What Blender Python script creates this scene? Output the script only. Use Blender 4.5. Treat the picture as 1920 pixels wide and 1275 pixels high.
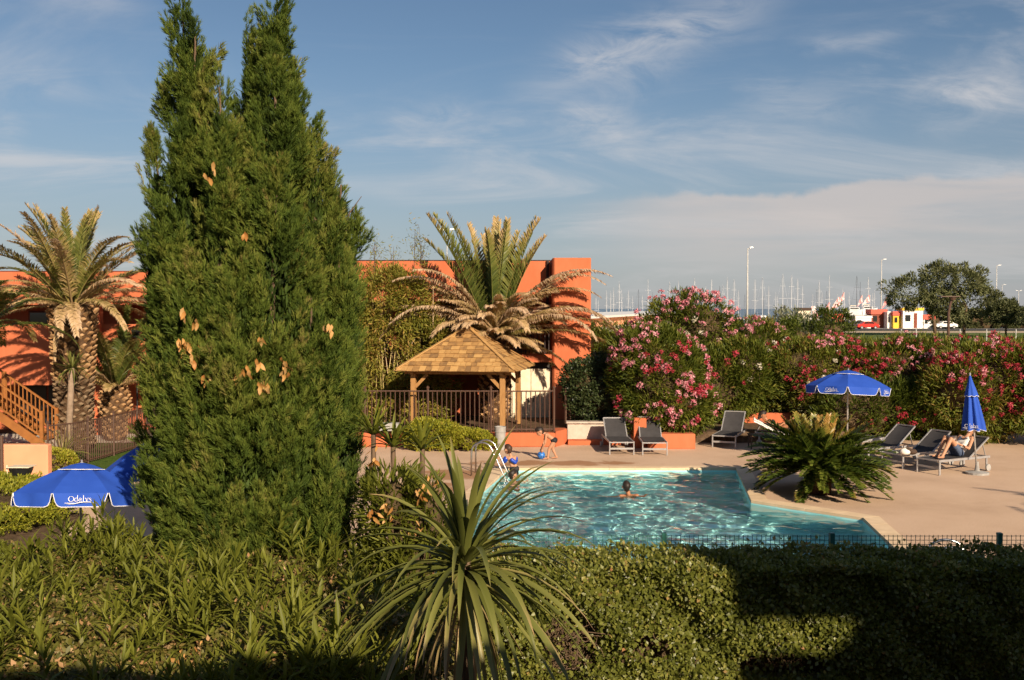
import bpy, bmesh, math, random
import numpy as np
from mathutils import Vector, Matrix

for _o in list(bpy.data.objects):
    bpy.data.objects.remove(_o)
SC = bpy.context.scene
COL = SC.collection
R = math.radians

# ------------------------------------------------------------------ camera
FPX = 1950.0                      # focal length in photograph pixels (1920 wide)
PITCH = math.atan((637.5 - 578.0) / FPX)
CAMZ = 4.0
cam_data = bpy.data.cameras.new('camera')
cam_data.sensor_width = 36.0
cam_data.lens = 36.0 * FPX / 1920.0
cam_data.clip_start = 0.05
cam_data.clip_end = 9000
cam = bpy.data.objects.new('camera', cam_data)
COL.objects.link(cam)
cam.location = (0, 0, CAMZ)
cam.rotation_euler = (R(90) - PITCH, 0, 0)
SC.camera = cam

# ------------------------------------------------------------------ sun and sky
SUN_EL = R(25.0)
SUN_AZ = R(156.0)                 # clockwise from +Y (away from the camera)
sun_dir = Vector((math.sin(SUN_AZ) * math.cos(SUN_EL), math.cos(SUN_AZ) * math.cos(SUN_EL), math.sin(SUN_EL)))
sl = bpy.data.lights.new('sun', 'SUN')
sl.energy = 5.0
sl.angle = R(0.53)
sl.cycles.is_caustics_light = True
sl.color = (1.0, 0.82, 0.61)
sun = bpy.data.objects.new('sun', sl)
COL.objects.link(sun)
sun.rotation_euler = (-sun_dir).to_track_quat('-Z', 'Y').to_euler()

world = bpy.data.worlds.new('World')
SC.world = world
world.use_nodes = True


def build_world():
    nt = world.node_tree
    nt.nodes.clear()
    N = nt.nodes.new
    L = nt.links.new
    out = N('ShaderNodeOutputWorld')
    bg = N('ShaderNodeBackground')
    bg.inputs['Strength'].default_value = 0.047
    L(bg.outputs[0], out.inputs[0])
    sky = N('ShaderNodeTexSky')
    sky.sky_type = 'NISHITA'
    sky.sun_disc = False
    sky.sun_elevation = SUN_EL
    sky.sun_rotation = SUN_AZ
    sky.altitude = 0
    sky.air_density = 1.0
    sky.dust_density = 0.4
    sky.ozone_density = 3.0
    tc = N('ShaderNodeTexCoord')
    sep = N('ShaderNodeSeparateXYZ')
    L(tc.outputs['Generated'], sep.inputs[0])

    def M(op, a, b=None, c=None, clamp=False):
        n = N('ShaderNodeMath')
        n.operation = op
        n.use_clamp = clamp
        for i, v in enumerate((a, b, c)):
            if v is None:
                continue
            if isinstance(v, (int, float)):
                n.inputs[i].default_value = v
            else:
                L(v, n.inputs[i])
        return n.outputs[0]
    z = M('MAXIMUM', sep.outputs[2], 0.0)
    den = M('ADD', z, 0.16)
    u = M('DIVIDE', sep.outputs[0], den)
    v = M('DIVIDE', sep.outputs[1], den)
    comb = N('ShaderNodeCombineXYZ')
    L(u, comb.inputs[0])
    L(v, comb.inputs[1])

    def smooth(val, lo, hi):
        n = N('ShaderNodeMapRange')
        n.interpolation_type = 'SMOOTHSTEP'
        L(val, n.inputs[0])
        n.inputs[1].default_value = lo
        n.inputs[2].default_value = hi
        return n.outputs[0]

    def noise(vec, scale, detail, rough, dist, mapscale=(1, 1, 1), rot=0.0, loc=(0, 0, 0)):
        mp = N('ShaderNodeMapping')
        mp.inputs['Scale'].default_value = mapscale
        mp.inputs['Rotation'].default_value = (0, 0, rot)
        mp.inputs['Location'].default_value = loc
        L(vec, mp.inputs[0])
        n = N('ShaderNodeTexNoise')
        n.inputs['Scale'].default_value = scale
        n.inputs['Detail'].default_value = detail
        n.inputs['Roughness'].default_value = rough
        n.inputs['Distortion'].default_value = dist
        L(mp.outputs[0], n.inputs['Vector'])
        return n.outputs[0]
    # thin cirrus veils: streaks on a high plane, patchy
    streak = noise(comb.outputs[0], 1.0, 9, 0.60, 0.9, (0.70, 1.25, 1), 0.95, (3.1, 1.7, 0))
    patch = noise(comb.outputs[0], 0.42, 4, 0.5, 0.3, (1, 1, 1), 0.2, (7.3, 2.2, 0))
    veil = M('MULTIPLY', smooth(streak, 0.45, 0.72), smooth(patch, 0.38, 0.58))
    streak2 = noise(comb.outputs[0], 2.3, 8, 0.64, 1.1, (0.5, 1.4, 1), 0.8, (1.4, 5.7, 0))
    veil2 = M('MULTIPLY', smooth(streak2, 0.50, 0.85), smooth(patch, 0.36, 0.6))
    veil = M('ADD', M('MULTIPLY', veil, 0.75), M('MULTIPLY', veil2, 0.45), clamp=True)
    # a few feathery cirrus plumes, each along its own line in the sky (tangents of azimuth and elevation)
    yy = M('MAXIMUM', sep.outputs[1], 0.05)
    tu = M('DIVIDE', sep.outputs[0], yy)
    tw = M('DIVIDE', sep.outputs[2], yy)
    front = smooth(sep.outputs[1], 0.05, 0.3)
    cv = N('ShaderNodeCombineXYZ')
    L(tu, cv.inputs[0])
    L(tw, cv.inputs[1])
    wob = noise(cv.outputs[0], 7.0, 4, 0.5, 0.0)
    plumes = None
    for (x0, y0, x1, y1, wd, st) in ((985, 165, 1440, 5, 46, 1.0), (1080, 190, 1330, 70, 60, 0.55), (1040, 205, 1200, 262, 42, 0.75), (720, 232, 900, 214, 26, 0.65),
                                     (1700, 222, 1960, 125, 52, 0.8), (1480, 95, 1700, 66, 16, 0.5), (1380, 180, 1640, 205, 44, 0.45), (1780, 330, 1990, 296, 24, 0.5),
                                     (-60, 150, 160, 175, 46, 0.35), (-40, 225, 60, 250, 40, 0.5), (60, 5, 300, 12, 22, 0.35), (2100, 60, 2600, -120, 70, 0.7), (-700, 120, -250, 60, 60, 0.6)):
        a0, b0, a1, b1 = (x0 - 960) / FPX, (578 - y0) / FPX, (x1 - 960) / FPX, (578 - y1) / FPX
        ln = math.hypot(a1 - a0, b1 - b0)
        ca, sa = (a1 - a0) / ln, (b1 - b0) / ln
        du, dw = M('SUBTRACT', tu, a0), M('SUBTRACT', tw, b0)
        al = M('DIVIDE', M('ADD', M('MULTIPLY', du, ca), M('MULTIPLY', dw, sa)), ln)
        ac = M('SUBTRACT', M('MULTIPLY', dw, ca), M('MULTIPLY', du, sa))
        ac = M('MULTIPLY_ADD', M('SUBTRACT', wob, 0.5), wd / FPX * 1.6, ac)
        ac = M('DIVIDE', ac, wd / FPX)
        g_ = M('EXPONENT', M('MULTIPLY', M('MULTIPLY', ac, ac), -1.0))
        e_ = M('MULTIPLY', smooth(al, -0.15, 0.35), smooth(al, 1.15, 0.6))
        g_ = M('MULTIPLY', M('MULTIPLY', g_, e_), st)
        plumes = g_ if plumes is None else M('MAXIMUM', plumes, g_)
    fine = noise(cv.outputs[0], 22.0, 8, 0.65, 0.8, (0.55, 1.5, 1), 0.45)
    plumes = M('MULTIPLY', M('MULTIPLY', plumes, smooth(fine, 0.28, 0.68)), front)
    veil = M('ADD', veil, M('MULTIPLY', plumes, 0.72), clamp=True)
    # soft haze towards the horizon
    low = smooth(sep.outputs[2], 0.24, 0.0)
    # a low bank of cloud with a ragged upper edge, on part of the horizon
    az = noise(tc.outputs['Generated'], 1.1, 2, 0.4, 0.0, (1, 1, 0.1), 0.0, (4.35, 0.2, 0))
    edge_n = noise(tc.outputs['Generated'], 9.0, 6, 0.55, 0.2, (1, 1, 1.4))
    top = M('MULTIPLY_ADD', edge_n, 0.050, 0.074)
    top = M('ADD', top, M('MULTIPLY', sep.outputs[0], 0.05))
    d = M('SUBTRACT', top, sep.outputs[2])
    bank = smooth(d, -0.001, 0.007)
    bank_low = smooth(sep.outputs[2], 0.018, 0.075)
    side = smooth(sep.outputs[0], 0.02, 0.20)
    bank = M('MULTIPLY', M('MULTIPLY', bank, M('MULTIPLY_ADD', bank_low, 0.80, 0.20)), side)
    bank_str = noise(tc.outputs['Generated'], 4.0, 6, 0.55, 0.4, (1, 1, 9), 0.0, (2, 2, 0))
    bank = M('MULTIPLY', bank, M('MULTIPLY_ADD', smooth(bank_str, 0.3, 0.65), 0.5, 0.5))

    def mix(f, a, b):
        n = N('ShaderNodeMix')
        n.data_type = 'RGBA'
        L(f, n.inputs[0])
        for s, val in ((6, a), (7, b)):
            if isinstance(val, tuple):
                n.inputs[s].default_value = (*val, 1)
            else:
                L(val, n.inputs[s])
        return n.outputs[2]
    c = mix(M('MULTIPLY', low, 0.60), sky.outputs[0], (4.7, 5.1, 6.2))
    c = mix(M('MULTIPLY', veil, 0.85), c, (9.0, 8.8, 8.9))
    c = mix(M('MULTIPLY', bank, 0.72), c, (8.8, 7.8, 7.3))
    L(c, bg.inputs[0])


build_world()
SC.view_settings.view_transform = 'Standard'
SC.view_settings.look = 'None'
SC.view_settings.exposure = 0.62
SC.view_settings.gamma = 1.0
SC.view_settings.use_curve_mapping = False
SC.render.engine = 'CYCLES'
SC.cycles.use_denoising = True
SC.cycles.use_light_tree = False
SC.cycles.max_bounces = 8
SC.cycles.diffuse_bounces = 3
SC.cycles.glossy_bounces = 3
SC.cycles.transmission_bounces = 4
SC.cycles.transparent_max_bounces = 12
SC.cycles.caustics_reflective = False
SC.cycles.caustics_refractive = True


# ------------------------------------------------------------------ projection helpers (layout only)
def W(px, py, Y):
    """world point seen at photograph pixel (px, py) at distance Y in front of the camera"""
    a = (px - 960.0) / FPX
    b = (637.5 - py) / FPX
    dx, dy, dz = a, b * math.sin(PITCH) + math.cos(PITCH), b * math.cos(PITCH) - math.sin(PITCH)
    t = Y / dy
    return Vector((dx * t, Y, CAMZ + dz * t))


def G(px, py, z=0.0):
    """world point on the level z seen at photograph pixel (px, py)"""
    a = (px - 960.0) / FPX
    b = (637.5 - py) / FPX
    dx, dy, dz = a, b * math.sin(PITCH) + math.cos(PITCH), b * math.cos(PITCH) - math.sin(PITCH)
    t = (z - CAMZ) / dz
    return Vector((dx * t, dy * t, z))


# ------------------------------------------------------------------ object helpers
def tag(o, label=None, cat=None, group=None, kind=None):
    if label:
        o['label'] = label
    if cat:
        o['category'] = cat
    if group:
        o['group'] = group
    if kind:
        o['kind'] = kind
    return o


def empty(name, loc, label=None, cat=None, group=None, rz=0.0):
    o = bpy.data.objects.new(name, None)
    o.empty_display_size = 0.1
    COL.objects.link(o)
    o.location = loc
    o.rotation_euler = (0, 0, rz)
    return tag(o, label, cat, group)


def link(name, me, parent=None, loc=(0, 0, 0)):
    o = bpy.data.objects.new(name, me)
    COL.objects.link(o)
    o.location = loc
    if parent is not None:
        o.parent = parent
    return o


def origin_of(p):
    v = Vector((0, 0, 0))
    while p is not None:
        v += Vector(p.location)
        p = p.parent
    return v


def copy_tree(o, parent=None):
    c = o.copy()
    COL.objects.link(c)
    if parent is not None:
        c.parent = parent
    for ch in list(o.children):
        copy_tree(ch, c)
    return c


def new_mesh(name, verts, faces, mat=None, smooth=False, tint=None):
    """faces: (m, k) array, one face size"""
    verts = np.asarray(verts, dtype=np.float32)
    faces = np.asarray(faces, dtype=np.int32)
    me = bpy.data.meshes.new(name)
    m, k = faces.shape
    me.vertices.add(len(verts))
    me.vertices.foreach_set('co', verts.ravel())
    me.loops.add(m * k)
    me.loops.foreach_set('vertex_index', faces.ravel())
    me.polygons.add(m)
    me.polygons.foreach_set('loop_start', np.arange(0, m * k, k, dtype=np.int32))
    me.polygons.foreach_set('loop_total', np.full(m, k, dtype=np.int32))
    if smooth:
        me.polygons.foreach_set('use_smooth', np.ones(m, dtype=bool))
    if tint is not None:
        at = me.attributes.new('tint', 'FLOAT', 'POINT')
        at.data.foreach_set('value', np.asarray(tint, dtype=np.float32))
    me.update(calc_edges=True)
    if mat is not None:
        me.materials.append(mat)
    return me


class MB:
    """collects simple shapes (world or local coordinates) and links them as one mesh object"""
    def __init__(s):
        s.v = []
        s.f = []

    def add(s, vs, fs):
        o = len(s.v)
        s.v += [Vector(a) for a in vs]
        s.f += [tuple(i + o for i in f) for f in fs]
        return s

    def box(s, c, size, rz=0.0, M3=None):
        hx, hy, hz = size[0] / 2, size[1] / 2, size[2] / 2
        m = M3 if M3 is not None else Matrix.Rotation(rz, 3, 'Z')
        c = Vector(c)
        vs = [c + m @ Vector((x, y, z)) for x in (-hx, hx) for y in (-hy, hy) for z in (-hz, hz)]
        return s.add(vs, [(0, 1, 3, 2), (4, 6, 7, 5), (0, 4, 5, 1), (2, 3, 7, 6), (0, 2, 6, 4), (1, 5, 7, 3)])

    def bar(s, p0, p1, w, h=None, up=(0, 0, 1)):
        """rectangular bar from p0 to p1"""
        h = h or w
        p0, p1 = Vector(p0), Vector(p1)
        d = p1 - p0
        l = d.length
        d.normalize()
        u = Vector(up)
        if abs(u.dot(d)) > 0.95:
            u = Vector((1, 0, 0))
        x = u.cross(d).normalized()
        y = d.cross(x)
        m = Matrix((x, y, d)).transposed()
        return s.box((p0 + p1) / 2, (w, h, l), M3=m)

    def tube(s, pts, r, n=8, cap=True, closed=False):
        pts = [Vector(p) for p in pts]
        rs = r if isinstance(r, (list, tuple)) else [r] * len(pts)
        o = len(s.v)
        up = None
        for i, p in enumerate(pts):
            if closed:
                d = pts[(i + 1) % len(pts)] - pts[i - 1]
            else:
                d = pts[min(i + 1, len(pts) - 1)] - pts[max(i - 1, 0)]
            if d.length < 1e-9:
                d = Vector((0, 0, 1))
            d.normalize()
            if up is None:
                up = Vector((0, 0, 1)) if abs(d.z) < 0.9 else Vector((1, 0, 0))
            x = up.cross(d)
            if x.length < 1e-6:
                x = Vector((1, 0, 0)).cross(d)
            x.normalize()
            y = d.cross(x)
            up = y
            for k in range(n):
                a = 2 * math.pi * k / n
                s.v.append(p + (x * math.cos(a) + y * math.sin(a)) * rs[i])
        m = len(pts)
        for i in range(m if closed else m - 1):
            j = (i + 1) % m
            for k in range(n):
                k2 = (k + 1) % n
                s.f.append((o + i * n + k, o + i * n + k2, o + j * n + k2, o + j * n + k))
        if cap and not closed:
            s.f.append(tuple(o + k for k in range(n))[::-1])
            s.f.append(tuple(o + (m - 1) * n + k for k in range(n)))
        return s

    def lathe(s, prof, c=(0, 0, 0), n=16):
        """prof: list of (radius, z)"""
        c = Vector(c)
        o = len(s.v)
        for r, z in prof:
            for k in range(n):
                a = 2 * math.pi * k / n
                s.v.append(c + Vector((r * math.cos(a), r * math.sin(a), z)))
        for i in range(len(prof) - 1):
            for k in range(n):
                k2 = (k + 1) % n
                s.f.append((o + i * n + k, o + i * n + k2, o + (i + 1) * n + k2, o + (i + 1) * n + k))
        s.f.append(tuple(o + k for k in range(n))[::-1])
        s.f.append(tuple(o + (len(prof) - 1) * n + k for k in range(n)))
        return s

    def prism(s, poly, z0, z1):
        """vertical prism over a plan polygon"""
        n = len(poly)
        vs = [Vector((p[0], p[1], z0)) for p in poly] + [Vector((p[0], p[1], z1)) for p in poly]
        fs = [tuple(range(n))[::-1], tuple(range(n, 2 * n))]
        for i in range(n):
            j = (i + 1) % n
            fs.append((i, j, n + j, n + i))
        return s.add(vs, fs)

    def slab(s, pts, thick, nrm=None):
        """a flat polygon given thickness along its normal"""
        pts = [Vector(p) for p in pts]
        if nrm is None:
            nrm = (pts[1] - pts[0]).cross(pts[2] - pts[0]).normalized()
        n = len(pts)
        vs = [p for p in pts] + [p + nrm * thick for p in pts]
        fs = [tuple(range(n))[::-1], tuple(range(n, 2 * n))]
        for i in range(n):
            j = (i + 1) % n
            fs.append((i, j, n + j, n + i))
        return s.add(vs, fs)

    def sphere(s, c, r, n=12, m=8):
        c = Vector(c)
        rx, ry, rz = r if isinstance(r, (tuple, list)) else (r, r, r)
        o = len(s.v)
        s.v.append(c + Vector((0, 0, rz)))
        for i in range(1, m):
            t = math.pi * i / m
            for k in range(n):
                a = 2 * math.pi * k / n
                s.v.append(c + Vector((rx * math.sin(t) * math.cos(a), ry * math.sin(t) * math.sin(a), rz * math.cos(t))))
        s.v.append(c + Vector((0, 0, -rz)))
        for k in range(n):
            s.f.append((o, o + 1 + k, o + 1 + (k + 1) % n))
        for i in range(m - 2):
            for k in range(n):
                a, b = o + 1 + i * n + k, o + 1 + i * n + (k + 1) % n
                s.f.append((a, a + n, b + n, b))
        last = len(s.v) - 1
        for k in range(n):
            s.f.append((last, o + 1 + (m - 2) * n + (k + 1) % n, o + 1 + (m - 2) * n + k))
        return s

    def mesh(s, name, mat=None, off=None, smooth=False, bevel=0.0, recalc=True):
        me = bpy.data.meshes.new(name)
        off = off or Vector((0, 0, 0))
        me.from_pydata([tuple(a - off) for a in s.v], [], s.f)
        if recalc or bevel:
            bm = bmesh.new()
            bm.from_mesh(me)
            bmesh.ops.recalc_face_normals(bm, faces=bm.faces)
            if bevel:
                ed = [e for e in bm.edges if len(e.link_faces) == 2 and e.calc_face_angle(0) > 0.6]
                bmesh.ops.bevel(bm, geom=ed, offset=bevel, segments=1, affect='EDGES', clamp_overlap=True)
            bm.to_mesh(me)
            bm.free()
        if smooth:
            for p in me.polygons:
                p.use_smooth = True
        if mat is not None:
            me.materials.append(mat)
        return me

    def build(s, name, mat, parent=None, local=False, smooth=False, bevel=0.0, at=None):
        """at: origin of a top-level mesh object; children take their parent's origin"""
        off = Vector((0, 0, 0))
        loc = (0, 0, 0)
        if parent is not None and not local:
            off = origin_of(parent)
        elif parent is None and at is not None:
            off = Vector(at)
            loc = at
        return link(name, s.mesh(name, mat, off, smooth, bevel), parent, loc)


# ------------------------------------------------------------------ materials
def ramp_node(nt, stops):
    r = nt.nodes.new('ShaderNodeValToRGB')
    cr = r.color_ramp
    while len(cr.elements) > 1:
        cr.elements.remove(cr.elements[-1])
    cr.elements[0].position = stops[0][0]
    cr.elements[0].color = (*stops[0][1], 1)
    for p, c in stops[1:]:
        e = cr.elements.new(p)
        e.color = (*c, 1)
    return r


def mat_noise(name, stops, scale=4.0, rough=0.7, spec=0.3, bump=0.0, bscale=40.0, detail=6, metallic=0.0, stretch=(1, 1, 1),
              coord='Object', objrand=0.0, bdist=0.01):
    m = bpy.data.materials.new(name)
    m.use_nodes = True
    nt = m.node_tree
    L = nt.links.new
    b = nt.nodes['Principled BSDF']
    b.inputs['Roughness'].default_value = rough
    b.inputs['Specular IOR Level'].default_value = spec
    b.inputs['Metallic'].default_value = metallic
    tc = nt.nodes.new('ShaderNodeTexCoord')
    mp = nt.nodes.new('ShaderNodeMapping')
    mp.inputs['Scale'].default_value = stretch
    L(tc.outputs[coord], mp.inputs[0])
    n = nt.nodes.new('ShaderNodeTexNoise')
    n.inputs['Scale'].default_value = scale
    n.inputs['Detail'].default_value = detail
    n.inputs['Roughness'].default_value = 0.6
    L(mp.outputs[0], n.inputs['Vector'])
    r = ramp_node(nt, stops)
    fac = n.outputs[0]
    if objrand:
        oi = nt.nodes.new('ShaderNodeObjectInfo')
        ma = nt.nodes.new('ShaderNodeMath')
        ma.operation = 'MULTIPLY_ADD'
        L(oi.outputs['Random'], ma.inputs[0])
        ma.inputs[1].default_value = objrand
        mb = nt.nodes.new('ShaderNodeMath')
        mb.operation = 'SUBTRACT'
        L(n.outputs[0], mb.inputs[0])
        mb.inputs[1].default_value = objrand / 2
        L(mb.outputs[0], ma.inputs[2])
        fac = ma.outputs[0]
    L(fac, r.inputs[0])
    L(r.outputs[0], b.inputs['Base Color'])
    if bump:
        n2 = nt.nodes.new('ShaderNodeTexNoise')
        n2.inputs['Scale'].default_value = bscale
        n2.inputs['Detail'].default_value = 5
        L(mp.outputs[0], n2.inputs['Vector'])
        bp = nt.nodes.new('ShaderNodeBump')
        bp.inputs['Strength'].default_value = bump
        bp.inputs['Distance'].default_value = bdist
        L(n2.outputs[0], bp.inputs['Height'])
        L(bp.outputs[0], b.inputs['Normal'])
    return m


def mat_plain(name, c, rough=0.5, spec=0.4, metallic=0.0, var=0.12, scale=6.0):
    d = tuple(x * (1 - var) for x in c)
    e = tuple(min(1, x * (1 + var)) for x in c)
    return mat_noise(name, [(0.35, d), (0.65, e)], scale=scale, rough=rough, spec=spec, metallic=metallic)


def mat_leaf(name, stops, trans=0.28, rough=0.5, spec=0.25, objrand=0.25, patch=0.3, pscale=0.8):
    """foliage: colour from the per-leaf tint, the object's random value and a soft noise between plants"""
    m = bpy.data.materials.new(name)
    m.use_nodes = True
    nt = m.node_tree
    L = nt.links.new
    b = nt.nodes['Principled BSDF']
    b.inputs['Roughness'].default_value = rough
    b.inputs['Specular IOR Level'].default_value = spec
    at = nt.nodes.new('ShaderNodeAttribute')
    at.attribute_name = 'tint'
    oi = nt.nodes.new('ShaderNodeObjectInfo')
    geo = nt.nodes.new('ShaderNodeNewGeometry')
    no = nt.nodes.new('ShaderNodeTexNoise')
    no.inputs['Scale'].default_value = pscale
    no.inputs['Detail'].default_value = 3
    L(geo.outputs['Position'], no.inputs['Vector'])

    def M(op, a, b_, c=None):
        n = nt.nodes.new('ShaderNodeMath')
        n.operation = op
        for i, v in enumerate((a, b_, c)):
            if v is None:
                continue
            if isinstance(v, (int, float)):
                n.inputs[i].default_value = v
            else:
                L(v, n.inputs[i])
        return n.outputs[0]
    f = at.outputs['Fac']
    f = M('MULTIPLY_ADD', M('SUBTRACT', oi.outputs['Random'], 0.5), objrand, f)
    f = M('MULTIPLY_ADD', M('SUBTRACT', no.outputs[0], 0.5), patch, f)
    r = ramp_node(nt, stops)
    L(f, r.inputs[0])
    L(r.outputs[0], b.inputs['Base Color'])
    out = nt.nodes['Material Output']
    if trans > 0:
        tr = nt.nodes.new('ShaderNodeBsdfTranslucent')
        hs = nt.nodes.new('ShaderNodeHueSaturation')
        hs.inputs['Value'].default_value = 1.25
        hs.inputs['Saturation'].default_value = 1.1
        L(r.outputs[0], hs.inputs['Color'])
        L(hs.outputs[0], tr.inputs[0])
        mx = nt.nodes.new('ShaderNodeMixShader')
        mx.inputs[0].default_value = trans
        L(b.outputs[0], mx.inputs[1])
        L(tr.outputs[0], mx.inputs[2])
        L(mx.outputs[0], out.inputs[0])
    return m


# ------------------------------------------------------------------ scatter helpers
def unit(a):
    a = np.asarray(a, dtype=np.float64)
    return a / np.maximum(np.linalg.norm(a, axis=-1, keepdims=True), 1e-9)


def frames(D, U):
    """rotation matrices with local +Z along D and local +Y towards U"""
    Z = unit(D)
    Y = U - (U * Z).sum(-1, keepdims=True) * Z
    bad = np.linalg.norm(Y, axis=-1) < 1e-4
    Y[bad] = np.array([0.3, 0.9, 0.1])
    Y = unit(Y - (Y * Z).sum(-1, keepdims=True) * Z)
    X = np.cross(Y, Z)
    return np.stack([X, Y, Z], axis=-1)


def scatter(name, tv, tf, P, F, S, tint, mat, tgrad=None, smooth=False):
    tv = np.asarray(tv, dtype=np.float64)
    tf = np.asarray(tf, dtype=np.int64)
    n, m = len(P), len(tv)
    S = np.asarray(S, dtype=np.float64)
    if S.ndim == 1:
        S = np.repeat(S[:, None], 3, 1)
    loc = tv[None] * S[:, None, :]
    V = np.einsum('nij,nmj->nmi', F, loc) + np.asarray(P)[:, None, :]
    faces = (tf[None] + (np.arange(n) * m)[:, None, None]).reshape(-1, tf.shape[1])
    t = np.repeat(np.asarray(tint)[:, None], m, 1)
    if tgrad is not None:
        t = t + np.asarray(tgrad)[None]
    return new_mesh(name, V.reshape(-1, 3), faces, mat, smooth, t.ravel())


def rand_dirs(rng, n):
    return unit(rng.normal(size=(n, 3)))


# leaf templates: +Z along the leaf, +Y its face normal, length 1
LEAF2_V = [(0, 0, 0), (0.5, 0.10, 0.45), (0, 0, 1), (-0.5, 0.10, 0.45)]
LEAF2_F = [(0, 1, 2), (0, 2, 3)]
LEAF4_V = [(0, 0, 0), (0.42, 0.08, 0.30), (0.36, 0.02, 0.66), (0, -0.10, 1), (-0.36, 0.02, 0.66), (-0.42, 0.08, 0.30), (0, 0, 0.36), (0, -0.04, 0.68)]
LEAF4_F = [(0, 1, 6), (1, 2, 7), (1, 7, 6), (2, 3, 7), (3, 4, 7), (4, 5, 6), (4, 6, 7), (5, 0, 6)]


def ell_shell(rng, n, forms, lo=0.75, hi=1.0, zmin=0.05):
    """points near the skin of a union of ellipsoids, with outward normals"""
    out_p, out_n = [], []
    areas = np.array([(f[1][0] * f[1][1] * f[1][2]) ** (2 / 3) for f in forms])
    got = 0
    while got < n:
        k = rng.choice(len(forms), size=n, p=areas / areas.sum())
        c = np.array([forms[i][0] for i in k], dtype=float)
        r = np.array([forms[i][1] for i in k], dtype=float)
        d = rand_dirs(rng, n)
        q = c + d * r * rng.uniform(lo, hi, size=(n, 1))
        keep = q[:, 2] > zmin
        for j, f in enumerate(forms):
            e = (((q - np.array(f[0])) / np.array(f[1])) ** 2).sum(1)
            keep &= (k == j) | (e > 0.55)
        out_p.append(q[keep])
        out_n.append(unit(d[keep] / r[keep]))
        got += keep.sum()
    return np.concatenate(out_p)[:n], np.concatenate(out_n)[:n]


def clump_points(rng, n, forms, k, rc, lo=0.78, hi=1.0, zmin=0.1, inner=0.18):
    """leaf positions gathered in k clumps over the skin of the forms; a share sits deeper inside"""
    cc, cn = ell_shell(rng, k, forms, lo, hi, zmin)
    rr = rng.uniform(rc * 0.6, rc * 1.35, k)
    i = rng.integers(0, k, n)
    d = unit(rand_dirs(rng, n) + cn[i] * 0.55)
    P = cc[i] + d * rr[i][:, None] * rng.uniform(0.45, 1.0, (n, 1))
    deep = rng.random(n) < inner
    P[deep] -= cn[i][deep] * rng.uniform(0.1, 0.5, (deep.sum(), 1))
    Nn = unit(d * 0.6 + cn[i] * 0.8)
    ct = rng.uniform(-0.14, 0.14, k)
    return P, Nn, ct[i], cc, cn


def leafy(name, rng, n, forms, k, rc, ll, lw, mat, tmpl='2', up=0.35, jit=0.7, base=0.5, tvar=0.16, lo=0.78, hi=1.0, zmin=0.1,
          inner=0.18, off=(0, 0, 0), droop=0.0):
    P, Nn, ct, cc, cn = clump_points(rng, n, forms, k, rc, lo, hi, zmin, inner)
    D = unit(Nn + rand_dirs(rng, n) * jit + np.array([0, 0, up - droop]))
    U = unit(Nn * 0.6 + np.array([0, 0, 0.7]) + rand_dirs(rng, n) * 0.5)
    F = frames(D, U)
    l = ll * rng.uniform(0.65, 1.25, n)
    w = lw * rng.uniform(0.75, 1.2, n)
    S = np.stack([w, l * 0.6, l], 1)
    t = base + ct + rng.normal(0, tvar, n)
    keep = P[:, 2] > 0.02
    v, f = (LEAF2_V, LEAF2_F) if tmpl == '2' else (LEAF4_V, LEAF4_F)
    me = scatter(name, v, f, (P - np.array(off))[keep], F[keep], S[keep], t[keep], mat)
    return me, cc, cn


def stem_fan(parent, rng, base, tips, mat, r0=0.03, name='stems', n=5):
    """woody stems from the base out to a few tips, joined"""
    mb = MB()
    for t in tips:
        b = Vector(base) + Vector((rng.uniform(-.15, .15), rng.uniform(-.15, .15), 0))
        t = Vector(t)
        m1 = b.lerp(t, 0.4) + Vector((rng.uniform(-.08, .08), rng.uniform(-.08, .08), 0.12))
        m2 = b.lerp(t, 0.75) + Vector((rng.uniform(-.06, .06), rng.uniform(-.06, .06), 0.06))
        mb.tube([b, m1, m2, t], [r0, r0 * .7, r0 * .45, r0 * .2], n)
    return mb.build(name, mat, parent)
# ================================================================== materials
M_orange = mat_noise('orange_render', [(0.2, (0.43, 0.115, 0.050)), (0.5, (0.505, 0.142, 0.064)), (0.8, (0.56, 0.175, 0.086))], scale=1.6, rough=0.9, spec=0.15, bump=0.35, bscale=60, bdist=0.006, stretch=(1.2, 1.2, 0.45))
M_salmon = mat_noise('salmon_render', [(0.3, (0.68, 0.30, 0.17)), (0.7, (0.74, 0.35, 0.20))], scale=1.5, rough=0.9, spec=0.15, bump=0.2, bscale=60, bdist=0.004)
M_brownred = mat_plain('dark_red_paint', (0.20, 0.045, 0.02), 0.7)
M_stone = mat_noise('grey_stucco', [(0.25, (0.36, 0.29, 0.24)), (0.5, (0.50, 0.42, 0.35)), (0.75, (0.60, 0.52, 0.44))], scale=3.5, rough=0.95, spec=0.1, bump=0.5, bscale=30, bdist=0.01)
M_coping = mat_noise('coping_stone', [(0.3, (0.62, 0.46, 0.29)), (0.7, (0.74, 0.57, 0.38))], scale=3, rough=0.75, spec=0.3, bump=0.2, bscale=50, objrand=0.25)
M_dark = mat_plain('dark_interior', (0.03, 0.025, 0.022), 0.6)
M_iron = mat_plain('brown_iron', (0.085, 0.045, 0.030), 0.5, 0.4)
M_darkiron = mat_plain('dark_brown_railing', (0.035, 0.020, 0.016), 0.5, 0.4)
M_green = mat_plain('green_wire', (0.014, 0.11, 0.085), 0.45, 0.5)
M_cream = mat_plain('cream_paint', (0.72, 0.62, 0.45), 0.6)
M_white = mat_plain('white_paint', (0.80, 0.78, 0.74), 0.45)
M_steel = mat_plain('polished_steel', (0.55, 0.55, 0.55), 0.32, 0.5, metallic=1.0, var=0.03)
M_alu = mat_plain('grey_aluminium', (0.36, 0.35, 0.35), 0.42, 0.5, metallic=0.3)
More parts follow.
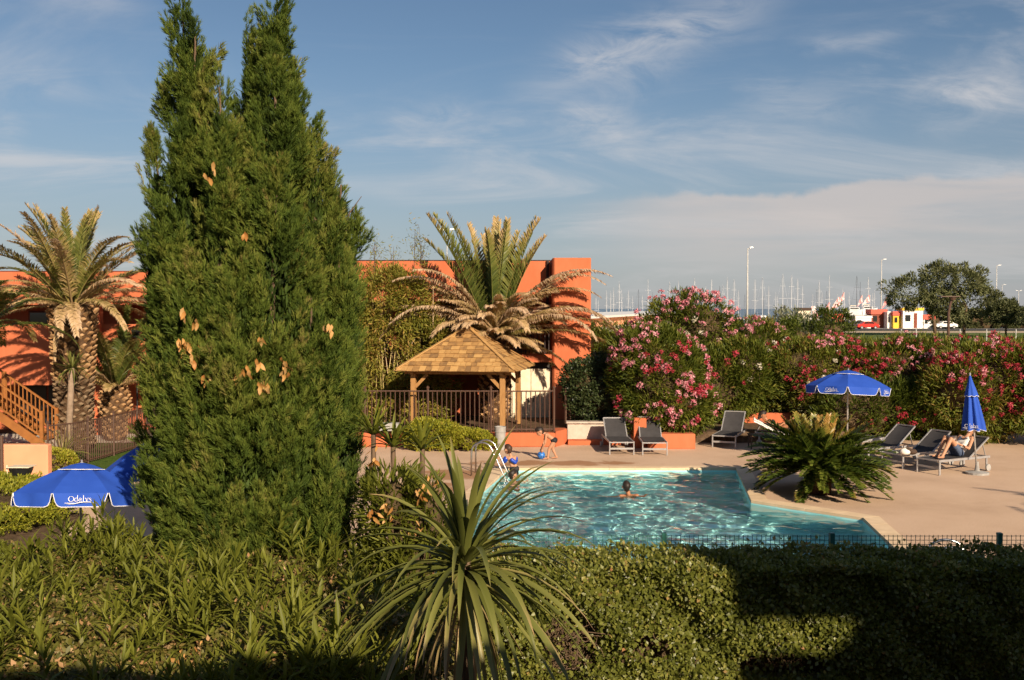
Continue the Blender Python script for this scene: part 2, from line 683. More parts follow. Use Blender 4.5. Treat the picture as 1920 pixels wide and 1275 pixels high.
M_sling = mat_plain('charcoal_sling', (0.050, 0.048, 0.050), 0.75, 0.2)
M_towel = mat_plain('white_towel', (0.78, 0.74, 0.68), 0.95, 0.05)
M_soil = mat_noise('soil', [(0.3, (0.07, 0.045, 0.028)), (0.7, (0.16, 0.11, 0.07))], scale=6, rough=1, spec=0.05, bump=0.6, bscale=25, bdist=0.03)
M_gravel = mat_noise('pale_gravel', [(0.3, (0.42, 0.36, 0.29)), (0.7, (0.68, 0.61, 0.52))], scale=30, rough=1, spec=0.05, bump=0.8, bscale=60, bdist=0.02)
M_lawn = mat_noise('lawn', [(0.3, (0.045, 0.085, 0.018)), (0.7, (0.10, 0.15, 0.03))], scale=6, rough=1, spec=0.05, bump=0.8, bscale=80, bdist=0.03)
M_wood = mat_noise('gazebo_wood', [(0.25, (0.27, 0.135, 0.045)), (0.75, (0.42, 0.23, 0.085))], scale=5, rough=0.7, spec=0.25, bump=0.25, bscale=30, stretch=(6, 6, 0.8), bdist=0.004)
M_shingle = mat_noise('wood_shingle', [(0.15, (0.20, 0.115, 0.05)), (0.5, (0.36, 0.20, 0.072)), (0.85, (0.48, 0.29, 0.11))], scale=7, rough=0.8, spec=0.2, bump=0.6, bscale=40, objrand=0.7, bdist=0.004)
M_stairwood = mat_noise('stained_stair_wood', [(0.25, (0.23, 0.085, 0.022)), (0.75, (0.36, 0.14, 0.036))], scale=4, rough=0.6, spec=0.3, bump=0.2, bscale=30)
M_bark = mat_noise('bark', [(0.3, (0.085, 0.055, 0.035)), (0.7, (0.19, 0.13, 0.085))], scale=9, rough=0.95, spec=0.1, bump=0.8, bscale=20, stretch=(3, 3, 0.6), bdist=0.02)
M_twig = mat_noise('twig', [(0.3, (0.05, 0.034, 0.020)), (0.7, (0.13, 0.09, 0.05))], scale=9, rough=1, spec=0.05, bump=0.8, bscale=25, bdist=0.05)
M_blue = mat_noise('blue_canvas', [(0.3, (0.020, 0.072, 0.40)), (0.7, (0.026, 0.088, 0.46))], scale=3, rough=0.75, spec=0.2, bump=0.15, bscale=8, bdist=0.02)
M_trim = mat_plain('white_trim', (0.75, 0.75, 0.78), 0.7)
M_pole = mat_plain('parasol_pole', (0.55, 0.54, 0.52), 0.35, 0.5, metallic=0.6)
M_concrete = mat_noise('concrete', [(0.3, (0.26, 0.25, 0.24)), (0.7, (0.38, 0.37, 0.35))], scale=8, rough=0.9, spec=0.15, bump=0.4, bscale=50)
M_asphalt = mat_noise('asphalt', [(0.3, (0.045, 0.045, 0.046)), (0.7, (0.07, 0.068, 0.066))], scale=5, rough=0.95, bump=0.3, bscale=90)
M_glass = mat_plain('dark_window_glass', (0.02, 0.022, 0.024), 0.06, 0.6, var=0.02)
M_black = mat_plain('black_plastic', (0.015, 0.015, 0.016), 0.4)


def deck_material():
    m = bpy.data.materials.new('sandy_concrete')
    m.use_nodes = True
    nt = m.node_tree
    L = nt.links.new
    N = nt.nodes.new
    b = nt.nodes['Principled BSDF']
    b.inputs['Roughness'].default_value = 0.88
    b.inputs['Specular IOR Level'].default_value = 0.2
    tc = N('ShaderNodeTexCoord')

    def noise(s, d, r=0.6):
        n = N('ShaderNodeTexNoise')
        n.inputs['Scale'].default_value = s
        n.inputs['Detail'].default_value = d
        n.inputs['Roughness'].default_value = r
        L(tc.outputs['Object'], n.inputs['Vector'])
        return n.outputs[0]
    n1 = noise(0.55, 6)
    n2 = noise(45, 4)
    r1 = ramp_node(nt, [(0.25, (0.50, 0.345, 0.235)), (0.5, (0.61, 0.435, 0.305)), (0.75, (0.67, 0.49, 0.35))])
    L(n1, r1.inputs[0])
    r2 = ramp_node(nt, [(0.3, (0.74, 0.72, 0.70)), (0.6, (1, 1, 1))])
    L(n2, r2.inputs[0])
    mx = N('ShaderNodeMix')
    mx.data_type = 'RGBA'
    mx.blend_type = 'MULTIPLY'
    mx.inputs[0].default_value = 1.0
    L(r1.outputs[0], mx.inputs[6])
    L(r2.outputs[0], mx.inputs[7])
    # splashed wet patches where the bathers climb out
    sp = N('ShaderNodeSeparateXYZ')
    L(tc.outputs['Object'], sp.inputs[0])

    def M(op, a, b_, c=None):
        n = N('ShaderNodeMath')
        n.operation = op
        for i, v in enumerate((a, b_, c)):
            if v is None:
                continue
            if isinstance(v, (int, float)):
                n.inputs[i].default_value = v
            else:
                L(v, n.inputs[i])
        return n.outputs[0]

    def blob(cx, cy, rx, ry):
        a = M('DIVIDE', M('SUBTRACT', sp.outputs[0], cx), rx)
        c = M('DIVIDE', M('SUBTRACT', sp.outputs[1], cy), ry)
        return M('SUBTRACT', 1.0, M('SQRT', M('ADD', M('MULTIPLY', a, a), M('MULTIPLY', c, c)), 0.0))
    w = M('MAXIMUM', blob(-1.35, 24.9, 1.6, 1.1), blob(1.2, 26.75, 2.6, 0.55))
    w = M('MAXIMUM', w, blob(-1.9, 23.0, 0.9, 1.4))
    w = M('MULTIPLY_ADD', M('SUBTRACT', noise(1.6, 6), 0.5), 2.4, w)
    mr = N('ShaderNodeMapRange')
    mr.interpolation_type = 'SMOOTHSTEP'
    L(w, mr.inputs[0])
    mr.inputs[1].default_value = 0.05
    mr.inputs[2].default_value = 0.45
    mw = N('ShaderNodeMix')
    mw.data_type = 'RGBA'
    L(M('MULTIPLY', mr.outputs[0], 0.8), mw.inputs[0])
    L(mx.outputs[2], mw.inputs[6])
    mw.inputs[7].default_value = (0.30, 0.145, 0.062, 1)
    L(mw.outputs[2], b.inputs['Base Color'])
    bp = N('ShaderNodeBump')
    bp.inputs['Strength'].default_value = 0.35
    bp.inputs['Distance'].default_value = 0.006
    L(n2, bp.inputs['Height'])
    L(bp.outputs[0], b.inputs['Normal'])
    return m


M_deck = deck_material()


def water_material():
    m = bpy.data.materials.new('pool_water')
    m.use_nodes = True
    nt = m.node_tree
    nt.nodes.clear()
    N = nt.nodes.new
    L = nt.links.new
    out = N('ShaderNodeOutputMaterial')
    gl = N('ShaderNodeBsdfGlass')
    gl.inputs['IOR'].default_value = 1.333
    gl.inputs['Roughness'].default_value = 0.02
    gl.inputs['Color'].default_value = (0.95, 1.0, 1.0, 1)
    L(gl.outputs[0], out.inputs[0])
    return m


M_water = water_material()
M_liner = mat_noise('pool_liner', [(0.3, (0.33, 0.77, 0.80)), (0.5, (0.41, 0.83, 0.85)), (0.7, (0.50, 0.88, 0.89))], scale=1.6, rough=0.6, spec=0.3, detail=4)
M_sea = mat_noise('sea_water', [(0.3, (0.03, 0.07, 0.10)), (0.7, (0.05, 0.10, 0.14))], scale=0.02, rough=0.25, spec=0.5, bump=0.3, bscale=0.8, bdist=0.2)

# ================================================================== the ground, terrace and pool
LOW = -0.70                        # level of the lawn side, lower than the pool terrace
pA, pB, pC, pD = G(952, 879), G(1380, 878.5), G(1408, 939), G(1618, 972)
pE = pD + (G(1694, 1045) - pD) * ((pD.y - 14.5) / (pD.y - G(1694, 1045).y))
pF = pA + (G(872, 950) - pA) * ((pA.y - 14.5) / (pA.y - G(872, 950).y))
POOL = [Vector((p.x, p.y, 0)) for p in (pA, pB, pC, pD, pE, pF)]
LOWER = [(-4.6, 16.5), (-5.2, 20), (-7.0, 30), (-8.2, 46), (-60, 46), (-60, 16.5)]
LOWER = [Vector((x, y, 0)) for x, y in LOWER]


def sheet(name, outer, holes, z, mat):
    bm = bmesh.new()
    edges = []
    for loop in [outer] + holes:
        vs = [bm.verts.new((p[0], p[1], z)) for p in loop]
        for i in range(len(vs)):
            edges.append(bm.edges.new((vs[i], vs[(i + 1) % len(vs)])))
    bmesh.ops.triangle_fill(bm, use_beauty=True, use_dissolve=False, edges=edges)
    for f in bm.faces:
        if f.normal.z < 0:
            f.normal_flip()
    me = bpy.data.meshes.new(name)
    bm.to_mesh(me)
    bm.free()
    me.materials.append(mat)
    return tag(link(name, me), kind='structure')


def offset_poly(poly, d):
    n = len(poly)
    out = []
    area = sum(poly[i].x * poly[(i + 1) % n].y - poly[(i + 1) % n].x * poly[i].y for i in range(n))
    sgn = 1 if area > 0 else -1
    for i in range(n):
        a, b, c = poly[i - 1], poly[i], poly[(i + 1) % n]
        d1, d2 = (b - a).normalized(), (c - b).normalized()
        n1 = Vector((d1.y, -d1.x, 0)) * sgn
        n2 = Vector((d2.y, -d2.x, 0)) * sgn
        k = (n1 + n2).normalized()
        out.append(b + k * d / max(0.3, k.dot(n1)))
    return out


COPE_W = 0.34
POOL_OUT = offset_poly(POOL, COPE_W)
M_ground = mat_noise('dry_ground', [(0.3, (0.16, 0.14, 0.07)), (0.5, (0.20, 0.19, 0.09)), (0.7, (0.30, 0.24, 0.15))], scale=0.25, rough=1, spec=0.05, bump=0.6, bscale=20, bdist=0.03)
sheet('ground', [(-5000, -400), (5000, -400), (5000, 260), (-5000, 260)], [POOL_OUT, LOWER], -0.03, M_ground)
sheet('lower_ground', [p for p in LOWER], [], LOW, M_soil)
mb = MB()
for i in range(len(LOWER)):
    a, b = LOWER[i], LOWER[(i + 1) % len(LOWER)]
    mb.add([(a.x, a.y, LOW), (b.x, b.y, LOW), (b.x, b.y, -0.03), (a.x, a.y, -0.03)], [(0, 1, 2, 3)])
tag(mb.build('terrace_edge', M_soil), kind='structure')
DECK = [(-3.4, 13.0), (-3.4, 18), (-4.3, 22), (-5.6, 29.9), (1.25, 29.9), (1.25, 30.8), (6.6, 33.2), (19, 33.2), (22, 13.0)]
sheet('pool_deck', DECK, [POOL_OUT], 0.0, M_deck)
tag(MB().add([(-5000, 260, -0.2), (5000, 260, -0.2), (5000, 6500, -0.2), (-5000, 6500, -0.2)], [(0, 1, 2, 3)]).build('sea', M_sea), kind='structure')
sheet('lawn', [(-14, 29.5), (-9.5, 28.6), (-7.2, 31.5), (-7.6, 36.0), (-20, 36.0), (-20, 33)], [], LOW + 0.02, M_lawn)
sheet('gravel_bed', [(-22, 36.0), (-7.6, 36.0), (-7.8, 38.6), (-22, 38.6)], [], LOW + 0.03, M_gravel)
sheet('lower_path', [(-9.3, 21.2), (-5.4, 21.2), (-6.0, 25), (-6.5, 28.4), (-9.5, 28.3), (-13.4, 29), (-13.4, 25), (-9.6, 23.5)], [], LOW + 0.025, M_deck)
# grass and roads beyond the garden
M_verge = mat_noise('roadside_grass', [(0.3, (0.07, 0.11, 0.03)), (0.6, (0.12, 0.15, 0.05)), (0.8, (0.24, 0.20, 0.10))], scale=0.15, rough=1, spec=0.05, bump=0.8, bscale=12, bdist=0.05)
sheet('roadside_lawn', [(-20, 62), (160, 62), (160, 172), (40, 172), (-20, 120)], [], -0.015, M_verge)
M_track = mat_noise('pale_path', [(0.3, (0.40, 0.31, 0.22)), (0.7, (0.52, 0.42, 0.31))], scale=0.4, rough=1, spec=0.05)
sheet('marina_path', [(30, 172.5), (180, 165), (180, 178), (30, 184)], [], -0.01, M_track)
sheet('marina_road', [(10, 188), (220, 182), (220, 202), (10, 206)], [], -0.008, M_asphalt)
sheet('marina_quay', [(-60, 206), (220, 202), (220, 259), (-60, 259)], [], -0.006, M_concrete)

# pool basin
mb = MB()
ZB = -1.45
n = len(POOL)
for i in range(n):
    a, b = POOL[i], POOL[(i + 1) % n]
    mb.add([(a.x, a.y, ZB), (b.x, b.y, ZB), (b.x, b.y, -0.04), (a.x, a.y, -0.04)], [(0, 1, 2, 3)])
mb.add([(p.x, p.y, ZB) for p in POOL], [tuple(range(n))])
basin = tag(mb.build('pool_basin', M_liner), kind='structure')
basin.cycles.is_caustics_receiver = True


def pool_water():
    rng = np.random.default_rng(17)
    ex = offset_poly(POOL, 0.12)
    x0, x1 = min(p.x for p in ex), max(p.x for p in ex)
    y0, y1 = min(p.y for p in ex), max(p.y for p in ex)
    nx, ny = int((x1 - x0) / 0.042), int((y1 - y0) / 0.042)
    gx, gy = np.meshgrid(np.linspace(x0, x1, nx), np.linspace(y0, y1, ny))
    h = np.zeros_like(gx)
    for k in range(56):
        wl = rng.uniform(0.17, 0.95)
        a = rng.normal(0.9, 1.0)
        kx, ky = math.cos(a) * 2 * math.pi / wl, math.sin(a) * 2 * math.pi / wl
        ph = rng.uniform(0, 6.28)
        warp = 0.35 * np.sin(gx * rng.uniform(.4, 1.2) + gy * rng.uniform(.4, 1.2) + ph)
        h += WAVE * wl ** 1.15 * np.sin(kx * gx + ky * gy + ph + warp)
    vv = np.stack([gx, gy, -0.075 + h], -1).reshape(-1, 3)
    idx = np.arange(nx * ny).reshape(ny, nx)
    ff = np.stack([idx[:-1, :-1], idx[:-1, 1:], idx[1:, 1:], idx[1:, :-1]], -1).reshape(-1, 4)
    cx, cyy = (gx[:-1, :-1] + gx[1:, 1:]).ravel() / 2, (gy[:-1, :-1] + gy[1:, 1:]).ravel() / 2
    ins = np.zeros(len(cx), bool)
    for i in range(len(ex)):
        a, b = ex[i], ex[i - 1]
        c = ((a.y > cyy) != (b.y > cyy)) & (cx < (b.x - a.x) * (cyy - a.y) / (b.y - a.y + 1e-12) + a.x)
        ins ^= c
    o = tag(link('water', new_mesh('water', vv, ff[ins], M_water, True)), kind='structure')
    o.cycles.is_caustics_caster = True


WAVE = 0.0022
pool_water()
# coping: flat stones butted round the edge, each its own piece
cope = tag(empty('pool_coping', (0, 0, 0)), kind='structure')
for i in range(n):
    a, b, ao, bo = POOL[i], POOL[(i + 1) % n], POOL_OUT[i], POOL_OUT[(i + 1) % n]
    k = max(2, round((b - a).length / 0.62))
    for j in range(k):
        gp_ = 0.0022 / (b - a).length
        t0, t1 = j / k + gp_, (j + 1) / k - gp_
        q = [a.lerp(b, t0), a.lerp(b, t1), ao.lerp(bo, t1), ao.lerp(bo, t0)]
        mbq = MB()
        mbq.prism([(p.x, p.y) for p in q], -0.05, 0.018)
        mbq.build('coping_stone', M_coping, cope, bevel=0.003)

# ================================================================== centre building
bc = empty('residence_building', (-2.5, 37, 0), 'orange two storey residence behind the gazebo with a dark balcony railing', 'building')
WY = 37.2
MB().box((-3.2, WY + 2.5, 2.8), (9.2, 5, 5.55)).build('wall', M_orange, bc)
MB().box((-2.75, 35.30, 4.92), (8.1, 0.24, 1.36)).build('upper_wall', M_orange, bc)
MB().box((-2.75, 36.2, 5.42), (8.1, 1.9, 0.14)).build('roof', M_concrete, bc)
MB().box((-2.75, 35.30, 5.617), (8.1, 0.27, 0.03)).build('roof_edge', M_darkiron, bc)
slab = MB().box((-2.75, 35.55, 2.36), (8.1, 3.0, 0.26)).build('balcony_slab', M_orange, bc)
# end pillar wall, chamfered towards the terrace
MB().prism([(1.33, 34.35), (1.40, 34.25), (2.60, 34.25), (2.62, 38.4), (1.33, 38.4)], 0, 5.66).build('end_wall', M_orange, bc, bevel=0.02)
MB().tube([(1.20, 35.12, 2.5), (1.20, 35.12, 5.6)], 0.05).build('downpipe', M_darkiron, bc)
rail = MB().bar((-6.7, 34.12, 3.42), (1.32, 34.12, 3.42), 0.05).bar((-6.7, 34.12, 2.60), (1.32, 34.12, 2.60), 0.04).build('railing', M_darkiron, bc)
pk = MB().bar((0, 34.12, 2.5), (0, 34.12, 3.4), 0.055, 0.03).mesh('picket', M_darkiron, Vector((0, 34.12, 0)))
for i in range(62):
    link('picket', pk, rail, (-6.6 + i * 0.128 - bc.location.x, 34.12 - bc.location.y, 0))
MB().box((-1.05, 36.4, 1.15), (0.25, 1.5, 2.2)).build('partition_wall', M_orange, bc)
MB().box((-2.25, 35.2, 1.12), (0.62, 0.3, 2.2)).build('column', M_orange, bc, bevel=0.01)
MB().box((-5.2, 36.8, 1.12), (1.6, 0.3, 2.2)).build('ground_wall', M_orange, bc)
for x0, z0, w, h in ((-3.6, 0.1, 1.5, 2.05), (-0.3, 0.1, 1.5, 2.05), (-5.2, 2.55, 1.6, 1.6), (-2.7, 2.55, 1.6, 1.6), (-0.1, 2.55, 1.6, 1.6)):
    w_ = MB().box((x0, WY - 0.04, z0 + h / 2), (w, 0.07, h)).build('window', M_darkiron, bc)
    MB().box((x0 - w / 4 + 0.01, WY - 0.09, z0 + h / 2), (w / 2 - 0.1, 0.02, h - 0.14)).build('pane', M_glass, w_)
    MB().box((x0 + w / 4 - 0.01, WY - 0.09, z0 + h / 2), (w / 2 - 0.1, 0.02, h - 0.14)).build('pane', M_glass, w_)
for x0 in (-0.03, 0.64):
    d_ = MB().box((x0 + 0.325, 34.55, 1.0), (0.655, 0.05, 1.98)).build('storage_door', M_cream, bc, bevel=0.006)
    MB().box((x0 + (0.58 if x0 < 0 else 0.08), 34.51, 0.95), (0.03, 0.04, 0.14)).build('handle', M_black, d_)
    MB().bar((x0 + 0.04, 34.515, 0.22), (x0 + 0.61, 34.515, 0.22), 0.03, 0.02).build('rail', M_concrete, d_)
for x0 in (-0.09, 1.30):
    MB().box((x0, 34.6, 1.05), (0.07, 0.14, 2.1)).build('door_frame', M_darkiron, bc)
MB().box((0.6, 34.62, 2.115), (1.36, 0.12, 0.22)).build('door_gap', M_dark, bc)  # dark box paints the shaded gap over the doors

# ================================================================== left building
bl = empty('residence_building', (-16, 40, LOW), 'long orange residence behind the tall palm with a solid balcony parapet', 'building')
LX0, LX1 = -26.0, -9.6
LC, LWd = (LX0 + LX1) / 2, LX1 - LX0
MB().box((LC, 42.6, 2.3), (LWd, 4.6, 6.0)).build('wall', M_orange, bl)
MB().box((LC, 38.6, 2.28), (LWd, 0.24, 2.26)).build('balcony_parapet', M_orange, bl)
MB().box((LC, 39.5, 1.22), (LWd, 1.6, 0.14)).build('balcony_slab', M_orange, bl)
MB().box((LC, 38.6, 4.74), (LWd, 0.24, 1.22)).build('upper_wall', M_orange, bl)
MB().box((LC, 39.6, 5.25), (LWd, 1.9, 0.16)).build('roof', M_concrete, bl)
MB().box((LC, 38.6, 5.366), (LWd, 0.27, 0.03)).build('roof_edge', M_brownred, bl)
for x in (-15.35, -20.5, -10.2):
    MB().box((x, 38.45, 2.3), (0.34, 0.36, 6.0)).build('pier', M_orange, bl, bevel=0.01)
for x0, z0, w, h in ((-24, -0.55, 2.4, 1.65), (-18.0, -0.55, 2.4, 1.65), (-13.4, -0.55, 1.7, 1.65), (-11.5, -0.55, 1.4, 1.65), (-17.6, 1.6, 2.2, 2.3), (-12.5, 1.6, 2.2, 2.3), (-22.5, 1.6, 2.2, 2.3)):
    w_ = MB().box((x0, 40.27, z0 + h / 2), (w, 0.07, h)).build('window', M_brownred, bl)
    MB().box((x0 - w / 4 + 0.01, 40.22, z0 + h / 2), (w / 2 - 0.1, 0.02, h - 0.14)).build('pane', M_glass, w_)
    MB().box((x0 + w / 4 - 0.01, 40.22, z0 + h / 2), (w / 2 - 0.1, 0.02, h - 0.14)).build('pane', M_glass, w_)
for x0 in (-16.6, -11.4):
    MB().box((x0, 38.78, 3.62), (0.55, 0.1, 0.22)).build('balcony_towel', M_towel, bl)

# ================================================================== the camera's own residence (throws its shadow over the garden)
bh = empty('residence_building', (0, -4, 0), 'orange residence with balconies that faces the pool across the garden hedge', 'building')
MB().box((-8.7, -5.4, 2.94), (36.4, 8, 5.88)).build('wall', M_orange, bh)
MB().box((-8.7, -0.75, 2.25), (36.4, 1.3, 0.2)).build('balcony_slab', M_orange, bh)
MB().box((-8.7, -5.4, 5.93), (36.4, 8.0, 0.10)).build('roof', M_concrete, bh)
MB().box((9.1, -1.2, 7.65), (2.4, 0.4, 1.3)).build('shadow_beam', M_orange, bh)  # unseen beam, added to cast the dark band along the hedge top
MB().box((9.1, -1.2, 6.05), (2.4, 0.3, 0.8)).build('shadow_parapet', M_orange, bh)  # unseen parapet, added to darken the foot of the hedge
MB().box((23.5, -5.2, 4.15), (26.4, 8.4, 8.3)).build('shadow_block', M_orange, bh)  # unseen tall block, sized to throw shade on the hedge's right part

# ================================================================== terrace walls
tw = empty('retaining_wall', (-1.2, 29.9, 0), 'low orange retaining wall under the gazebo and the iron fence', 'wall')
MB().box((-2.35, 30.1, 0.2), (7.2, 0.4, 0.40)).build('wall_face', M_orange, tw, bevel=0.015)
MB().prism([(1.256, 29.91), (1.62, 30.62), (1.62, 30.9), (1.256, 30.9)], 0, 0.44).build('wall_return', M_orange, tw)
tag(MB().add([(-6.2, 30.2, 0.37), (1.3, 30.2, 0.37), (1.3, 35, 0.37), (-6.2, 35, 0.37)], [(0, 1, 2, 3)]).build('planting_bed', M_soil), kind='structure')
tag(MB().box((5.6, 33.9, 0.16), (8.6, 6.1, 0.34)).build('shrub_bed', M_soil), kind='structure')
gw = empty('stone_faced_wall', (2.6, 30.8, 0), 'pale grey stucco wall on an orange plinth below the dark round bush', 'wall')
MB().box((2.60, 30.85, 0.34), (1.92, 0.3, 0.52)).build('stone_panel', M_stone, gw, bevel=0.01)
MB().box((2.56, 30.55, 0.065), (1.84, 0.5, 0.13)).build('plinth', M_orange, gw, bevel=0.008)
MB().box((2.60, 30.83, 0.62), (1.98, 0.4, 0.04)).build('coping', M_stone, gw)
MB().box((2.92, 30.64, 0.43), (0.24, 0.16, 0.24)).build('red_block', M_brownred, gw, bevel=0.005)
pl = empty('planter', (4.3, 29.7, 0), 'square orange rendered planter holding the big pink oleander', 'planter')
MB().box((3.66, 29.95, 0.43), (0.36, 0.7, 0.86)).build('pier', M_orange, pl, bevel=0.012)
MB().box((4.53, 29.9, 0.215), (1.36, 0.9, 0.43)).build('planter_box', M_orange, pl, bevel=0.012)
lw = tag(MB().box((12.0, 33.35, 0.32), (10.8, 0.3, 0.64)).build('low_wall', M_orange, None, bevel=0.015, at=(12.0, 33.35, 0)),
         'low orange wall in shade behind the sun loungers', 'wall')
sw = empty('salmon_wall', (-12.6, 27.8, LOW), 'low salmon pink wall end below the wooden staircase', 'wall')
MB().box((-14.9, 27.8, LOW + 0.53), (5.0, 0.28, 1.06)).build('wall_face', M_salmon, sw, bevel=0.03)
MB().tube([(-13.55, 27.5, LOW), (-13.55, 27.5, 0.62)], 0.05).build('post', M_iron, sw)
# ================================================================== foliage materials
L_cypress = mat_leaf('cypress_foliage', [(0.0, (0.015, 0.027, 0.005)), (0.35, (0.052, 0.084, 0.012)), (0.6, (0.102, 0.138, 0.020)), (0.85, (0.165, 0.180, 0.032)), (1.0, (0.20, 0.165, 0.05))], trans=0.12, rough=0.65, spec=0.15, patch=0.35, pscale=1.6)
L_oleander = mat_leaf('oleander_leaf', [(0.0, (0.035, 0.052, 0.009)), (0.35, (0.085, 0.112, 0.015)), (0.6, (0.145, 0.168, 0.023)), (0.8, (0.21, 0.205, 0.034)), (1.0, (0.29, 0.17, 0.06))], trans=0.30, rough=0.5, patch=0.4, pscale=0.9)
L_shoot = mat_leaf('young_oleander_leaf', [(0.0, (0.060, 0.070, 0.010)), (0.35, (0.115, 0.130, 0.016)), (0.65, (0.180, 0.190, 0.027)), (0.9, (0.25, 0.24, 0.045)), (1.0, (0.30, 0.23, 0.07))], trans=0.30, rough=0.5, spec=0.22, patch=0.35)
L_mixed = mat_leaf('understory_leaf', [(0.0, (0.04, 0.036, 0.010)), (0.35, (0.085, 0.085, 0.017)), (0.58, (0.14, 0.130, 0.026)), (0.74, (0.23, 0.150, 0.06)), (0.9, (0.38, 0.21, 0.09)), (1.0, (0.55, 0.37, 0.20))], trans=0.25, patch=0.25)
L_hedge = mat_leaf('hedge_leaf', [(0.0, (0.045, 0.055, 0.010)), (0.35, (0.105, 0.120, 0.018)), (0.65, (0.180, 0.190, 0.034)), (0.85, (0.28, 0.255, 0.060)), (0.96, (0.36, 0.23, 0.09)), (1.0, (0.42, 0.21, 0.09))], trans=0.28, rough=0.42, spec=0.4, patch=0.25, pscale=1.5)
L_bamboo = mat_leaf('bamboo_leaf', [(0.0, (0.07, 0.085, 0.014)), (0.35, (0.17, 0.175, 0.027)), (0.65, (0.27, 0.245, 0.042)), (0.85, (0.37, 0.25, 0.06)), (1.0, (0.46, 0.26, 0.09))], trans=0.32, patch=0.45, pscale=0.7)
L_dark = mat_leaf('dark_bush_leaf', [(0.0, (0.016, 0.026, 0.010)), (0.4, (0.040, 0.058, 0.018)), (0.75, (0.085, 0.105, 0.036)), (1.0, (0.14, 0.15, 0.06))], trans=0.2, rough=0.4, spec=0.4)
L_gold = mat_leaf('golden_shrub_leaf', [(0.0, (0.10, 0.12, 0.012)), (0.4, (0.24, 0.25, 0.022)), (0.75, (0.38, 0.35, 0.04)), (1.0, (0.46, 0.34, 0.08))], trans=0.3, patch=0.2)
L_olive = mat_leaf('olive_tree_leaf', [(0.0, (0.045, 0.055, 0.022)), (0.4, (0.095, 0.108, 0.042)), (0.75, (0.16, 0.17, 0.072)), (1.0, (0.23, 0.22, 0.11))], trans=0.2, patch=0.4, pscale=0.25)
L_grey = mat_leaf('grey_green_leaf', [(0.0, (0.06, 0.075, 0.045)), (0.5, (0.14, 0.16, 0.10)), (1.0, (0.25, 0.25, 0.17))], trans=0.2)
L_palm = mat_leaf('palm_leaf', [(0.0, (0.045, 0.068, 0.014)), (0.22, (0.10, 0.125, 0.025)), (0.42, (0.19, 0.19, 0.045)), (0.58, (0.36, 0.27, 0.10)), (0.78, (0.52, 0.36, 0.19)), (1.0, (0.60, 0.44, 0.29))], trans=0.22, rough=0.45, spec=0.3, patch=0.15, pscale=2.5)
L_cycas = mat_leaf('cycas_leaf', [(0.0, (0.025, 0.048, 0.007)), (0.4, (0.065, 0.098, 0.012)), (0.7, (0.13, 0.155, 0.022)), (0.9, (0.27, 0.20, 0.04)), (1.0, (0.38, 0.22, 0.06))], trans=0.2, rough=0.38, spec=0.45, patch=0.15)
L_cordy = mat_leaf('cordyline_leaf', [(0.0, (0.060, 0.070, 0.014)), (0.35, (0.118, 0.130, 0.028)), (0.65, (0.190, 0.190, 0.050)), (0.85, (0.31, 0.23, 0.10)), (1.0, (0.46, 0.30, 0.16))], trans=0.18, rough=0.42, spec=0.35, patch=0.1)
L_dry = mat_leaf('dry_leaf', [(0.0, (0.38, 0.15, 0.04)), (0.5, (0.56, 0.29, 0.085)), (1.0, (0.66, 0.42, 0.18))], trans=0.3, objrand=0.8, patch=0.1)
L_pink = mat_leaf('pink_petal', [(0.0, (0.50, 0.11, 0.16)), (0.5, (0.66, 0.27, 0.32)), (1.0, (0.76, 0.48, 0.48))], trans=0.25, objrand=0.5, patch=0.2)
L_red = mat_leaf('red_petal', [(0.0, (0.26, 0.012, 0.025)), (0.5, (0.42, 0.035, 0.060)), (1.0, (0.56, 0.11, 0.15))], trans=0.25, objrand=0.5, patch=0.2)
L_white = mat_leaf('white_petal', [(0.0, (0.62, 0.55, 0.40)), (0.5, (0.72, 0.66, 0.54)), (1.0, (0.78, 0.74, 0.66))], trans=0.25, objrand=0.5, patch=0.2)
M_boot = mat_noise('palm_boot', [(0.25, (0.22, 0.115, 0.05)), (0.55, (0.42, 0.25, 0.12)), (0.8, (0.55, 0.36, 0.20))], scale=9, rough=0.9, spec=0.1, bump=0.5, bscale=30, objrand=0.3)
M_boot_dark = mat_noise('weathered_boot', [(0.25, (0.12, 0.075, 0.045)), (0.6, (0.24, 0.165, 0.10)), (0.8, (0.33, 0.24, 0.155))], scale=9, rough=0.95, spec=0.05, bump=0.6, bscale=30, objrand=0.3)
M_ptrunk = mat_noise('palm_trunk', [(0.3, (0.055, 0.030, 0.016)), (0.7, (0.13, 0.08, 0.045))], scale=7, rough=1, spec=0.05, bump=1.0, bscale=18, bdist=0.03)


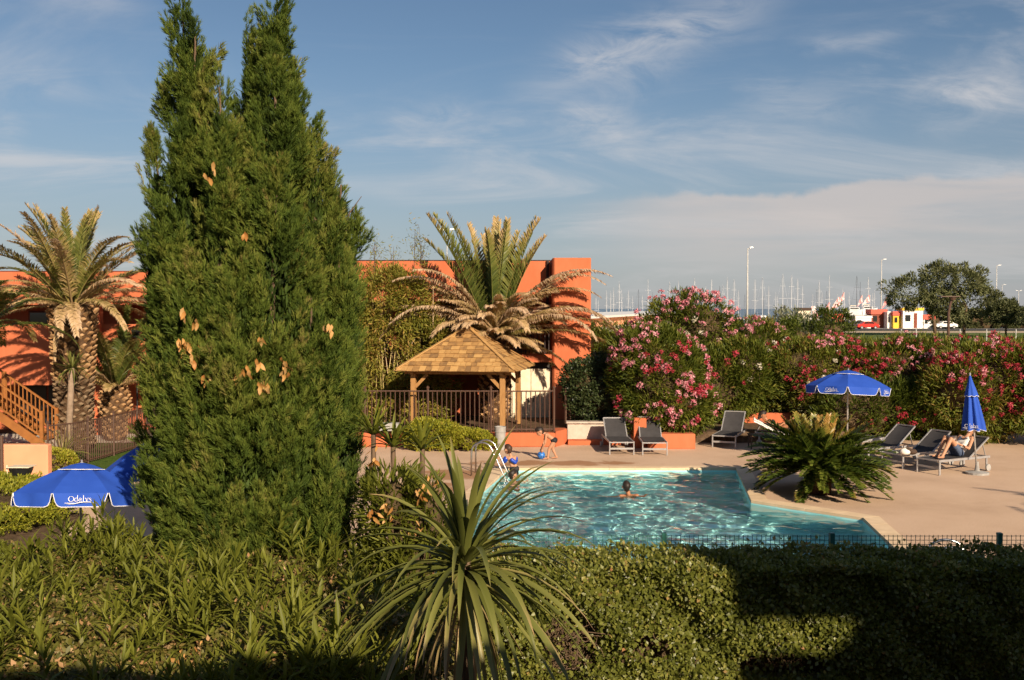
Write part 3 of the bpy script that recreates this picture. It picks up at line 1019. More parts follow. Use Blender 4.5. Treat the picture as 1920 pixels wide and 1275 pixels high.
def frond_mesh(rng, L, e0, bend, mat, n=100, leaflet=0.46, dry=0.15, vang=0.5, droop=0.15, power=1.6, roll=0.0, tip=0.35, wid=0.017, fold=0.0):
    """feather frond in the local (Y, Z) plane: starts at the origin at elevation e0 and bends down by bend.
    dry: 0 green .. 1 straw; tip: how much drier the tip is"""
    t = np.linspace(0, 1, 25)
    e = e0 - bend * t ** power
    ds = L / 24
    cy = np.concatenate([[0], np.cumsum(np.cos(e[:-1]) * ds)])
    cz = np.concatenate([[0], np.cumsum(np.sin(e[:-1]) * ds)])
    sway = roll * t ** 2 * L
    C = np.stack([sway, cy, cz], 1)
    V, Fc, T = [], [], []
    # rachis: a tapering three sided rod
    for i in range(0, 25, 2):
        w = 0.030 * (1 - 0.85 * t[i]) * max(0.7, L / 3.0)
        a = e[i]
        nrm = np.array([0, -math.sin(a), math.cos(a)])
        V += [C[i] + np.array([w, 0, 0]), C[i] + nrm * w * 0.9, C[i] - np.array([w, 0, 0])]
        T += [dry * 0.7 + 0.28] * 3
    for i in range(12):
        o = i * 3
        for k in range(3):
            k2 = (k + 1) % 3
            Fc += [(o + k, o + k2, o + 3 + k2), (o + k, o + 3 + k2, o + 3 + k)]
    for side in (-1, 1):
        for j in range(n):
            s = 0.10 + 0.90 * (j + rng.uniform(-.3, .3)) / (n - 1)
            s = min(max(s, 0.08), 1.0)
            q = s * 24
            i = min(int(q), 23)
            f = q - i
            c = C[i] * (1 - f) + C[i + 1] * f
            a = e[i]
            tan = np.array([roll * 2 * s * 0.5, math.cos(a), math.sin(a)])
            nrm = np.array([0, -math.sin(a), math.cos(a)])
            ll = leaflet * (0.35 + 0.65 * math.sin(math.pi * min(1, (s * 0.86 + 0.12)))) * rng.uniform(0.8, 1.15)
            fw = 0.75 + 0.5 * s + rng.uniform(-.15, .15)
            d = np.array([side * math.cos(vang), 0, 0]) * 0.85 + tan * fw * 0.8 + nrm * math.sin(vang) * (1.0 - fold) * rng.uniform(0.5, 1.3)
            d = d / np.linalg.norm(d)
            d2 = d + np.array([0, 0, -droop * 2.2 * rng.uniform(0.6, 1.4)]) + rng.normal(0, 0.07, 3)
            d2 = d2 / np.linalg.norm(d2)
            wv = np.cross(d, nrm + rng.normal(0, 0.35, 3))
            wv = wv / max(1e-6, np.linalg.norm(wv)) * wid * rng.uniform(0.8, 1.2) * (L / 3.0 * 0.5 + 0.5)
            m = c + d * ll * 0.5
            o = len(V)
            V += [c - wv * 0.5, c + wv * 0.5, m + wv, m - wv, m + d2 * ll * 0.5]
            dl = dry + tip * s ** 2 + rng.normal(0, 0.06)
            T += [dl - 0.04, dl - 0.04, dl, dl, dl + 0.14]
            Fc += [(o, o + 1, o + 2), (o, o + 2, o + 3), (o + 3, o + 2, o + 4)]
    return new_mesh('frond', V, Fc, mat, False, np.clip(T, 0, 1))


def boots(root, rng, h0, h1, rad, count, mat_hi, mat_lo, size=0.15, zsplit=None, x0=0, y0=0, tilt=0.75):
    """the diamond leaf bases of a date palm: a spiral of pieces sharing two meshes"""
    def one(mat):
        mb = MB()
        s = size
        mb.add([(-s * .62, 0, 0), (0, 0, -s * .45), (s * .62, 0, 0), (0, 0, s * .50), (-s * .40, s * .62, s * .30), (0, s * .55, s * .06), (s * .40, s * .62, s * .30), (0, s * .66, s * .55)],
               [(0, 1, 5, 4), (1, 2, 6, 5), (2, 3, 7, 6), (3, 0, 4, 7), (4, 5, 6, 7)])
        return mb.mesh('leaf_base', mat)
    mh, ml = one(mat_hi), one(mat_lo)
    for i in range(count):
        t = (i + 0.5) / count
        z = h0 + (h1 - h0) * t
        a = i * 2.399963 * 1.0 + rng.uniform(-.05, .05)
        r = rad(z)
        me = mh if (zsplit is None or z > zsplit + rng.uniform(-.25, .25)) else ml
        o = link('leaf_base', me, root, (x0 + math.sin(a) * r * 0.94, y0 + math.cos(a) * r * 0.94, z))
        o.rotation_euler = (rng.uniform(-.12, .12), rng.uniform(-.1, .1), -a)
        s = rng.uniform(0.85, 1.15)
        o.scale = (s * rng.uniform(.9, 1.2), s, s)


def palm(name, base, height, rad, fr, label, cat='palm', boot_n=0, boot_size=0.15, zsplit=None, seed=1, boot_h0=0.1):
    """fr: list of dicts for the fronds (azimuth, L, e0, bend, dry ...)"""
    rng = np.random.default_rng(seed)
    root = empty(name, base, label, cat)
    pr = [(rad(z) * 0.95, z) for z in np.linspace(0, height, 14)]
    MB().lathe(pr, (0, 0, 0), 20).build('trunk', M_ptrunk, root, local=True, smooth=True)
    if boot_n:
        boots(root, rng, boot_h0, height - 0.05, rad, boot_n, M_boot, M_boot_dark, boot_size, zsplit)
    for f in fr:
        f = dict(f)
        if f.pop('keep_clear', False) and math.cos(f['az']) < 0.05:
            f['L'] *= 0.55
            f['e0'] += R(18)
        az = f.pop('az')
        z = f.pop('z', height - 0.1)
        r = f.pop('r', 0.15)
        me = frond_mesh(rng, mat=L_palm, **f)
        o = link('frond', me, root, (math.sin(az) * r, math.cos(az) * r, z))
        o.rotation_euler = (0, rng.uniform(-.12, .12), -az)
    return root


# ------------------------------------------------------------------ the tall date palm on the left
rng = np.random.default_rng(11)
fr = []
for i in range(16):        # upright young fronds
    fr.append(dict(az=i * 2.4 + rng.uniform(-.2, .2), L=rng.uniform(3.0, 3.7), e0=R(rng.uniform(68, 86)), bend=R(rng.uniform(15, 45)), dry=rng.uniform(0.12, 0.30), tip=0.40, leaflet=0.42, vang=0.55, droop=0.10, roll=rng.uniform(-.08, .08)))
for i in range(22):        # spreading
    fr.append(dict(az=i * 2.4 + 0.7 + rng.uniform(-.2, .2), L=rng.uniform(3.5, 4.2), e0=R(rng.uniform(34, 64)), bend=R(rng.uniform(35, 75)), dry=rng.uniform(0.28, 0.58), tip=0.40, leaflet=0.42, droop=0.22, vang=0.45, roll=rng.uniform(-.1, .1)))
for i in range(26):        # low dry ones
    fr.append(dict(az=i * 2.4 + 0.2 + rng.uniform(-.2, .2), L=rng.uniform(3.0, 3.8), e0=R(rng.uniform(0, 34)), bend=R(rng.uniform(35, 80)), dry=rng.uniform(0.50, 0.78), tip=0.25, leaflet=0.36, droop=0.40, vang=0.2, roll=rng.uniform(-.1, .1)))
fr.append(dict(az=math.pi + 0.1, L=1.9, e0=R(-55), bend=R(33), dry=0.85, tip=0.1, leaflet=0.16, droop=0.5, vang=0.0, r=0.62))
pbase = W(140, 838, 34.5)
pbase.z = LOW
palm('date_palm', pbase, 4.85, lambda z: 0.60 + 0.16 * max(0, (z - 3.0) / 1.8) ** 2 - 0.05 * math.sin(z * 1.3) + 0.08 * max(0, 0.6 - z), fr,
     'tall date palm with a thick diamond patterned trunk in front of the left residence', boot_n=300, boot_size=0.20, zsplit=2.3, seed=12)

# ------------------------------------------------------------------ the centre palm behind the gazebo
rng = np.random.default_rng(21)
fr = []
for i in range(22):
    fr.append(dict(az=i * 2.4 + rng.uniform(-.2, .2), L=rng.uniform(3.3, 4.5), e0=R(rng.uniform(58, 86)), bend=R(rng.uniform(4, 30)), dry=rng.uniform(0.10, 0.26), tip=0.46, leaflet=0.46, vang=0.75, droop=0.06, roll=rng.uniform(-.05, .05), wid=0.020))
for i in range(44):
    fr.append(dict(keep_clear=True, az=i * 2.4 + 0.5 + rng.uniform(-.2, .2), L=rng.uniform(3.7, 4.8), e0=R(rng.uniform(12, 55)), bend=R(rng.uniform(50, 100)), dry=rng.uniform(0.52, 0.80), tip=0.2, leaflet=0.40, droop=0.42, vang=0.15, roll=rng.uniform(-.12, .12)))
for i in range(30):
    fr.append(dict(keep_clear=True, az=i * 2.4 + 0.1 + rng.uniform(-.2, .2), L=rng.uniform(2.4, 3.2), e0=R(rng.uniform(-15, 22)), bend=R(rng.uniform(30, 75)), dry=rng.uniform(0.42, 0.80), tip=0.2, leaflet=0.36, droop=0.5, vang=0.1, roll=rng.uniform(-.1, .1)))
for a_ in (1.25, 1.5, 1.75, 2.0, -1.2, -1.4, -1.6, -1.8, -2.0, -2.15):      # long arching dry fronds to both sides
    for e_ in (58, 40):
        fr.append(dict(az=a_ + rng.uniform(-.12, .12), L=rng.uniform(3.8, 4.7), e0=R(e_ + rng.uniform(-6, 6)), bend=R(rng.uniform(70, 105)), dry=rng.uniform(0.58, 0.85), tip=0.2, leaflet=0.42, droop=0.45, vang=0.1, roll=rng.uniform(-.1, .1)))
cb = W(927, 760, 33.0)
cb.z = 0.37
palm('date_palm', cb, 2.75, lambda z: 0.40 + 0.05 * math.sin(z * 1.2), fr,
     'broad date palm with green upright fronds and drooping dry fronds behind the gazebo', boot_n=150, boot_size=0.17, seed=22)

# ------------------------------------------------------------------ small stout palm on the left
rng = np.random.default_rng(31)
fr = []
for i in range(18):
    fr.append(dict(az=i * 2.4 + rng.uniform(-.2, .2), L=rng.uniform(2.2, 3.2), e0=R(rng.uniform(50, 84)), bend=R(rng.uniform(20, 55)), dry=rng.uniform(0.1, 0.30), tip=0.25, leaflet=0.40, vang=0.4, droop=0.2))
for i in range(10):
    fr.append(dict(az=i * 2.4 + 1 + rng.uniform(-.2, .2), L=rng.uniform(1.6, 2.4), e0=R(rng.uniform(15, 45)), bend=R(rng.uniform(40, 70)), dry=rng.uniform(0.4, 0.75), tip=0.2, leaflet=0.36, vang=0.2, droop=0.4))
sb = W(216, 800, 36.8)
sb.z = LOW
palm('date_palm', sb, 2.0, lambda z: 0.36 + 0.16 * math.sin(min(1, max(0, z - 0.6) / 1.3) * math.pi), fr,
     'small stout palm with a bulbous trunk between the tall palm and the conifer', boot_n=110, boot_size=0.17, seed=32)

# a palm mostly beyond the left edge of the view
rng = np.random.default_rng(41)
fr = []
for i in range(20):
    fr.append(dict(az=i * 2.4 + rng.uniform(-.2, .2), L=rng.uniform(2.2, 2.9), e0=R(rng.uniform(15, 75)), bend=R(rng.uniform(50, 90)), dry=rng.uniform(0.12, 0.4), tip=0.2, leaflet=0.40, vang=0.3, droop=0.3))
ob = W(-38, 838, 30.5)
ob.z = LOW
palm('date_palm', ob, 4.1, lambda z: 0.28, fr, 'arching palm fronds reaching in over the wooden staircase from the edge', boot_n=60, boot_size=0.15, seed=42)

# palms right of the view, their frond shadows fall on the pool deck
rng = np.random.default_rng(51)
for (bx, by, hh, sd, lab) in ((12.9, 11.6, 2.2, 52, 'palm beyond the right edge near the hedge, throwing frond shadows on the deck'), (14.9, 15.3, 2.3, 53, 'palm beyond the right edge nearer the loungers, throwing frond shadows on the deck')):
    fr = []
    for i in range(18):
        fr.append(dict(az=i * 2.4 + rng.uniform(-.2, .2), L=rng.uniform(2.0, 2.6), e0=R(rng.uniform(15, 75)), bend=R(rng.uniform(40, 80)), dry=rng.uniform(0.1, 0.4), tip=0.2, leaflet=0.34, vang=0.3, droop=0.2, n=40))
    palm('date_palm', (bx, by, 0), hh, lambda z: 0.25, fr, lab, seed=sd)


# ------------------------------------------------------------------ rosette plants with strap leaves
def strap_mesh(rng, L, w, e0, bend, mat, power=1.5, dry=0.4, tipdry=0.3, n=8, twist=0.0, keel=0.25):
    t = np.linspace(0, 1, n + 1)
    e = e0 - bend * t ** power
    ds = L / n
    cy = np.concatenate([[0], np.cumsum(np.cos(e[:-1]) * ds)])
    cz = np.concatenate([[0], np.cumsum(np.sin(e[:-1]) * ds)])
    V, T, Fc = [], [], []
    for i in range(n + 1):
        ww = w * (0.75 + 0.25 * math.sin(min(1, t[i] * 2.5) * math.pi / 2)) * (1 - t[i] ** 3.0) ** 0.8 + 0.0015
        a = e[i]
        nrm = np.array([0, -math.sin(a), math.cos(a)])
        side = np.array([math.cos(twist * t[i]), 0, 0]) + nrm * math.sin(twist * t[i])
        c = np.array([0, cy[i], cz[i]])
        V += [c - side * ww / 2 + nrm * ww * keel, c, c + side * ww / 2 + nrm * ww * keel]
        dv = dry + tipdry * max(0, (t[i] - 0.55) / 0.45) ** 2
        T += [dv + 0.03, dv - 0.05, dv + 0.03]
    for i in range(n):
        for k in range(2):
            a = i * 3 + k
            Fc.append((a, a + 1, a + 4, a + 3))
    return new_mesh('leaf', V, Fc, mat, True, np.clip(T, 0, 1))


def rosette(root, rng, count, Lr, wr, er, br, mat, z=0.0, r=0.02, dry=(0.2, 0.6), tipdry=0.4, name='leaf', variants=None, zspread=0.0, power=1.5):
    """leaves as parts; a limited set of meshes is shared"""
    vs = []
    nv = variants or count
    for i in range(nv):
        u = (i + 0.5) / nv
        vs.append(strap_mesh(rng, rng.uniform(*Lr), rng.uniform(*wr), R(er[0] + (er[1] - er[0]) * u + rng.uniform(-6, 6)), R(br[0] + (br[1] - br[0]) * u + rng.uniform(-10, 10)), mat, power, rng.uniform(*dry), tipdry, twist=rng.uniform(-.5, .5)))
    for i in range(count):
        a = i * 2.399963 + rng.uniform(-.25, .25)
        o = link(name, vs[i % nv], root, (math.sin(a) * r, math.cos(a) * r, z + zspread * (1 - i / count)))
        o.rotation_euler = (rng.uniform(-.05, .05), rng.uniform(-.15, .15), -a)
# ------------------------------------------------------------------ cordyline in the foreground
rng = np.random.default_rng(61)
cc_ = W(872, 1058, 7.6)
root = empty('cordyline', (cc_.x, cc_.y, 0), 'spiky cordyline with long arching strap leaves in front of the clipped hedge', 'plant')
H0 = cc_.z
MB().tube([(0, 0, 0), (0.03, 0, H0 * .5), (0, 0, H0 + 0.02)], [0.055, 0.05, 0.045], 10).build('trunk', M_bark, root, local=True, smooth=True)
# upper leaves rise, lower ones arch over and hang
rosette(root, rng, 28, (0.75, 1.05), (0.043, 0.060), (84, 46), (25, 75), L_cordy, z=H0, r=0.025, dry=(0.10, 0.50), tipdry=0.45, zspread=0.10)
rosette(root, rng, 40, (0.90, 1.18), (0.043, 0.060), (40, 4), (70, 82), L_cordy, z=H0 - 0.06, r=0.04, dry=(0.15, 0.55), tipdry=0.45, zspread=0.10, power=1.1)
rosette(root, rng, 54, (0.95, 1.28), (0.040, 0.056), (10, -26), (66, 48), L_cordy, z=H0 - 0.15, r=0.045, dry=(0.2, 0.75), tipdry=0.35, zspread=0.10, power=0.8)
rosette(root, rng, 26, (0.7, 1.0), (0.024, 0.04), (-35, -60), (50, 28), L_cordy, z=H0 - 0.28, r=0.05, dry=(0.7, 1.0), tipdry=0.2, zspread=0.1, power=0.7, name='dead_leaf')

# ------------------------------------------------------------------ yuccas near the left palm
rng = np.random.default_rng(62)
M_ytrunk = mat_noise('yucca_trunk', [(0.3, (0.20, 0.145, 0.10)), (0.7, (0.32, 0.235, 0.17))], scale=8, rough=0.95, spec=0.05, bump=0.6, bscale=20)
y0 = W(135, 690, 32.5)
root = empty('yucca', (y0.x, y0.y, LOW), 'thin stemmed yucca with a round leaf tuft in front of the tall palm trunk', 'plant')
MB().tube([(-.1, 0, 0), (-.1, 0, 1.2), (0, 0, y0.z - LOW)], [0.11, 0.10, 0.09], 9).build('trunk', M_ytrunk, root, local=True, smooth=True)
rosette(root, rng, 70, (0.45, 0.7), (0.03, 0.045), (85, -50), (5, 40), L_cordy, z=y0.z - LOW, r=0.05, dry=(0.1, 0.5), tipdry=0.2, variants=24)
y1 = W(118, 850, 30.6)
root = empty('yucca', (y1.x, y1.y, LOW), 'low straw coloured yucca by the left end of the curved iron fence', 'plant')
MB().tube([(0, 0, 0), (0, 0, 0.4)], [0.1, 0.08], 8).build('trunk', M_bark, root, local=True)
rosette(root, rng, 60, (0.7, 1.0), (0.03, 0.05), (85, 0), (10, 70), L_cordy, z=0.35, r=0.05, dry=(0.35, 0.9), tipdry=0.3, variants=24)

# ------------------------------------------------------------------ cycas beside the pool
rng = np.random.default_rng(63)
cy = Vector((6.62, 22.35, 0))
root = empty('cycas', cy, 'wide cycas with stiff feathery fronds on the deck at the pool corner', 'plant')
MB().lathe([(0.26, 0), (0.28, 0.3), (0.22, 0.55), (0.08, 0.68)], n=14).build('trunk', M_ptrunk, root, local=True, smooth=True)
for (cnt, er, br, Lr, dr) in ((30, (60, 84), (8, 28), (1.05, 1.28), (0.30, 0.85)), (56, (34, 62), (20, 50), (1.22, 1.52), (0.1, 0.55)), (62, (10, 38), (30, 60), (1.36, 1.64), (0.05, 0.45)), (54, (-16, 16), (15, 35), (1.25, 1.52), (0.05, 0.5))):
    for i in range(cnt):
        az = i * 2.4 + rng.uniform(-.2, .2)
        me = frond_mesh(rng, rng.uniform(*Lr), R(rng.uniform(*er)), R(rng.uniform(*br)), L_cycas, n=58, leaflet=0.23, dry=rng.uniform(*dr), tip=0.25, vang=0.40, droop=0.05, wid=0.022, power=1.3)
        o = link('frond', me, root, (math.sin(az) * .12, math.cos(az) * .12, 0.55))
        o.rotation_euler = (0, rng.uniform(-.15, .15), -az)

# ------------------------------------------------------------------ the big conifer
SPRAY_V, SPRAY_F = [], []
_r = np.random.default_rng(5)
for k in range(9):                # a feathery spray: narrow blades around a short axis
    a = k * 2.4
    h0 = 0.05 + 0.60 * k / 9
    d = unit(np.array([math.cos(a) * 0.50, math.sin(a) * 0.50, 0.95]))
    L_ = 0.62 - 0.30 * k / 9
    w = unit(np.cross(d, np.array([0.2, 0.3, 1.0]))) * 0.042
    c = np.array([0, 0, h0])
    o = len(SPRAY_V)
    SPRAY_V += [tuple(c + w), tuple(c + d * L_), tuple(c - w)]
    SPRAY_F += [(o, o + 1, o + 2)]
SPRAY_G = [0.0 if i % 3 != 1 else 0.16 for i in range(len(SPRAY_V))]


def conifer():
    rng = np.random.default_rng(71)
    Y0 = 13.0
    s = Y0 / FPX
    base = Vector((-3.22, Y0, 0))
    root = empty('conifer', base, 'huge dark green conifer with several pointed tops that towers over the garden', 'tree')
    MB().tube([(0, 0, 0), (0.02, 0, 2.5), (0, 0, 5.6)], [0.22, 0.16, 0.05], 10).build('trunk', M_bark, root, local=True, smooth=True)
    # plumes: (tip px, tip py, base px, base py, max half width px, depth offset m)
    pl = [(342, -25, 356, 520, 40, 0.15), (366, 45, 366, 430, 26, -0.1), (466, 38, 478, 520, 42, 0.2), (520, -12, 525, 420, 34, 0.0),
          (512, 110, 540, 620, 74, -0.25), (410, 135, 432, 600, 40, -0.35), (290, 262, 325, 650, 36, 0.0), (548, 130, 572, 520, 50, 0.15),
          (585, 240, 600, 700, 54, -0.05), (618, 340, 625, 800, 44, 0.1), (656, 395, 655, 720, 24, 0.2), (636, 440, 630, 930, 38, -0.2),
          (420, 260, 400, 860, 100, -0.55), (520, 320, 500, 880, 110, -0.75), (338, 420, 338, 930, 56, -0.35), (452, 480, 440, 1030, 110, -0.95),
          (584, 520, 582, 1040, 76, -0.6), (316, 600, 326, 1040, 40, 0.0), (648, 640, 638, 1040, 28, 0.1), (380, 640, 372, 1050, 90, -0.8), (540, 660, 530, 1055, 90, -0.9), (450, 720, 450, 1070, 110, -1.0), (345, 740, 350, 1060, 54, -.5), (605, 740, 605, 1060, 54, -.5),
          (283, 390, 296, 760, 24, 0.1), (350, 210, 352, 600, 62, -.15), (640, 330, 630, 600, 22, .1), (630, 600, 628, 1000, 40, 0.3), (480, 300, 480, 980, 150, 0.55), (405, 205, 400, 560, 56, .35), (388, 300, 388, 620, 60, .3), (408, 255, 415, 620, 50, -.2), (470, 150, 470, 560, 60, .35), (560, 420, 560, 980, 120, 0.5), (370, 420, 370, 980, 110, 0.5)]
    total = 0
    allP = []
    for (tx, ty, bx, by, hw, dz) in pl:
        tip = W(tx, ty, Y0 + dz)
        bot = W(bx, by, Y0 + dz)
        hw_m = hw * s
        h = tip.z - bot.z
        n = int(430 + 1150 * hw_m * h)
        # flame shaped sprays of twigs standing out of the plume
        area = 2 * math.pi * hw_m * h * 0.7
        nt_ = max(26, int(area * 26))
        kl = max(5, nt_ // 7)
        lu = rng.random(kl) ** 0.9
        la = rng.uniform(0, 2 * math.pi, kl)
        lr = rng.uniform(.58, 1.14, kl)
        lt = rng.normal(0, .10, kl)
        li = rng.integers(0, kl, nt_)
        u = np.clip(lu[li] + rng.normal(0, .16, nt_) / h, 0, 1)
        prof = np.clip(np.minimum(1.0, (1 - u) ** 0.85 * 1.25) * (0.88 + 0.12 * np.minimum(1, u / 0.18)), 0.03, 1)
        a = la[li] + rng.normal(0, .28, nt_)
        ok = (np.sin(a) < 0.25) | (rng.random(nt_) < 0.35)
        u, prof, a, li = u[ok], prof[ok], a[ok], li[ok]
        nt_ = len(u)
        rad = hw_m * prof * lr[li] * rng.uniform(0.86, 1.10, nt_)
        ax = np.array(bot)[None] * (1 - u[:, None]) + np.array(tip)[None] * u[:, None]
        tn = np.stack([np.cos(a), np.sin(a), np.zeros(nt_)], 1)
        tc = ax + tn * rad[:, None] * np.array([1, .9, 1])
        fa = unit(tn * rng.uniform(.15, .65, (nt_, 1)) + np.array([0, 0, 1.0]) + rng.normal(0, .12, (nt_, 3)))
        fl = rng.uniform(.28, .58, nt_) * (0.55 + 0.45 * np.minimum(1, prof / .4))
        fr_ = rng.uniform(.07, .125, nt_) * (0.5 + 0.5 * np.minimum(1, prof / .4))
        tt = rng.normal(0, 0.08, nt_) + lt[li]
        per = 35
        i = np.repeat(np.arange(nt_), per)
        n = len(i)
        v = rng.random(n)
        rd = rand_dirs(rng, n)
        rd = unit(rd - (rd * fa[i]).sum(1, keepdims=True) * fa[i])
        P = tc[i] + fa[i] * (fl[i] * (v - .25))[:, None] + rd * (fr_[i] * np.sqrt(1 - v * .85) * rng.uniform(.4, 1, n))[:, None]
        D = unit(fa[i] + rd * .45 * (1 - v * .6)[:, None] + rng.normal(0, .16, (n, 3)))
        U = rand_dirs(rng, n)
        S = rng.uniform(0.085, 0.165, n) * (0.65 + 0.4 * np.minimum(1, prof[i] / .4))
        t = 0.36 + tt[i] + 0.22 * v + rng.normal(0, 0.09, n)
        me = scatter('foliage', SPRAY_V, SPRAY_F, P - np.array(base), frames(D, U), S, t, L_cypress, SPRAY_G)
        link('foliage', me, root)
        # leaning inner branch of this plume
        MB().tube([(base.x + (bot.x - base.x) * .2, base.y, max(0.4, bot.z - 1.0)), bot, bot.lerp(tip, 0.5), tip.lerp(bot, 0.06)], [0.06, 0.05, 0.03, 0.01], 6).build('branch', M_bark, root)
        total += n
        allP.append((tip, bot, hw_m))
    # inner leaves, tinted darker than the outer ones, close the view through the crown
    P, Nn = [], []
    for tip, bot, hw_m in allP:
        n = 1300
        u = rng.random(n) * 0.93
        a = rng.uniform(0, 2 * math.pi, n)
        u = u * 0.85
        rad = hw_m * 0.50 * np.sqrt(rng.random(n)) * np.clip((1 - u) * 1.3, 0.0, 1)
        ax = np.array(bot)[None] * (1 - u[:, None]) + np.array(tip)[None] * u[:, None]
        P.append(ax + np.stack([np.cos(a) * rad, np.sin(a) * rad, np.zeros(n)], 1))
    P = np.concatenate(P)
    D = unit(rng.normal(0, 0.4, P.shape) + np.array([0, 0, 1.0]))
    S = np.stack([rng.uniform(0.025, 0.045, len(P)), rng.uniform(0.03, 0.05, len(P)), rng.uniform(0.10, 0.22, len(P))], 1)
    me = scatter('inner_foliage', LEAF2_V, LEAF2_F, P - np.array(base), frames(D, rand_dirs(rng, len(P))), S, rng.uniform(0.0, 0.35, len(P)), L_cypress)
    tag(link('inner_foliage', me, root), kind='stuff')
    # dry leaves of a climber caught on the sunny side
    vs = []
    for k in range(4):
        v = np.array(LEAF4_V) * np.array([0.055, 0.06, 0.105]) * (0.85 + 0.1 * k)
        v[:, 1] += 0.02 * np.sin(v[:, 2] * 30 + k)
        vs.append(new_mesh('dry_leaf', v, LEAF4_F[:1] + LEAF4_F[1:2] + LEAF4_F[2:], L_dry, True, np.linspace(0.3, 0.7, len(v))))
    spots = [(345, 585, 3), (368, 598, 3), (340, 640, 6), (355, 645, 5), (362, 668, 5), (372, 655, 4), (390, 703, 4), (437, 709, 3), (455, 692, 5), (468, 688, 4), (482, 675, 4),
             (488, 722, 5), (500, 718, 3), (493, 627, 3), (534, 676, 4), (535, 692, 4), (620, 606, 3), (615, 615, 2), (395, 310, 2), (388, 325, 2), (455, 437, 2), (350, 665, 3)]
    for (px, py, c) in spots:
        for k in range(c):
            p = W(px + rng.uniform(-7, 7), py + rng.uniform(-9, 9), Y0 - 1.42 + rng.uniform(-.08, .12) + 0.30 * abs(px - 470) / 190)
            o = link('dry_leaf', vs[rng.integers(0, 4)], root, p - base)
            o.rotation_euler = (R(180) + rng.uniform(-.5, .5), rng.uniform(-.5, .5), rng.uniform(-.9, .9))
    # thin bare twig sticking out on the right
    a, b, c = W(640, 470, Y0), W(655, 400, Y0), W(678, 368, Y0)
    MB().tube([a, b, c], [0.014, 0.009, 0.004], 5).build('bare_twig', M_bark, root)


conifer()


# ------------------------------------------------------------------ oleanders and other shrubs
def flower_mesh(name, rng, mat, petals=34, r=0.085, pl_=0.045):
    d = rand_dirs(rng, petals)
    d[:, 2] = np.abs(d[:, 2]) * 0.9 + 0.05
    P = d * r * rng.uniform(0.35, 1.0, (petals, 1))
    D = unit(np.cross(d, rand_dirs(rng, petals)) + d * 0.35)
    S = np.stack([np.full(petals, pl_ * .9), np.full(petals, pl_ * .4), np.full(petals, pl_ * 1.2)], 1) * rng.uniform(.8, 1.2, (petals, 1))
    return scatter(name, LEAF2_V, LEAF2_F, P, frames(D, d), S, rng.uniform(0.1, 0.9, petals), mat)


_rf = np.random.default_rng(81)
FLOWERS = {c: [flower_mesh('flower_cluster', _rf, m) for _ in range(3)] for c, m in (('pink', L_pink), ('red', L_red), ('white', L_white))}


def shrub(name, base, forms, label, cat='shrub', n=9000, k=140, rc=0.3, ll=0.13, lw=0.026, mat=None, seed=1, flowers=(), stems=8, up=0.35, jit=0.7, tmpl='2',
          group=None, base_t=0.5, lo=0.78, inner=0.18, droop=0.0, dry=0, fscale=1.0, extra=None, dens=1.6):
    """forms: ellipsoids in local coordinates; flowers: (colour, count, zmin, zmax, front bias)"""
    rng = np.random.default_rng(seed)
    root = empty(name, base, label, cat, group)
    me, cc, cn = leafy('foliage', rng, int(n * dens), forms, int(k * 1.5), rc, ll * 1.3, lw * 1.45, mat or L_oleander, tmpl, up=up, jit=jit, base=base_t, lo=lo, inner=inner, droop=droop)
    link('foliage', me, root)
    mbi = MB()
    for c_, r_ in forms:
        mbi.sphere(c_, tuple(q * .66 for q in r_), 14, 9)
    mbi.v = [p + Vector((rng.normal(0, .05), rng.normal(0, .05), rng.normal(0, .05))) * min(1.0, rc * 3) for p in mbi.v]
    tag(mbi.build('twig_core', M_twig, root, local=True), kind='stuff')  # added solid core, blocks view and light through the leaves
    if stems:
        tips = [cc[i] * np.array([0.8, 0.8, 0.9]) for i in rng.integers(0, len(cc), stems * 2)]
        stem_fan(root, random.Random(seed), origin_of(root) * 0, [Vector(t) for t in tips], M_twig, 0.035) if False else None
        mb = MB()
        for t in tips:
            t = Vector(t)
            b = Vector((t.x * .18 + rng.uniform(-.15, .15), t.y * .18 + rng.uniform(-.15, .15), 0.0))
            m1 = b.lerp(t, 0.4) + Vector((rng.uniform(-.12, .12), rng.uniform(-.12, .12), .08))
            m2 = b.lerp(t, 0.75) + Vector((rng.uniform(-.1, .1), rng.uniform(-.1, .1), .05))
            mb.tube([b, m1, m2, t], [0.030, 0.022, 0.015, 0.007], 5, cap=False)
        tag(mb.build('stems', M_twig, root, local=True), kind='stuff')
    for (col, cnt, z0, z1, fb) in flowers:
        if extra is None:
            P, Nn = ell_shell(rng, cnt * 14, forms, 1.0, 1.10, z0)
        else:
            P, Nn = extra(rng, cnt * 14)
        P = P + Nn * rc * 0.45
        ok = (P[:, 2] > z0) & (P[:, 2] < z1) & (Nn[:, 1] < fb)
        P, Nn = P[ok], Nn[ok]
        # gather the flower heads loosely
        if len(P) > cnt:
            seeds = P[rng.integers(0, len(P), max(3, cnt // 6))]
            dd = np.min(np.linalg.norm(P[:, None] - seeds[None], axis=2), axis=1)
            pr = np.exp(-(dd / 0.35) ** 2) + 0.06
            idx = rng.choice(len(P), cnt, replace=False, p=pr / pr.sum())
            P, Nn = P[idx], Nn[idx]
        for p, q in zip(P, Nn):
            o = link('flower_cluster', FLOWERS[col][rng.integers(0, 3)], root, tuple(p))
            o.rotation_mode = 'QUATERNION'
            o.rotation_quaternion = Vector((q[0], q[1], q[2] + 0.5)).to_track_quat('Z', 'Y')
            s = rng.uniform(0.65, 1.35) * fscale
            o.scale = (s, s, s)
    return root


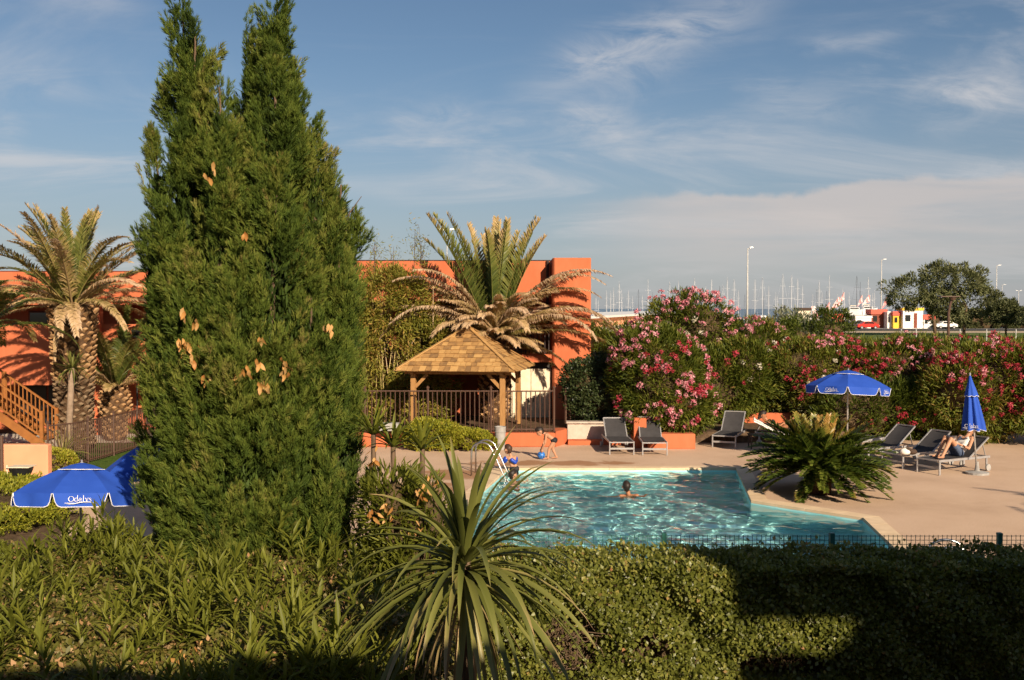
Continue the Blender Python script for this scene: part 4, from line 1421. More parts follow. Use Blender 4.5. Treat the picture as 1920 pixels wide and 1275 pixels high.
shrub('oleander', (4.35, 30.5, 0.38), [((-.05, 0, 1.55), (1.30, 1.05, 1.45)), ((0.45, -.15, 0.85), (1.05, 0.8, 0.85)), ((-0.5, -.1, 2.2), (0.85, 0.8, 0.75)), ((-.35, -.25, .7), (0.7, 0.6, 0.7))],
      'large bright green oleander with pink and red flowers in the orange planter', n=15000, k=240, rc=0.26, ll=0.15, lw=0.026, seed=91, base_t=0.56,
      flowers=(('pink', 95, 0.2, 3.2, 0.2), ('pink', 45, 1.9, 3.6, 0.4), ('red', 38, 0.3, 2.9, 0.1)), inner=0.15)
shrub('oleander', (5.7, 35.0, 0.3), [((0, 0, 2.1), (1.75, 1.2, 2.0)), ((.5, -.3, 3.0), (1.2, .9, 1.15)), ((-1.0, -.3, 2.0), (1.0, .9, 1.3))],
      'tall oleander with a pink crown and white flower heads behind the planter', n=14000, k=230, rc=0.30, ll=0.15, lw=0.026, seed=92, base_t=0.52,
      flowers=(('pink', 90, 3.1, 4.6, 0.5), ('white', 48, 1.6, 3.4, 0.0), ('pink', 30, 1.5, 3.0, 0.0)))
shrub('oleander', (8.0, 34.6, 0.2), [((0, 0, 1.6), (1.5, 1.2, 1.6)), ((.0, -.2, 2.5), (1.0, .9, 0.80))],
      'green oleander with a few pink tips below the tallest street lamp', n=11000, k=190, rc=0.30, ll=0.15, lw=0.026, seed=93,
      fscale=.85, base_t=.56, flowers=(('pink', 65, 2.2, 4.4, 0.5), ('white', 16, 1.4, 2.8, 0.1), ('red', 26, 1.2, 2.8, 0.1)))
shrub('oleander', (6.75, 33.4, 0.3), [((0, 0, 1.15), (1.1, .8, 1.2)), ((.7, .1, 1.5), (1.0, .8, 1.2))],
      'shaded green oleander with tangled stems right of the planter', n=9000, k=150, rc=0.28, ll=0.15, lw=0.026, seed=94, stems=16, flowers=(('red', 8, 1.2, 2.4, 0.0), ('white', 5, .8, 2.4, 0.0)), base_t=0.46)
shrub('oleander', (10.2, 33.6, 0.0), [((0, 0, 1.5), (1.7, 1.2, 1.5)), ((-.8, -.2, 2.1), (1.1, .9, 0.8)), ((.9, -.2, 2.05), (1.1, .9, .8))],
      'yellow green oleander with scattered red flowers behind the open parasol', n=13000, k=220, rc=0.30, ll=0.15, lw=0.026, seed=95,
      flowers=(('red', 80, 1.0, 3.3, 0.15), ('pink', 40, 2.0, 3.4, 0.3), ('white', 10, 1.5, 3, 0.1)), base_t=0.58, fscale=.78)
shrub('oleander', (12.6, 33.2, 0.0), [((0, 0, 1.5), (1.6, 1.2, 1.5)), ((-.3, -.2, 2.1), (1.2, .9, 0.75)), ((1, 0, 2.1), (1.0, .9, .75))],
      'oleander with pale pink flowers between the two blue parasols', n=12000, k=200, rc=0.30, ll=0.15, lw=0.026, seed=96,
      fscale=.80, base_t=0.55, flowers=(('pink', 85, 1.5, 3.5, 0.3), ('red', 70, 0.9, 3.0, 0.15)))
shrub('oleander', (14.0, 31.0, 0.0), [((0, 0, 1.5), (1.5, 1.2, 1.5)), ((.6, -.3, 2.05), (1.2, .9, .85)), ((-.8, -.2, 1.6), (.9, .9, 1.0))],
      'red flowered oleander right behind the closed parasol', n=13000, k=220, rc=0.30, ll=0.15, lw=0.026, seed=97,
      fscale=.82, base_t=0.55, flowers=(('red', 190, 0.8, 3.6, 0.2), ('pink', 60, 1.8, 3.6, 0.3)))
shrub('oleander', (16.2, 30.2, 0.0), [((0, 0, 1.5), (1.6, 1.3, 1.5)), ((-.6, -.3, 2.0), (1.1, .9, .9))],
      'red flowered oleander cut off by the right edge of the view', n=10000, k=180, rc=0.30, ll=0.15, lw=0.026, seed=98, fscale=.85, base_t=0.55, flowers=(('red', 120, 0.8, 3.6, 0.2),))
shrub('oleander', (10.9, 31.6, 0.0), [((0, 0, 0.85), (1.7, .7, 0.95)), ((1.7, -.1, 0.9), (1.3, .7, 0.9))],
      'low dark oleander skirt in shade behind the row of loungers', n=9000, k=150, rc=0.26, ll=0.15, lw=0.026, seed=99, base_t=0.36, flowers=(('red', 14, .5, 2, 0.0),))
shrub('round_bush', (2.60, 31.7, 0.38), [((0, 0, 1.1), (1.05, .85, 1.1)), ((-.35, -.1, 1.35), (.75, .65, .75)), ((.5, -.1, .9), (.75, .7, .85))],
      'dark round evergreen bush above the grey stucco wall', 'bush', n=13000, k=220, rc=0.20, ll=0.065, lw=0.034, mat=L_dark, seed=101, base_t=0.5, up=0.2, jit=1.0)
shrub('green_bush', (3.2, 37.0, 0.2), [((0, 0, 1.6), (1.3, 1.1, 1.6)), ((.7, 0, 2.0), (1, .9, 1.2))], 'loose mid green bush beside the orange end wall', 'bush', n=9000, k=150, rc=0.28, ll=0.11, lw=0.03, seed=102, base_t=0.46, flowers=(('white', 6, 1, 3, 0.2),))
shrub('grey_bush', (16.0, 60, -.02), [((0, 0, 1.9), (1.9, 1.4, 1.9))], 'pale grey green bush beyond the oleanders', 'bush', n=6000, k=120, rc=0.4, ll=0.16, lw=0.05, mat=L_grey, seed=103)
shrub('green_bush', (14.5, 47, -.02), [((0, 0, 1.8), (1.2, 1.0, 2.3)), ((-1.5, .2, 1.8), (1.2, 1.0, 1.8))], 'dark leafy treetop rising behind the pink oleander crown', 'bush', n=8000, k=130, rc=0.35, ll=0.12, lw=0.04, seed=104, base_t=0.4)
shrub('golden_shrub', (-1.75, 29.35, 0.0), [((-.45, 0, .34), (.85, .55, .42)), ((.55, 0, .22), (.75, .5, .30)), ((-.75, .1, .45), (.5, .45, .36))],
      'low yellow green mound shrub in front of the gazebo', n=11000, k=200, rc=0.12, ll=0.06, lw=0.028, mat=L_gold, seed=105, stems=0, up=0.5)
g0 = G(60, 955, -.45)
shrub('golden_hedge', (g0.x - .8, g0.y, LOW), [((0, 0, .3), (1.75, 2.6, .32)), ((-1.4, 1.8, .3), (1.6, 1.8, .34))],
      'low golden ground cover hedge below the left blue parasol', 'hedge', n=26000, k=420, rc=0.12, ll=0.06, lw=0.024, mat=L_gold, seed=106, stems=0, up=0.6, dens=1.0)
g1 = W(105, 880, 29.2)
shrub('golden_shrub', (g1.x, g1.y, LOW), [((0, 0, .3), (.6, .5, .38))], 'small yellow green shrub at the end of the salmon wall', n=3500, k=70, rc=0.12, ll=0.06, lw=0.028, mat=L_gold, seed=107, stems=0)

# bamboo stand
rng = np.random.default_rng(111)
root = empty('bamboo', (-3.9, 32.6, 0.3), 'tall yellow green bamboo stand between the conifer and the gazebo', 'bamboo')
forms = [((1.35, -.2, 1.6), (.7, .6, 1.7)), ((-.3, 0, 2.6), (1.75, .9, 2.55)), ((-1.2, 0, 2.0), (1.2, .9, 2.4)), ((.9, 0, 1.8), (1.0, .8, 2.0)), ((.2, -.1, 3.6), (1.3, .8, 1.4))]
me, cc, cn = leafy('foliage', rng, 38000, forms, 560, 0.28, 0.18, 0.040, L_bamboo, up=-0.1, jit=0.8, base=0.52, lo=0.7)
link('foliage', me, root)
for (px, py) in ((703, 462), (778, 448), (790, 470), (738, 480)):       # loose feathery tops
    p = W(px, py, 32.6) - Vector((-3.9, 32.6, 0.3))
    n = 150
    P = np.array(p)[None] + rng.normal(0, 1, (n, 3)) * np.array([.16, .16, .34]) - np.array([0, 0, .15])
    D = unit(rng.normal(0, .7, (n, 3)) + np.array([0, 0, -.2]))
    S = np.stack([np.full(n, .024), np.full(n, .05), rng.uniform(.1, .16, n)], 1)
    MB().tube([p - Vector((.05, 0, 1.6)), p - Vector((.02, 0, .6)), p + Vector((0, 0, .3))], [.014, .010, .004], 5).build('culm', M_bark, root, local=True)
    for q in range(9):
        e_ = Vector(P[q * 7])
        MB().tube([p + Vector((0, 0, -.5 + .08 * q)), e_], [.006, .003], 4).build('twig', M_bark, root, local=True)
    link('top_foliage', scatter('top_foliage', LEAF2_V, LEAF2_F, P, frames(D, rand_dirs(rng, n)), S, rng.uniform(.2, .7, n), L_bamboo), root)
M_culm = mat_plain('bamboo_culm', (0.36, 0.28, 0.11), 0.4, 0.4, var=0.25)
M_culm_dry = mat_plain('dry_bamboo_culm', (0.40, 0.29, 0.17), 0.6, 0.3, var=0.25)
for i in range(46):
    x, y = rng.uniform(-1.9, 1.6), rng.uniform(-.65, .4)
    h = rng.uniform(2.6, 4.6)
    lx, ly = rng.uniform(-.35, .35), rng.uniform(-.2, .2)
    mb = MB().tube([(x, y, 0), (x + lx * .3, y + ly * .3, h * .5), (x + lx, y + ly, h)], [0.022, 0.018, 0.008], 6)
    mb.build('culm', M_culm if i % 3 else M_culm_dry, root, local=True, smooth=True)


# ------------------------------------------------------------------ clipped hedge, right foreground
def box_hedge():
    rng = np.random.default_rng(121)
    X0, X1, Y0, Y1, H = -0.5, 6.4, 11.0, 12.15, 1.18
    root = empty('clipped_hedge', ((X0 + X1) / 2, (Y0 + Y1) / 2, 0), 'long clipped small leaved hedge in front of the green wire fence', 'hedge')
    org = np.array(root.location)
    n = 62000

    def bump(x, y, z):
        return 0.10 * np.sin(x * 2.1 + 1) * np.sin(z * 4 + x) + 0.06 * np.sin(x * 5.3 + z * 7) + 0.04 * np.sin(x * 11 + z * 9 + y * 8)
    nf = int(n * .58)
    x = rng.uniform(X0, X1, nf)
    z = rng.uniform(0.02, H, nf)
    y = Y0 + bump(x, 0, z) + np.abs(rng.normal(0, 0.09, nf)) + 0.10 * (z / H) ** 6 - 0.10 * (1 - z / H)
    # thin, twiggy places low on the face
    hole = ((x - .62) / .32) ** 2 + ((z - .42) / .34) ** 2 < 1
    hole |= ((x - 1.5) / .22) ** 2 + ((z - .38) / .12) ** 2 < 1
    hole |= ((x - 2.9) / .5) ** 2 + ((z - .2) / .14) ** 2 < 1
    keep = ~hole | (rng.random(nf) < 0.12)
    Pf = np.stack([x, y, z], 1)[keep]
    Nf = np.tile(np.array([0, -1, 0.25]), (len(Pf), 1))
    nt_ = n - nf
    x = rng.uniform(X0, X1, nt_)
    y = rng.uniform(Y0 + .05, Y1, nt_)
    z = H + 0.05 * np.sin(x * 3.1) * np.sin(y * 5) + 0.03 * np.sin(x * 9 + y * 7) - np.abs(rng.normal(0, 0.06, nt_)) + 0.02
    sp = rng.random(nt_) < 0.03
    z[sp] += rng.uniform(0, .12, sp.sum())
    Pt = np.stack([x, y, z], 1)
    Nt = np.tile(np.array([0, -.2, 1.0]), (nt_, 1))
    P = np.concatenate([Pf, Pt])
    Nn = np.concatenate([Nf, Nt])
    m = len(P)
    D = unit(Nn * .5 + rand_dirs(rng, m) * .9 + np.array([0, 0, .15]))
    U = unit(Nn + rand_dirs(rng, m) * .55)
    l = rng.uniform(0.038, 0.068, m)
    S = np.stack([l * .66, l * .6, l], 1)
    cl = 0.10 * np.sin(P[:, 0] * 7 + P[:, 2] * 5) * np.sin(P[:, 2] * 9 + P[:, 0] * 2)
    t = 0.47 + cl + rng.normal(0, .15, m) + 0.24 * (rng.random(m) < 0.03)
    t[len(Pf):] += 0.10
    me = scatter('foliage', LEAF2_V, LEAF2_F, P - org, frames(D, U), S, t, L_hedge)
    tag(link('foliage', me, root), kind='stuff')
    core = MB().box(((X0 + X1) / 2, (Y0 + Y1) / 2 + .16, (H - .12) / 2), (X1 - X0 - .1, Y1 - Y0 - .42, H - .14)).build('twig_core', M_twig, root)  # added solid block, stops the view through the hedge
    mb = MB()
    for i in range(150):
        hx, hz, rx, rz = ((.62, .42, .34, .36), (2.9, .2, .5, .16), (1.5, .4, .3, .2))[min(2, int(rng.exponential(.6)))]
        p = Vector((hx + rng.normal(0, rx * .5), Y0 + rng.uniform(.0, .25), max(.02, hz + rng.normal(0, rz * .5))))
        d = Vector(rng.normal(0, 1, 3))
        d.y *= .5
        d.normalize()
        q = p + d * rng.uniform(.1, .3)
        k = p.lerp(q, .5) + Vector(rng.normal(0, .03, 3))
        mb.tube([p, k, q], [.006, .005, .003], 4, cap=False)
    tag(mb.build('bare_twigs', M_bark, root), kind='stuff')


box_hedge()


# ------------------------------------------------------------------ overgrown shrubbery, left foreground
def shoot_mesh(rng, leaves, L, w, mat, stem=0.35, name='shoot'):
    V, T, Fc = [], [], []
    tv = np.array(LEAF4_V)
    for i in range(leaves):
        u = i / (leaves - 1)
        a = i * 2.2 + rng.uniform(-.3, .3)
        e = R(18 + 62 * u + rng.uniform(-12, 12))
        d = np.array([math.cos(a) * math.cos(e), math.sin(a) * math.cos(e), math.sin(e)])
        up = np.array([-math.cos(a) * math.sin(e), -math.sin(a) * math.sin(e), math.cos(e)])
        f = frames(d[None], up[None])[0]
        ll = L * (0.65 + 0.5 * math.sin(math.pi * (0.2 + 0.6 * u))) * rng.uniform(.8, 1.15)
        sc = np.array([w * rng.uniform(.85, 1.15), ll * .55, ll])
        v = tv * sc
        v[:, 1] -= 0.18 * ll * (tv[:, 2] ** 2)
        p = np.array([0, 0, stem * (0.35 + 0.65 * u)])
        o = len(V)
        V += list((f @ v.T).T + p)
        b = 0.42 + 0.22 * u + rng.normal(0, .09)
        T += [b - .06, b, b + .02, b + .05, b + .02, b, b - .12, b - .10]
        Fc += [tuple(k + o for k in q) for q in LEAF4_F]
    o = len(V)
    V += [(0.006, 0, -.3), (-.006, 0.006, -.3), (0, 0, stem)]
    T += [.3] * 3
    Fc.append((o, o + 1, o + 2))
    return new_mesh(name, V, Fc, mat, True, np.clip(T, 0, 1))


def left_shrubbery():
    rng = np.random.default_rng(131)
    base = Vector((-3.2, 9.6, 0))
    root = empty('overgrown_hedge', base, 'broad overgrown oleander hedge filling the lower left of the garden', 'hedge')
    org = np.array(base)

    def top(x, y):
        return (1.21 + 0.16 * np.sin(x * 1.7 + .5) * np.sin(y * 1.3) + 0.09 * np.sin(x * 4.1 + y * 2.7) + 0.05 * np.sin(x * 8.3 - y * 6.1)
                + 0.10 * np.clip((9.0 - y) / 2, -1, 1) - 0.20 * np.clip((np.asarray(x) + 1.3) / 1.0, 0, 1))

    def inside(x, y):
        # plan outline: from the balcony out to the foot of the conifer, narrower at the pool side
        return (x < -0.55 + 0.02 * (y - 7)) & (x > -0.56 * y - 0.6) & ~((y > 11.7) & (x > -1.6)) & (y < 12.55 + 0.25 * np.sin(x * 2.0))
    # small mixed leaves
    n = 105000
    x = rng.uniform(-8.2, -.4, n * 2)
    y = rng.uniform(6.6, 12.9, n * 2)
    ok = inside(x, y)
    x, y = x[ok][:n], y[ok][:n]
    z = top(x, y) - np.abs(rng.normal(0, .13, len(x)))
    P = np.stack([x, y, z], 1)
    m = len(P)
    Nn = np.tile(np.array([0, -.45, .9]), (m, 1))
    D = unit(Nn * .4 + rand_dirs(rng, m) * .95)
    U = unit(Nn + rand_dirs(rng, m) * .6)
    l = rng.uniform(.036, .078, m)
    S = np.stack([l * .55, l * .5, l], 1)
    cl = .10 * np.sin(P[:, 0] * 3.3 + P[:, 1] * 2.1) * np.sin(P[:, 1] * 3.7)
    t = .42 + cl + rng.normal(0, .15, m)
    dryp = rng.random(m) < .09
    t[dryp] += .3
    tag(link('small_leaves', scatter('small_leaves', LEAF2_V, LEAF2_F, P - org, frames(D, U), S, t, L_mixed), root), kind='stuff')
    # added dark sheet just under the leaves blocks the view through the shrub
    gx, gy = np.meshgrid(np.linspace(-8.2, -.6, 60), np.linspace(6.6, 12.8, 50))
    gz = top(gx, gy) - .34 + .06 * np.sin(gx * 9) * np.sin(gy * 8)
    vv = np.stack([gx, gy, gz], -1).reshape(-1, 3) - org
    idx = np.arange(60 * 50).reshape(50, 60)
    ff = np.stack([idx[:-1, :-1], idx[:-1, 1:], idx[1:, 1:], idx[1:, :-1]], -1).reshape(-1, 4)
    cx = gx[:-1, :-1].ravel()
    cyy = gy[:-1, :-1].ravel()
    ff = ff[inside(cx - .1, cyy + .15) & inside(cx, cyy)]
    tag(link('twig_core', new_mesh('twig_core', vv, ff, M_twig, True), root), kind='stuff')
    # upright leafy shoots
    meshes = [shoot_mesh(rng, int(rng.integers(10, 15)), rng.uniform(.15, .22), rng.uniform(.026, .038), L_shoot, rng.uniform(.22, .38)) for _ in range(9)]
    x = rng.uniform(-7.6, -.5, 5200)
    y = rng.uniform(6.9, 12.7, 5200)
    dens = .5 + .5 * np.sin(x * 1.9 + 1.2) * np.sin(y * 1.6 + x * .5)
    ok = inside(x + .1, y) & (rng.random(5200) < .08 + .92 * dens ** 1.6)
    x, y = x[ok], y[ok]
    z = top(x, y) - rng.uniform(.05, .26, len(x))
    order = np.argsort(y)
    joined_P, joined_i = [], []
    kmax = 600
    order = rng.permutation(len(x))[:kmax]
    order = order[np.argsort(y[order])]
    Vs, Fs, Ts, off = [], [], [], 0
    cache = []
    for me in meshes:
        v = np.zeros(len(me.vertices) * 3, np.float32)
        me.vertices.foreach_get('co', v)
        f = np.zeros(len(me.polygons) * 3, np.int32)
        me.polygons.foreach_get('vertices', f)
        tt = np.zeros(len(me.vertices), np.float32)
        me.attributes['tint'].data.foreach_get('value', tt)
        cache.append((v.reshape(-1, 3), f.reshape(-1, 3), tt))
    for rank, i in enumerate(order):
        s = rng.uniform(.75, 1.25)
        rot = Matrix.Rotation(rng.uniform(0, 6.28), 3, 'Z')
        tilt = Matrix.Rotation(rng.normal(0.12, .22), 3, 'X') @ Matrix.Rotation(rng.normal(0, .22), 3, 'Y')
        m3 = tilt @ rot
        k = int(rng.integers(0, len(meshes)))
        p = Vector((x[i], y[i], z[i]))
        if rank < 280:
            o = link('shoot', meshes[k], root, p - base)
            o.rotation_euler = m3.to_euler()
            o.scale = (s, s, s)
        else:
            v, f, tt = cache[k]
            Vs.append(v @ np.array(m3).T * s + np.array(p - base))
            Fs.append(f + off)
            Ts.append(tt + rng.normal(0, .06))
            off += len(v)
    tag(link('shoots', new_mesh('shoots', np.concatenate(Vs), np.concatenate(Fs), L_shoot, True, np.concatenate(Ts)), root), kind='stuff')
    # clusters of dry orange leaves and pale bits
    v0 = np.array(LEAF4_V) * np.array([.035, .05, .075])
    dl = new_mesh('dry_leaf', v0, LEAF4_F, L_dry, True, np.linspace(.2, .7, len(v0)))
    for (px, py, c, sp) in ((320, 1195, 16, 16), (360, 1190, 12, 14), (305, 1200, 8, 10), (525, 1180, 12, 10), (450, 1118, 4, 5), (422, 1022, 5, 5), (130, 1160, 6, 8), (140, 1150, 5, 8), (40, 1215, 3, 5), (520, 1045, 3, 4), (280, 1170, 5, 8),
                            (500, 1220, 5, 6), (650, 1020, 6, 6), (610, 1000, 3, 5), (230, 1240, 5, 12)):
        for k in range(c):
            q = G(px + rng.normal(0, sp), py + rng.normal(0, sp * .7), 1.25)
            q.z = float(top(q.x, q.y)) + rng.uniform(-.04, .06)
            o = link('dry_leaf', dl, root, q - base)
            o.rotation_euler = (rng.uniform(2, 4), rng.uniform(-.8, .8), rng.uniform(-2, 2))
            s = rng.uniform(.6, 1.3)
            o.scale = (s, s, s)


left_shrubbery()

# oleander and strap leaved plants between the conifer and the pool
shrub('oleander', (-1.14, 11.75, 0), [((0, 0, 1.05), (.40, .45, 1.05)), ((.16, 0, 1.55), (.30, .36, .50)), ((-.22, 0, 1.75), (.30, .36, .42)), ((-.1, 0, .8), (.5, .45, .7))],
      'leafy oleander with dry orange leaves between the conifer and the cordyline', n=3600, k=110, rc=0.14, ll=0.11, lw=0.020, mat=L_shoot, seed=141, base_t=0.46, tmpl='4', up=0.5)
rng = np.random.default_rng(142)
_o = [o for o in bpy.data.objects if o.name.startswith('oleander') and abs(o.location.y - 11.75) < .01][0]
_v = np.array(LEAF4_V) * np.array([.05, .05, .11])
_dl = new_mesh('dry_leaf', _v, LEAF4_F, L_dry, True, np.linspace(.2, .7, len(_v)))
for (px, py, c, sp) in ((697, 860, 8, 7), (800, 915, 10, 9), (725, 955, 9, 9), (702, 962, 4, 5), (780, 990, 10, 9), (825, 905, 4, 5), (790, 930, 5, 6)):
    for k in range(c):
        q = W(px + rng.normal(0, sp), py + rng.normal(0, sp), 11.25 + rng.uniform(-.15, .2))
        o = link('dry_leaf', _dl, _o, q - _o.location)
        o.rotation_euler = (rng.uniform(2, 4), rng.uniform(-.8, .8), rng.uniform(-2, 2))
        s = rng.uniform(.6, 1.2)
        o.scale = (s, s, s)
for (px, py, sd, rr) in ((737, 838, 1, .55), (792, 842, 2, .5), (700, 815, 3, .5)):
    p = W(px, py, 12.2)
    root = empty('strap_leaf_plant', (p.x, p.y, 0), ('strap leaved plant with broad arching blades left of the gazebo post', 'strap leaved plant just left of the golden mound shrub', 'strap leaved plant against the right side of the conifer')[sd - 1], 'plant')
    rg = np.random.default_rng(150 + sd)
    MB().tube([(0, 0, 0), (0, 0, p.z)], [0.04, 0.03], 7).build('stem', M_bark, root, local=True)
    rosette(root, rg, 22, (rr * .6, rr), (.035, .055), (80, 15), (20, 60), L_shoot, z=p.z, dry=(.2, .7), tipdry=.1)
# ================================================================== gazebo
def gazebo():
    a = R(-10)
    base = Vector((-1.35, 31.55, 0.37))
    root = empty('gazebo', base, 'square wooden gazebo with a pyramid shingle roof on four posts', 'gazebo', rz=a)
    hw, ze, zt, ps = 1.75, 1.84, 3.06, 1.33
    for x in (-ps, ps):
        for y in (-ps, ps):
            p = MB().box((x, y, 0.86), (0.15, 0.15, 1.72)).build('post', M_wood, root, local=True, bevel=0.008)
            for dx, dy in ((1, 0), (0, 1)):
                sx = -1 if x > 0 else 1
                sy = -1 if y > 0 else 1
                e = Vector((x + dx * sx * .42, y + dy * sy * .42, 1.70))
                b = Vector((x + dx * sx * .07, y + dy * sy * .07, 1.33))
                MB().bar(b, e, 0.07, 0.09).build('brace', M_wood, p, local=True)
    for x in (-ps, ps):
        MB().bar((x, -ps - .25, 1.77), (x, ps + .25, 1.77), 0.10, 0.13).build('beam', M_wood, root, local=True)
        MB().bar((-ps - .25, x, 1.762), (ps + .25, x, 1.762), 0.10, 0.11).build('beam', M_wood, root, local=True)
    # roof boarding under the shingles, then shingles course by course
    deck_ = MB()
    c4 = [Vector((-hw, -hw, ze)), Vector((hw, -hw, ze)), Vector((hw, hw, ze)), Vector((-hw, hw, ze))]
    tp = Vector((0, 0, zt))
    deck_.add(c4 + [tp] + [p - Vector((0, 0, .04)) for p in c4] + [tp - Vector((0, 0, .05))],
              [(0, 1, 4), (1, 2, 4), (2, 3, 4), (3, 0, 4), (6, 5, 9), (7, 6, 9), (8, 7, 9), (5, 8, 9), (0, 5, 6, 1), (1, 6, 7, 2), (2, 7, 8, 3), (3, 8, 5, 0)])
    rf = deck_.build('roof', M_wood, root, local=True)
    rng = random.Random(7)
    NC = 11
    for f in range(4):
        p0, p1 = c4[f], c4[(f + 1) % 4]
        e = (p1 - p0).normalized()
        m = (p0 + p1) / 2
        up = (tp - m)
        sl = up.length
        up.normalize()
        nrm = e.cross(up).normalized()
        far = MB()
        for r in range(NC):
            s0, s1 = sl * r / NC - (0.06 if r == 0 else 0.0), sl * (r + 1.22) / NC
            w0 = hw * (1 - max(0, s0) / sl)
            w1 = hw * max(0.0, 1 - s1 / sl)
            x = -w0
            while x < w0 - 0.01:
                w = rng.uniform(0.15, 0.26)
                x2 = min(w0, x + w)
                if w0 - x2 < 0.07:
                    x2 = w0
                g = 0.006
                xa, xb = x + g, x2 - g
                lim = w1 + 0.0
                ta, tb = max(-lim, min(lim, xa)), max(-lim, min(lim, xb))
                lift0, lift1 = 0.030 + rng.uniform(0, .012), 0.006
                js = rng.uniform(-.012, .012)
                q = [m + e * xa + up * (s0 + js), m + e * xb + up * (s0 + js), m + e * tb + up * min(s1, sl * .995), m + e * ta + up * min(s1, sl * .995)]
                top = [q[0] + nrm * lift0, q[1] + nrm * lift0, q[2] + nrm * lift1, q[3] + nrm * lift1]
                bot = [q[0] + nrm * (lift0 - .018), q[1] + nrm * (lift0 - .018), q[2] + nrm * .001, q[3] + nrm * .001]
                fs = [(0, 1, 2, 3), (5, 4, 7, 6), (0, 4, 5, 1), (1, 5, 6, 2), (3, 2, 6, 7), (0, 3, 7, 4)]
                if f in (0, 1):
                    MB().add(top + bot, fs).build('shingle', M_shingle, rf, local=True)
                else:
                    far.add(top + bot, fs)
                x = x2
        if far.v:
            tag(far.build('shingles', M_shingle, rf, local=True), kind='stuff')
    for p in c4:
        MB().bar(p + Vector((0, 0, .03)) * 1.2, tp + Vector((0, 0, .05)), 0.11, 0.028).build('ridge_board', M_shingle, rf, local=True)
    MB().lathe([(0.10, zt + .0), (0.07, zt + .07), (0.0, zt + .09)], n=8).build('finial', M_wood, rf, local=True)


gazebo()


# ================================================================== iron fences
def iron_fence(pts, z0, z1, label, step=0.12, post_every=1.75, mat=None, th=0.016):
    mat = mat or M_iron
    pts = [Vector((p[0], p[1], 0)) for p in pts]
    root = empty('iron_fence', (pts[0].x, pts[0].y, z0), label, 'fence')
    org = root.location
    h = z1 - z0
    seg = [0]
    for i in range(1, len(pts)):
        seg.append(seg[-1] + (pts[i] - pts[i - 1]).length)

    def at(s):
        for i in range(1, len(pts)):
            if s <= seg[i] or i == len(pts) - 1:
                t = (s - seg[i - 1]) / (seg[i] - seg[i - 1])
                return pts[i - 1].lerp(pts[i], t)
    tot = seg[-1]
    for zz in (z1 - .03, z0 + .12):
        mb = MB()
        mb.tube([at(tot * i / 24) + Vector((0, 0, zz)) for i in range(25)], 0.022, 6)
        mb.build('rail', mat, root)
    pk = MB().tube([(0, 0, .06), (0, 0, h - .02)], th, 5).mesh('picket', mat)
    po = MB().tube([(0, 0, 0), (0, 0, h + .06)], 0.034, 6).lathe([(0.045, h + .05), (0.05, h + .08), (0.0, h + .13)], n=6).mesh('post', mat)
    k = int(tot / step)
    for i in range(k + 1):
        p = at(tot * i / k)
        link('picket', pk, root, (p.x - org.x, p.y - org.y, 0))
    k = max(1, round(tot / post_every))
    for i in range(k + 1):
        p = at(tot * i / k)
        link('post', po, root, (p.x - org.x, p.y - org.y, 0))


iron_fence([(-6.1, 30.15), (-3.4, 30.1), (0.2, 30.05), (1.22, 30.1)], 0.37, 1.63, 'straight brown iron fence on the retaining wall in front of the gazebo posts', 0.135)
iron_fence([(1.62, 31.3), (4.0, 32.0)], 0.3, 1.5, 'short dark iron fence half hidden behind the dark round bush', 0.14)
fpts = [W(x, 700, y) for x, y in ((88, 29.9), (137, 30.6), (187, 32.0), (236, 33.8), (300, 36.0))]
iron_fence(fpts, LOW, 0.64, 'curved brown iron fence around the lawn by the tall palm', 0.105)


# ================================================================== green wire fence on the pool side of the hedge
def wire_fence():
    Y, H, px0 = 12.32, 1.30, 925
    root = empty('wire_fence', (2.5, Y, 0), 'low green wire mesh fence between the hedge and the pool', 'fence')
    org = root.location
    po = MB().box((0, 0, H / 2 + .02), (0.05, 0.06, H + .01)).box((0, 0, H + .012), (0.055, 0.066, 0.016)).mesh('post', M_green)
    x0 = W(1245, 1000, Y).x
    xs = [x0 + 2.0 * i for i in range(-1, 4)]
    for x in xs:
        link('post', po, root, (x - org.x, 0, 0))
    for i in range(len(xs) - 1):
        panel = MB()
        a, b = xs[i] + .035, xs[i + 1] - .035
        nv = 36
        for k in range(nv + 1):
            x = a + (b - a) * k / nv
            panel.bar((x, Y, .05), (x, Y, H), 0.0055)
        zs = [H - .012, H - .062, H - .112] + [H - .112 - .1 * j for j in range(1, 11)]
        for z in zs:
            panel.bar((a, Y - .006, z), (b, Y - .006, z), 0.006)
        tag(panel.build('wire_panel', M_green, root), kind='stuff')


wire_fence()


# ================================================================== parasols
def lettering(text, size, mat, name, parent, m4, thick=0.002):
    cu = bpy.data.curves.new(name, 'FONT')
    cu.body = text
    cu.size = size
    cu.align_x = 'CENTER'
    cu.extrude = thick
    tmp = bpy.data.objects.new(name, cu)
    COL.objects.link(tmp)
    dg = bpy.context.evaluated_depsgraph_get()
    me = bpy.data.meshes.new_from_object(tmp.evaluated_get(dg))
    bpy.data.objects.remove(tmp)
    me.materials.clear()
    me.materials.append(mat)
    me.transform(m4)
    return link(name, me, parent)


